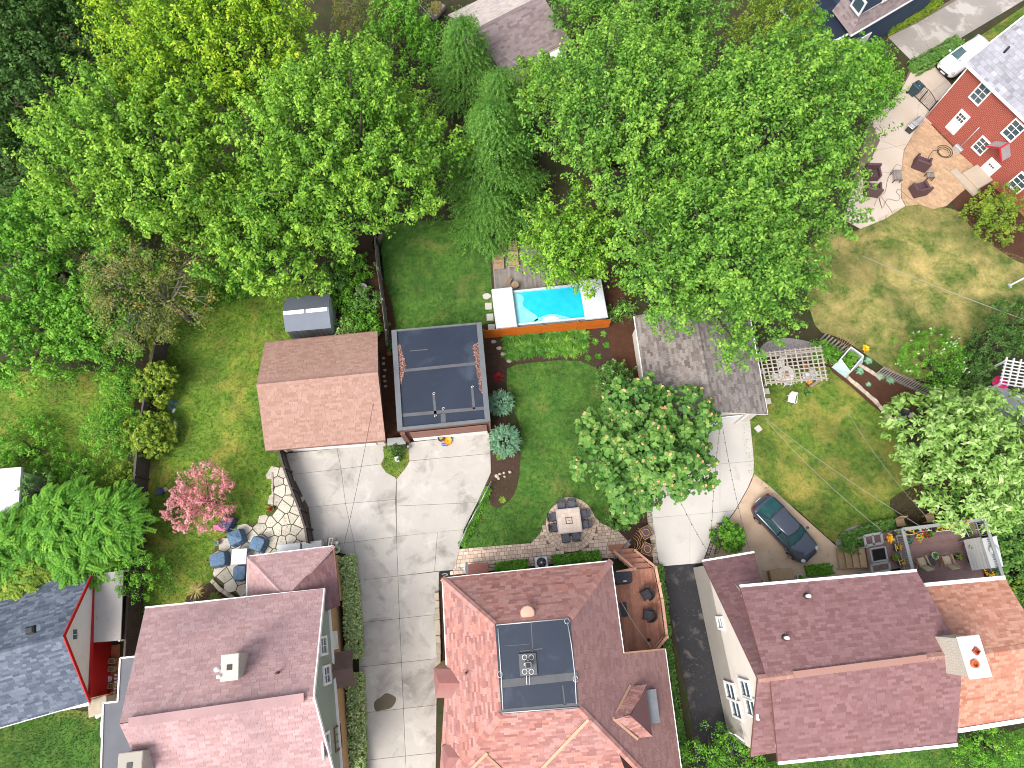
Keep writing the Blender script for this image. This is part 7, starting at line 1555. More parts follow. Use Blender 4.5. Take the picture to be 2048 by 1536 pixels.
for i, (x, y) in enumerate(((767,716),(767,727),(770,740),(768,752),(770,762),(771,772))): stone_slab('small pale paving stone in the gap between garages, number %s from the top' % ['one', 'two', 'three', 'four', 'five', 'six'][i], x, y, .26, .22, .3 * i, 'rock', rnd=True, group=G5, seed=i)
# ------------------------------------------------------------------ flagstone patio furniture
GC = 'blue covered patio chairs'
for i, (x, y, rz, sx, sy, h, pk2, lab, mt) in enumerate(((472,1075,R(25),.95,.95,.75,.12,'blue covered chair with a peaked top nearest the pink parasol','cover_blue'),(516,1088,R(-20),.95,.9,.7,.03,'blue covered chair at the top right of the white table','cover_blue'),(438,1119,R(12),1.05,.9,.7,.03,'blue covered chair left of the white table','cover_blue'),(481,1146,R(3),.85,.95,.7,.04,'blue covered chair below the white table','cover_blue'),(454,1046,R(-25),.8,.95,.6,.02,'navy covered item behind the pink parasol under the pink tree','navy'))):
    draped('covered_chair', lab, 'chair', x, y, .05, sx, sy, h, rz, M[mt], 10 + i, GC, pk2)
c = U(478,1113,.7); wt_ = thing('patio_table', 'square white table between the blue covered chairs', 'table', down(c, .05)); MB().bevbox((c.x, c.y, .7), (.95, .95, .05), .02, R(3)).build('top', M['plastic_white'], wt_)
for a, b in ((-1, -1), (1, -1), (1, 1), (-1, 1)): MB().box((c.x + a * .4, c.y + b * .4, .36), (.06, .06, .64), R(3)).build('leg', M['plastic_white'], wt_)
um = thing('parasol', 'folded pink parasol lying against the navy cover', 'parasol', U(442,1053,.3)); a, b = U(428,1052,.35), U(457,1057,.4); ax_ = (b - a); mb = MB(); n = 14; seg = 10; vs = []
for i in range(5):
    t = i / 4; r_ = .06 + .22 * math.sin(math.pi * (.15 + .7 * (1 - t)))
    for j in range(seg): th = 2 * math.pi * j / seg; rr3 = r_ * (1 if j % 2 else .7); vs.append(lerp(a, b, t) + Vector((ax_.y / ax_.length * rr3 * math.cos(th), -ax_.x / ax_.length * rr3 * math.cos(th), rr3 * math.sin(th) * .8)))
mb.add(vs, [(i * seg + j, i * seg + (j + 1) % seg, (i + 1) * seg + (j + 1) % seg, (i + 1) * seg + j) for i in range(4) for j in range(seg)] + [tuple(range(seg)), tuple(range(4 * seg, 5 * seg))]); mb.build('canopy', M['pink'], um); MB().tube([a - ax_ * .05, b + ax_ * .5], .02, 6).build('pole', M['galv'], um)
for i, (x, y, sx, lab) in enumerate(((578,1096,1.35,'white lidded outdoor cabinet at the porch eave, left of two'),(624,1091,1.15,'white lidded outdoor cabinet at the porch eave, right of two'))):
    c = U(x, y, .9); wb_ = thing('outdoor_cabinet', lab, 'cabinet', down(c, .05), 'white cabinets at the porch'); MB().box((c.x, c.y - .1, .45), (sx, .65, .8), R(6)).build('body', M['plastic_white'], wb_); MB().bevbox((c.x, c.y - .1, .89), (sx + .06, .72, .07), .025, R(6)).build('lid', M['plastic_white'], wb_)
br_ = thing('brick_landing', 'tan brick landing with white rail at the porch corner', 'landing', U(655,1085,0))
for i in range(5):
    for j in range(2): p = U(634 + 8.5 * i + 0 * j, 1083 - .9 * i + 6 * j, .2); MB().bevbox((p.x, p.y, .12), (.24, .2, .2), .01, R(6)).build('block', M['rock'], br_)
for x in (659, 665): MB().bar(U(x, 1077, .9), U(x - 3, 1098, .9), .04, .04).build('rail', M['plastic_white'], br_)
MB().bar(U(659,1077,.9), U(666,1076,.9), .04, .04).build('rail', M['plastic_white'], br_)
for x in (659, 666): p = U(x, 1077, .9); MB().box((p.x, p.y, .47), (.05, .05, .88)).build('post', M['plastic_white'], br_)
pot('plant_pot', 'round pale rimmed pot of greenery at the head of the hedge', 676, 1100, .24, .45, 'pot_white', 'fresh', 30, .2, .05, .04); 
c = U(673,1086,.4); sol = thing('path_light', 'white mushroom path light at the porch corner', 'light', down(c, .04)); MB().tube([(c.x, c.y, .04), (c.x, c.y, .42)], .02, 6).build('stem', M['galv'], sol); MB().lathe([(.14, 0), (.1, .06), (.01, .09)], (c.x, c.y, .4), 14).build('shade', M['plastic_white'], sol)
pot('flower_pot', 'small pot of red and white flowers on the flagstone edge', 545, 1018, .14, .2, 'pot_terra', 'fresh', 20, .2, .05, .05, flower='red'); pot('plant_pot', 'terracotta pot with a grey succulent beside the covered chairs', 437, 1086, .17, .25, 'pot_terra', 'hosta', 24, .28, .08, .04)
pot('plant_pot', 'dark blue pot in the grass left of the pink tree', 325, 984, .22, .35, 'navy', None, z=.02); mb = MB(); c = U(330,979,.1); mb.blob((c.x, c.y, .1), (.2, .16, .14), 4, 8, 5, .2, smooth=False); tag(mb.build('rock', M['rock']), 'grey rock touching the dark blue pot', 'rock')
stone_slab('white slab among the hostas', 347, 821, .3, .18, R(70), 'plastic_white'); mb = MB(); c = U(340,853,.15); mb.blob((c.x, c.y, .15), (.13, .2, .14), 5, 8, 5, .15); tag(mb.build('garden_ornament', M['red_wall']), 'red painted ornament among the hostas', 'ornament'); stone_slab('pale stone below the hostas', 338, 884, .26, .2, 0, 'rock', rnd=True)
# ------------------------------------------------------------------ cottage side: brick floor, blocks, pot
cfl = thing('patio', None, None); cfl['kind'] = 'structure'; q = [(216,1292),(240,1288),(236,1402),(206,1406),(206,1395)]; MB().prism(UL(q, .05), .0, .05).build('bedding', plain('red_brick_floor', (.38, .12, .05), (.32, .1, .04), 4, .9, .3, 20), cfl)
M['pr'] = plain('paver_red', (.4, .13, .06), (.34, .11, .05), 3, .9); pv = pave(q, .06, .3, .2, R(80), .15, 9)
for p in pv: 
    i_ = inset(p, .01)
    if len(i_) > 2: MB().prism(i_, .04, .07).build('paver', M['pr'], cfl)
G6 = 'small white edging blocks beside the cottage'
for k in range(8):
    c = U(232.5 - .6 * k, 1350 + 7 * k, .1); mb = MB(); mb.bevbox((c.x, c.y, .13), (.12, .12, .14), .02, R(8)); tag(mb.build('edging_block', M['plastic_white']), 'small white block, %s in the row beside the red cottage wall' % ['first from top', 'second from top', 'third from top', 'fourth from top', 'fifth from top', 'sixth from top', 'seventh from top', 'last at the bottom'][k], 'block', G6)
for i, (x, y, lab) in enumerate(((224,1322,'upper tan crate against the red cottage wall'),(223,1338,'middle tan crate against the red cottage wall'),(222,1372,'lower tan crate against the red cottage wall'))):
    c = U(x, y, .3); cr = thing('crate', lab, 'crate', down(c, .07), 'crates against the red wall')
    for sx, sy in ((-1, 0), (1, 0), (0, -1), (0, 1)): MB().box((c.x + sx * .17, c.y + sy * .14, .22), (.03 if sx else .34, .28 if sx else .03, .28)).build('side', M['tan_board'], cr)
    MB().box((c.x, c.y, .1), (.32, .26, .03)).build('base', M['tan_board'], cr)
pot('plant_pot', 'white pot in front of the red cottage wall', 223, 1357, .16, .25, 'pot_white', None, z=.07); pot('plant_pot', 'large terracotta pot above the grey canopy', 243, 1131, .3, .5, 'pot_terra', None, z=.03)
pn = thing('garden_pond', 'pale blue basin with white rim beside the flat extension', 'pond', U(206,1452,.05)); mb = MB(); mb.prism(smooth_loop([tuple(U(x, y, .1))[:2] for x, y in ((203,1432),(210,1425),(212,1470),(207,1480),(200,1470))], 3), .0, .1); mb.build('rim', M['plastic_white'], pn); mb = MB(); mb.prism(smooth_loop([tuple(U(x, y, .1))[:2] for x, y in ((205,1437),(209,1432),(210,1466),(206,1472),(203,1464))], 3), .05, .105); mb.build('water', M['spa_shell'], pn)
bw = thing('wooden_bin', 'small pale wooden box beside the pale blue basin', 'box', U(201,1427,.1)); c = U(201,1427,.2); MB().box((c.x, c.y, .15), (.5, .28, .25), R(35)).build('body', M['pergola'], bw); MB().bevbox((c.x, c.y, .3), (.54, .32, .05), .015, R(35)).build('lid', M['plastic_white'], bw)
# ------------------------------------------------------------------ wooden pergola with white garden furniture
pz = 2.3; pq = [U(1519,708,pz), U(1641,695,pz), U(1653,758,pz), U(1532,768,pz)]; pg = thing('pergola', 'pale wooden lattice pergola beside the weathered garage', 'pergola', down((pq[0] + pq[2]) / 2))
for k in range(9): t = k / 8; a, b = lerp(pq[0], pq[3], t), lerp(pq[1], pq[2], t); e = (b - a) * .02; MB().bar(a - e + Vector((0, 0, .07)), b + e + Vector((0, 0, .07)), .055, .06).build('slat', M['pergola'], pg)
for k in range(13): t = k / 12; a, b = lerp(pq[0], pq[1], t), lerp(pq[3], pq[2], t); e = (b - a) * .06; MB().bar(a - e, b + e, .07, .07).build('rafter', M['pergola'], pg)
for t in (.06, .94): a, b = lerp(pq[0], pq[3], t), lerp(pq[1], pq[2], t); MB().bar(a - Vector((0, 0, .12)), b - Vector((0, 0, .12)), .1, .16).build('beam', M['pergola'], pg)
for s, t in ((.04, .06), (.96, .06), (.96, .94), (.04, .94)): p = lerp(lerp(pq[0], pq[1], s), lerp(pq[3], pq[2], s), t); MB().box((p.x, p.y, pz / 2 - .1), (.12, .12, pz - .2)).build('post', M['pergola'], pg)
def garden_chair():
    r_ = thing('garden_chair', 'x', 'chair'); MB().bevbox((0, 0, .42), (.5, .48, .04), .015).build('seat', M['plastic_white'], r_); MB().slab([(-.24, -.24, .44), (.24, -.24, .44), (.22, -.36, .88), (-.22, -.36, .88)], .03).build('backrest', M['plastic_white'], r_)
    for s in (-1, 1):
        MB().tube([(s * .27, .22, 0), (s * .28, .24, .62), (s * .28, -.28, .66)], .025, 6).build('arm', M['plastic_white'], r_); MB().tube([(s * .25, -.32, 0), (s * .24, -.24, .44)], .025, 6).build('leg', M['plastic_white'], r_)
    return r_
gc = garden_chair(); gc['label'] = 'white plastic chair alone on the lawn below the pergola'; gc['group'] = 'white garden chairs'; p = U(1584,798,.5); place(gc, (p.x, p.y, .02), R(165))
for x, y, rz, lab in ((1563,727,180,'white chair above the round table under the pergola'),(1551,752,80,'white chair left of the round table under the pergola'),(1575,762,10,'white chair below the round table under the pergola'),(1614,752,0,'white chair nearest the flower pots under the pergola'),(1628,745,-60,'white chair at the right end under the pergola')):
    p = U(x, y, .5); dup(gc, (p.x, p.y, .02), R(rz), lab)
rt_ = round_table('garden_table', 'round white table under the wooden pergola', 1574, 747, .02, .55, .72, M['plastic_white']); c = U(1574,747,.76); tr2 = thing('serving_tray', 'brown tray with items on the white round table', 'tray', (c.x, c.y, .742)); MB().lathe([(.22, 0), (.24, .03), (.22, .03), (.2, .012)], (c.x, c.y, .742), 16).build('tray', M['tan_board'], tr2)
for k in range(3): MB().lathe([(.04, 0), (.045, .1), (.02, .12)], (c.x + .1 * math.cos(2 * k), c.y + .1 * math.sin(2 * k), .756), 8).build('cup', M['pot_terra'], tr2)
M['teal'] = plain('teal_glaze', (.03, .16, .17), None, 4, .3); pot('plant_pot', 'teal pot of trailing yellow green plant below the pergola', 1613, 786, .24, .35, 'teal', 'lime', 60, .5, .06, .02)
pot('plant_pot', 'orange pot at the lower edge of the pergola', 1616, 768, .2, .3, 'pot_terra', 'yflower', 14, .2, .05, .02); pot('plant_pot', 'clay pot under the right end of the pergola', 1607, 733, .16, .25, 'pot_terra', None, z=.02)
pot('flower_pot', 'yellow leaved plant behind the glass cold frame', 1727, 700, .2, .3, 'pot_dark', 'yflower', 60, .4, .08, .05)
# cold frame
cf = thing('cold_frame', 'glazed cold frame with open top full of greens', 'cold frame', U(1695,728,.1)); tq = [U(1702,694,.9), U(1727,712,.9), U(1700,744,.9), U(1681,718,.9)]; bq = [down(U(1698,708,.12), .12), down(U(1724,726,.12), .12), down(U(1690,755,.12), .12), down(U(1664,735,.12), .12)]
M['frost'] = plain('frosted_panel', (.42, .55, .56), (.36, .5, .52), 2, .15)
for i in range(4):
    j = (i + 1) % 4; MB().slab([bq[i], bq[j], tq[j], tq[i]], .02).build('panel', M['frost'], cf); MB().bar(tq[i], tq[j], .07, .06).build('rim', M['plastic_white'], cf); MB().bar(bq[i], tq[i], .05, .05).build('corner_post', M['plastic_white'], cf)
c = (tq[0] + tq[2]) / 2; rngc = np.random.default_rng(9); n = 60; q = np.array([lerp(lerp(tq[0], tq[1], a), lerp(tq[3], tq[2], a), b) for a, b in rngc.uniform(.12, .88, (n, 2))]) - np.array([0, 0, .12]); v, f, t = sprays(q, np.tile([[0, 0, 1.]], (n, 1)), rngc, 16, .25, .18, .12, .5); fastmesh('greens', v, f, LEAF['fresh'], cf, t)
c = U(1810,822,.4); fb_ = thing('fire_bowl', 'round black fire bowl on the gravel patch', 'fire bowl', down(c, .04)); MB().lathe([(.15, 0), (.3, .12), (.36, .3), (.33, .3), (.26, .14), (.02, .1)], (c.x, c.y, .04), 18).build('bowl', M['iron'], fb_); MB().tube([(c.x + .35 * math.cos(t), c.y + .35 * math.sin(t), .34) for t in np.linspace(0, 6.29, 18)], .02, 5).build('rim', M['iron'], fb_)
stone_slab('pale flat rock beside the fire bowl', 1822, 830, .5, .4, .4, 'rock', rnd=True)
# ------------------------------------------------------------------ white pergola and grey shed roof at the right edge
wz = 2.4; q = [U(2008,728,wz), U(2060,735,wz), U(2065,790,wz), U(2000,772,wz)]; wp_ = thing('pergola', 'white lattice pergola cut by the right edge', 'pergola', down((q[0] + q[2]) / 2))
ex = (U(2048,730,wz) - U(2010,724,wz)).normalized(); qq = [U(2012,722,wz), U(2012,722,wz) + ex * 3.2, U(2001,768,wz) + ex * 3.2, U(2001,768,wz)]
for k in range(8): t = k / 7; MB().bar(lerp(qq[0], qq[3], t) - ex * .15 + Vector((0, 0, .09)), lerp(qq[1], qq[2], t) + Vector((0, 0, .09)), .06, .08).build('slat', M['plastic_white'], wp_)
for k in range(8): t = k / 7; a, b = lerp(qq[0], qq[1], t), lerp(qq[3], qq[2], t); MB().bar(a + (a - b) * .16, b + (b - a) * .02, .08, .12).build('rafter', M['plastic_white'], wp_)
for s in (0, 1):
    for p in (lerp(qq[0], qq[1], s), lerp(qq[3], qq[2], s)): MB().box((p.x, p.y, wz / 2 - .05), (.12, .12, wz - .1)).build('post', M['plastic_white'], wp_)
gs = thing('playhouse', 'grey roofed little shed beside the white pergola', 'shed', U(2010,800,0)); rq = [U(1982,772,1.9), U(2000,770,1.9), U(2070,800,1.9), U(2070,850,1.9), U(1985,812,1.9)]; MB().prism(rq, 1.82, 1.9).build('roof', plain('grey_decking', (.2, .2, .22), (.17, .17, .19), 2, .8, .2), gs); MB().prism(inset(rq, .15), 0, 1.82).build('wall', M['grey_paint'], gs)
for k in range(4): p = lerp(rq[0], rq[4], k / 3); MB().box((p.x - .05, p.y, .95), (.06, .06, 1.9)).build('post', M['plastic_white'], gs)
pu2 = thing('parasol', 'deep pink parasol under the white pergola', 'parasol', U(2003,768,0)); c = U(2003,766,1.9); MB().lathe([(.55, 0), (.3, .18), (.02, .34)], (c.x, c.y, 1.8), 8, smooth=False).build('canopy', plain('magenta_cloth', (.5, .01, .1), None, 4, .7), pu2); MB().tube([(c.x, c.y, 0), (c.x, c.y, 2.1)], .025, 6).build('pole', M['galv'], pu2)
# ------------------------------------------------------------------ planted deck of the right house
dz2 = 1.1; dq = [(1788,1062),(1948,1042),(1985,1158),(1815,1172)]; rd = thing('plank_deck', 'mauve plank deck crowded with planters behind the plum roof', 'deck', U(1880,1100,0)); W = [U(x, y, dz2) for x, y in dq]; planks_in(rd, W, math.atan2((W[1] - W[0]).y, (W[1] - W[0]).x), .145, dz2, M['mauve_deck']); MB().prism(W, dz2 - .3, dz2 - .035).build('deck_frame', M['grey_paint'], rd)
for a, b in ((W[0], W[1]), (W[1], lerp(W[1], W[2], .95)), (W[0], W[3])):
    MB().bar(a + Vector((0, 0, .95)), b + Vector((0, 0, .95)), .2, .05).build('top_rail', M['grey_paint'], rd); MB().bar(a + Vector((0, 0, .12)), b + Vector((0, 0, .12)), .05, .08).build('bottom_rail', M['grey_paint'], rd); n = int((b - a).length / .13)
    for k in range(n + 1): p = lerp(a, b, k / n); MB().box((p.x, p.y, dz2 + .5), (.035, .035, .84)).build('baluster', M['grey_paint'], rd)
for p in W[:2] + [lerp(W[0], W[1], .5), W[3]]: MB().box((p.x, p.y, dz2 / 2 + .5), (.12, .12, dz2 + 1.0)).build('post', M['grey_paint'], rd)
# stair landing with open frames and tan steps
ld = thing('stair_landing', 'grey framed stair landing left of the planted deck', 'landing', U(1755,1110,0)); lz = .8; LQ = [U(1728,1072,lz), U(1786,1062,lz), U(1800,1136,lz), U(1740,1146,lz)]
planks_in(ld, LQ, R(96), .14, lz, M['mauve_deck']); 
def frame4(q, w, nm='frame'): 
    for i in range(4): MB().bar(q[i], q[(i + 1) % 4], w, .06).build(nm, M['grey_paint'], ld)
fz = lz + .9
frame4([U(1728,1072,fz), U(1762,1066,fz), U(1765,1086,fz), U(1732,1092,fz)], .14); frame4([U(1740,1098,fz), U(1770,1093,fz), U(1775,1120,fz), U(1745,1124,fz)], .08); frame4([U(1742,1130,fz), U(1778,1124,fz), U(1780,1140,fz), U(1745,1146,fz)], .12); MB().bar(U(1745,1070,fz), U(1748,1090,fz), .12, .06).build('frame', M['grey_paint'], ld)
for x, y in ((1730,1074),(1764,1068),(1734,1094),(1772,1120),(1744,1144),(1779,1139)): p = U(x, y, fz); MB().box((p.x, p.y, fz / 2), (.1, .1, fz - .05)).build('post', M['grey_paint'], ld)
MB().prism([U(x, y, lz) for x, y in ((1744,1100),(1770,1096),(1774,1119),(1748,1122))], lz + .01, lz + .03).build('dark_mat', M['rubber'], ld)
sp3 = thing('wooden_steps', 'tan wooden plank steps from the stamped pad to the deck', 'steps', U(1702,1118,0))
for k in range(4): z_ = .2 + .15 * k; a, b = U(1679 + 14.5 * k, 1097 - .5 * k, z_), U(1686 + 14 * k, 1137 - 1.2 * k, z_); MB().bar(a, b, .4, .05).build('tread', M['tan_board'], sp3)
for y in (1097, 1137): MB().bar(U(1674,y,.08), U(1736,y - 3,.62), .05, .18).build('stringer', M['tan_board'], sp3)
# planters and pots
def trough(label, pts, h, leafk, flower, seed, z=dz2, mat='pot_dark', grp='planter troughs on the deck'):
    a, b = U(*pts[0], z + h), U(*pts[1], z + h); a, b = down(a, z), down(b, z); d = (b - a).normalized(); an = math.atan2(d.y, d.x); m_ = (a + b) / 2; L = (b - a).length; root = thing('planter_trough', label, 'planter', m_, grp); w = .32
    for s in (-1, 1): o = Vector((-d.y, d.x, 0)) * s * w / 2; MB().box((m_.x + o.x, m_.y + o.y, z + h / 2), (L, .025, h), an).build('side', M[mat], root); MB().bar(a + o + Vector((0, 0, h)), b + o + Vector((0, 0, h)), .04, .03).build('rim', M['pot_white'], root)
    for p in (a, b): MB().box((p.x, p.y, z + h / 2), (.025, w, h), an).build('end', M[mat], root)
    MB().box((m_.x, m_.y, z + h * .42), (L - .04, w - .04, h * .8), an).build('soil', M['soil'], root); rng = np.random.default_rng(seed); n = int(L * 26); q = np.array([lerp(a, b, t) + Vector((-d.y, d.x, 0)) * s for t, s in zip(rng.uniform(.03, .97, n), rng.uniform(-.13, .13, n))]) + np.array([0, 0, h])
    v, f, t = sprays(q, np.tile([[0, 0, 1.]], (n, 1)), rng, 10, .16, .1, .075, .6); fastmesh('foliage', v, f, LEAF[leafk], root, t)
    if flower: k = rng.random(n) < .7; v, f, t = sprays(q[k] + np.array([0, 0, .12]), np.tile([[0, 0, 1.]], (k.sum(), 1)), rng, 7, .05, .06, .075, .95); fastmesh('blossom', v, f, LEAF[flower], root, t)
trough('trough of yellow and orange flowers, left one under the deck rail', ((1790,1067),(1828,1063)), .25, 'fresh', 'yflower', 1); trough('trough of mixed foliage in the middle under the deck rail', ((1833,1059),(1862,1055)), .25, 'fresh', 'white_flower', 2); trough('trough of yellow flowers, right one under the deck rail', ((1870,1058),(1908,1054)), .28, 'fresh', 'yflower', 3); trough('trough of green herbs along the right end of the deck', ((1932,1052),(1943,1072)), .25, 'fresh', None, 4); trough('narrow trough of orange flowers on the deck corner rail', ((1915,1047),(1935,1045)), .2, 'lime', 'yflower', 5, dz2 + .75); trough('narrow trough of orange flowers inside the left deck rail', ((1795,1088),(1798,1102)), .2, 'lime', 'yflower', 6); trough('narrow trough of yellow flowers lower on the left deck rail', ((1802,1118),(1806,1130)), .2, 'lime', 'yflower', 7)
for i, (x, y, r_, h, mt, lk, fl, lab, z_) in enumerate(((1815,1082,.2,.3,'pot_dark','hosta',None,'square dark pot of grey leaves below the left trough',dz2),(1835,1075,.2,.25,'pot_white','fresh','yflower','pot of leafy greens left of the clay pots',dz2),(1846,1072,.18,.25,'pot_terra','fresh','red','clay pot with red flowers below the middle trough',dz2),(1858,1069,.15,.22,'pot_dark','fresh',None,'small dark pot right of the red flowers',dz2),(1864,1112,.22,.35,'pot_white','fresh',None,'pale pot between the two wooden chairs',dz2),(1932,1095,.24,.35,'pot_white','lime',None,'white pot with trailing plant on the wicker sofa side',dz2 + .3),(1942,1122,.26,.4,'pot_dark','fresh',None,'dark pot with bushy plant at the table corner',dz2),(1912,1114,.2,.3,'pot_dark','lime',None,'feathery yellow green plant right of the wooden chairs',dz2),(1774,1078,.18,.3,'pot_terra','yflower','yflower','clay pot of bright yellow flowers on the landing corner',lz + .9),(1786,1116,.2,.3,'pot_terra','fresh',None,'clay pot of greenery on the lower landing',lz + .1),(1972,1150,.2,.3,'pot_dark','lime','yflower','pot of yellow flowers at the eave end of the deck',dz2),(1597,1155,.2,.3,'pot_white','fresh',None,'pale rimmed pot beside the tan deck box',.04))):
    pot('plant_pot', lab, x, y, r_, h, mt, lk, 36, .34, .05, z_, 'pots on and around the planted deck', i, fl, square=(i == 0))
c = U(1864,1126,dz2 + .3); tb_ = round_table('side_table', 'small round dark table between the wooden deck chairs', 1863, 1124, dz2, .26, .42, M['iron'])
M['cv'] = plain('cream_canvas', (.48, .40, .31), None, 5, .85)
def deck_chair():
    r_ = thing('deck_chair', 'x', 'chair'); S = .34
    for k in range(6): MB().box((0, -.22 + .09 * k, .34 - .012 * k), (.5, .075, .02)).build('slat', M['tan_board'], r_)
    MB().slab([(-.24, -.26, .36), (.24, -.26, .36), (.24, -.52, .95), (-.24, -.52, .95)], .03).build('canvas', M['cv'], r_)
    MB().bevbox((0, .02, .39), (.46, .46, .05), .02).build('cushion', M['cv'], r_)
    for s in (-1, 1):
        MB().bar((s * .3, -.3, .56), (s * .3, .3, .56), .07, .03).build('arm', M['tan_board'], r_); MB().bar((s * .29, .28, 0), (s * .29, -.5, .9), .04, .05).build('frame', M['tan_board'], r_); MB().bar((s * .27, -.4, 0), (s * .27, .28, .56), .04, .05).build('frame', M['tan_board'], r_)
    return r_
dk = deck_chair(); dk['label'] = 'folding wooden chair with cream canvas, left of two on the planted deck'; dk['group'] = 'wooden chairs on the planted deck'; p = U(1842,1124,dz2 + .3); place(dk, (p.x, p.y, dz2), R(15)); p = U(1892,1121,dz2 + .3); dup(dk, (p.x, p.y, dz2), R(10), 'folding wooden chair with cream canvas, right of two on the planted deck')
c = U(1955,1105,dz2 + .7); so = thing('outdoor_table', 'tan slatted table at the right end of the planted deck', 'table', (c.x, c.y, dz2)); tq = [U(1927,1080,dz2 + .7), U(1962,1074,dz2 + .7), U(1982,1136,dz2 + .7), U(1944,1141,dz2 + .7)]; planks_in(so, tq, math.atan2((tq[3] - tq[0]).y, (tq[3] - tq[0]).x), .2, dz2 + .7, M['canopy'], .04, name='slat')
for p in shrink(tq, .08): MB().box((p.x, p.y, dz2 + .33), (.06, .06, .66)).build('leg', M['grey_paint'], so)
pgl = thing('patio_grill_table', 'white topped grill table with a round kettle beyond the deck', 'grill', U(1985,1110,0)); gq = [U(1964,1077,1.7), U(1993,1072,1.7), U(2007,1133,1.7), U(1979,1137,1.7)]; MB().prism(gq, 1.64, 1.7).build('top', M['plastic_white'], pgl)
for p in shrink(gq, .1): MB().box((p.x, p.y, .82), (.08, .08, 1.64)).build('leg', M['grey_paint'], pgl)
c = U(1990,1100,1.9); MB().lathe([(.2, 0), (.3, .12), (.3, .16), (.24, .26), (.05, .32)], (c.x, c.y, 1.7), 18).build('kettle', M['plastic_white'], pgl)
G7 = 'wooden chairs behind the deck rail'
for x, y, lab in ((1802,1045,'tan backed chair behind the left part of the deck rail'),(1862,1037,'tan backed chair behind the right part of the deck rail')):
    c = U(x, y, .5); ch2 = thing('garden_chair', lab, 'chair', down(c, .03), G7); MB().bevbox((c.x, c.y, .45), (.55, .5, .06), .02, R(6)).build('seat', M['tan_board'], ch2); MB().slab([(c.x - .28, c.y + .22, .47), (c.x + .28, c.y + .26, .47), (c.x + .26, c.y + .34, .95), (c.x - .26, c.y + .3, .95)], .04).build('backrest', M['tan_board'], ch2)
    for a, b in ((-1, -1), (1, -1), (1, 1), (-1, 1)): MB().box((c.x + a * .23, c.y + b * .2, .22), (.05, .05, .42)).build('leg', M['tan_board'], ch2)
c = U(1563,1149,.5); bx2 = thing('deck_box', 'tan deck box against the plum roofed house', 'box', down(c, .034)); MB().box((c.x, c.y, .26), (1.4, .62, .46), R(6)).build('body', M['tan_board'], bx2); MB().bevbox((c.x, c.y, .52), (1.46, .68, .06), .02, R(6)).build('lid', M['tan_board'], bx2)
# ------------------------------------------------------------------ brick patio furniture, top right
def armchair():
    r_ = thing('armchair', 'x', 'chair')
    for k in range(6): MB().box((-.25 + .1 * k, .03, .36), (.085, .56, .05)).build('seat_slat', M['plum_plastic'], r_)
    MB().bevbox((0, -.36, .4), (.84, .13, .74), .03).build('backrest', M['plum_plastic'], r_)
    for s in (-1, 1): MB().bevbox((s * .36, .0, .3), (.12, .62, .58), .03).build('arm', M['plum_plastic'], r_)
    MB().box((0, .28, .18), (.62, .06, .3)).build('front_panel', M['plum_plastic'], r_); return r_
am = armchair(); am['label'] = 'plum resin armchair nearest the brick wall on the paved patio'; am['group'] = 'plum armchairs on the patio'; p = U(1843,326,.35); place(am, (p.x, p.y, .055), R(-27), 1.3)
p = U(1838,378,.35); dup(am, (p.x, p.y, .055), R(15), 'plum resin armchair nearest the dry lawn'); p = U(1744,378,.35); dup(am, (p.x, p.y, .05), R(-10), 'plum resin armchair half under the maple at the patio edge'); p = U(1742,350,.3); dup(am, (p.x, p.y, .05), R(180), 'plum resin armchair almost hidden under the maple')
for x, y, s1, s2, lab in ((1796,350,.62,.9,'larger slatted metal side table on the pale concrete'),(1862,350,.55,.5,'small slatted side table between the armchairs')):
    c = U(x, y, .5); t_ = thing('side_table', lab, 'table', down(c, .05), 'slatted side tables on the patio'); n = 5
    for k in range(n): MB().box((c.x - s1 / 2 + s1 * (k + .5) / n, c.y, .5), (s1 / n - .015, s2, .03), R(-4)).build('slat', M['grey_wood'], t_)
    for a, b in ((-1, -1), (1, -1), (1, 1), (-1, 1)): MB().box((c.x + a * s1 * .42, c.y + b * s2 * .42, .26), (.05, .05, .44)).build('leg', M['wicker'], t_)
    for b in (-1, 1): MB().bar((c.x - s1 / 2, c.y + b * s2 / 2, .49), (c.x + s1 / 2, c.y + b * s2 / 2, .49), .04, .05).build('rim', M['wicker'], t_)
ga = R(40); c = U(1832,246,.8); gr = thing('gas_grill', 'stainless gas grill on the corner of the brick house', 'grill', down(c, .05)); mg = Matrix.Rotation(ga, 3, 'Z')
MB().box((c.x, c.y, .48), (.9, .5, .8), ga).build('cabinet', M['pot_dark'], gr); mb = MB(); prof = [(-.26, .9), (-.26, 1.05), (-.14, 1.22), (.08, 1.24), (.24, 1.1), (.26, .9)]; vs = [Vector((c.x, c.y, 0)) + mg @ Vector((x_, y_, z_)) for x_ in (-.36, .36) for y_, z_ in prof]; k = len(prof); mb.add(vs, [(i, i + 1, k + i + 1, k + i) for i in range(k - 1)] + [tuple(range(k))[::-1], tuple(range(k, 2 * k)), (0, k, 2 * k - 1, k - 1)]); mb.build('lid', M['galv'], gr)
for s in (-1, 1): q = mg @ Vector((s * .58, 0, 0)); MB().bevbox((c.x + q.x, c.y + q.y, .88), (.4, .46, .04), .015, ga).build('side_shelf', M['galv'], gr)
q0, q1 = mg @ Vector((-.3, -.3, 0)), mg @ Vector((.3, -.3, 0)); MB().tube([(c.x + q0.x, c.y + q0.y, 1.08), (c.x + q1.x, c.y + q1.y, 1.08)], .018, 6).build('handle', M['chrome'], gr)
c = U(1838,170,1.0); bn = thing('wheelie_bin', 'dark teal wheeled bin behind the iron gate', 'bin', down(c, .045)); M['bin'] = plain('dark_teal_plastic', (.025, .05, .06), (.03, .06, .072), 3, .45); an = R(32); mb = MB(); mt = Matrix.Rotation(an, 3, 'Z')
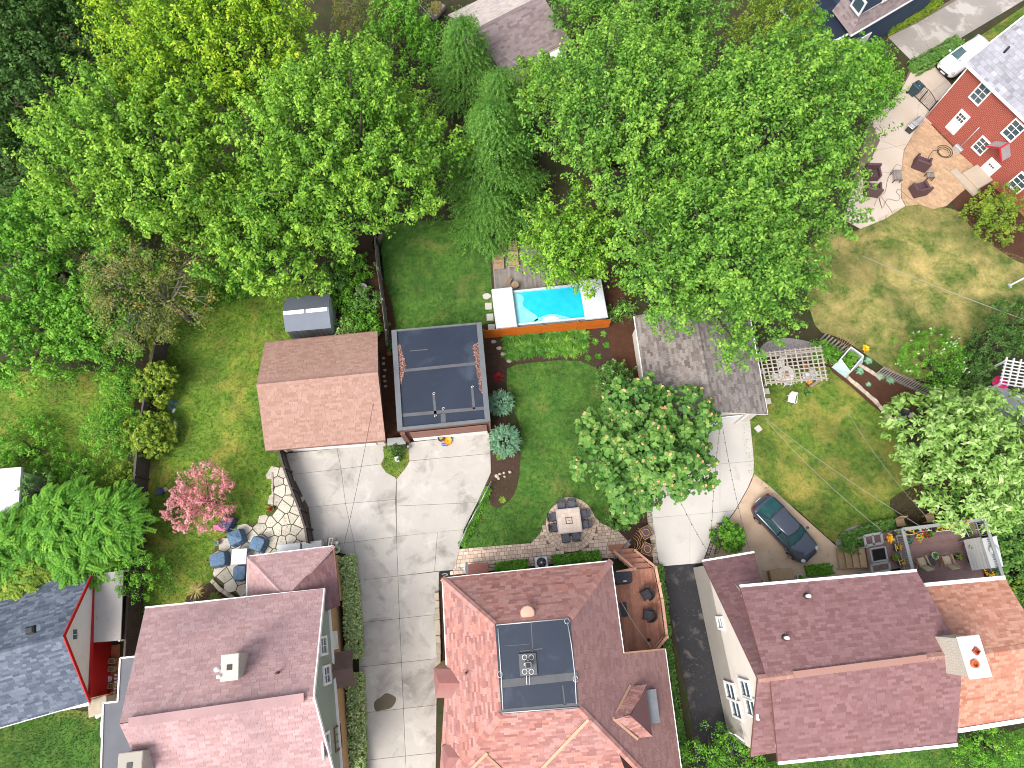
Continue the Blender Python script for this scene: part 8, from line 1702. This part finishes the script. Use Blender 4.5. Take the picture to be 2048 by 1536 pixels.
vs = [Vector((c.x, c.y, z_)) + mt @ Vector((a * .33 * s, b * .36 * s, 0)) for s, z_ in ((.78, .08), (1, .95)) for a, b in ((-1, -1), (1, -1), (1, 1), (-1, 1))]; mb.add(vs, [(0, 1, 5, 4), (1, 2, 6, 5), (2, 3, 7, 6), (3, 0, 4, 7), (3, 2, 1, 0), (4, 5, 6, 7)]); mb.build('body', M['bin'], bn); MB().bevbox((c.x, c.y, 1.0), (.72, .8, .09), .04, an).build('lid', M['bin'], bn); MB().box((c.x, c.y - .1, 1.05), (.14, .05, .01), an).build('lid_mark', M['galv'], bn)
for s in (-1, 1): q = mt @ Vector((s * .3, .3, 0)); MB().lathe([(.12, -.04), (.12, .04)], (c.x + q.x, c.y + q.y, .14), 10).build('wheel', M['rubber'], bn)
ig = thing('iron_gate', 'arched black iron gate at the corner of the brick house', 'gate', U(1840,205,0)); a, b = U(1818,184,.04), U(1858,222,.04)
for k in range(17): t = k / 16; p = lerp(a, b, t); MB().tube([down(p, .1), down(p, 1.0 + .3 * math.sin(math.pi * t))], .014, 4).build('bar', M['iron'], ig)
MB().tube([down(lerp(a, b, t), 1.0 + .3 * math.sin(math.pi * t)) for t in np.linspace(0, 1, 14)], .025, 6).build('arch', M['iron'], ig); MB().bar(down(a, .12), down(b, .12), .04, .04).build('rail', M['iron'], ig)
for p in (a, b, lerp(a, b, .5)): MB().box((p.x, p.y, .6), (.07, .07, 1.2)).build('post', M['iron'], ig)
hs = thing('garden_hose', 'coiled dark hose by the meter box on the brick patio', 'hose', U(1888,304,.06)); c = U(1888,305,.08); MB().tube([(c.x + (.36 + .02 * t) * math.cos(t), c.y + (.33 + .02 * t) * math.sin(t), .07 + .008 * t) for t in np.linspace(0, 15, 60)], .022, 5).build('coil', M['hose'], hs); MB().tube([U(x, y, .075) for x, y in ((1878,300),(1866,301),(1858,312),(1856,322))], .02, 5).build('tail', M['hose'], hs)
cdd = thing('extension_cord', 'thin dark cord snaking over the pale concrete and pavers', 'cord', U(1780,400,.06)); MB().tube([U(x, y, .07) for x, y in smooth_loop([(1802,332),(1785,340),(1775,360),(1770,385),(1758,392),(1765,415),(1775,398),(1795,402),(1800,392),(1793,385),(1798,378),(1812,390),(1830,402),(1850,398)], 3)[:-6]], .014, 4).build('cord', M['hose'], cdd)
for p in (((1758,390),(1748,412)), ((1758,392),(1764,418)), ((1760,390),(1785,425))): MB().tube([U(*p[0], .066), U(*p[1], .066)], .012, 4).build('branch', M['hose'], cdd)
# hand cart of leaves near the top edge
c = U(872,18,.6); wb2 = thing('garden_trailer', 'rusty garden trailer heaped with dry leaves at the top edge', 'trailer', down(c)); an = R(-30); MB().bevbox((c.x, c.y, .5), (1.0, 1.5, .35), .04, an).build('tray', plain('rusty_metal', (.22, .16, .12), (.3, .27, .25), 4, .8, .3), wb2); rngt = np.random.default_rng(4); n = 220; q = np.array([c.x, c.y, .7]) + np.c_[rngt.uniform(-.4, .4, n), rngt.uniform(-.6, .6, n), rngt.uniform(0, .12, n)]; v, f, t = sprays(q, np.tile([[0, 0, 1.]], (n, 1)), rngt, 4, .1, .1, .12, .7); fastmesh('leaf_heap', v, f, LEAF['straw'], wb2, t)['kind'] = 'stuff'
for s in (-1, 1): q = Matrix.Rotation(an, 3, 'Z') @ Vector((s * .55, 0, 0)); MB().lathe([(.22, -.05), (.22, .05)], (c.x + q.x, c.y + q.y, .24), 12).build('wheel', M['rubber'], wb2)
MB().tube([U(838,8,.6), U(868,40,.6)], .03, 5).build('drawbar', M['galv'], wb2)
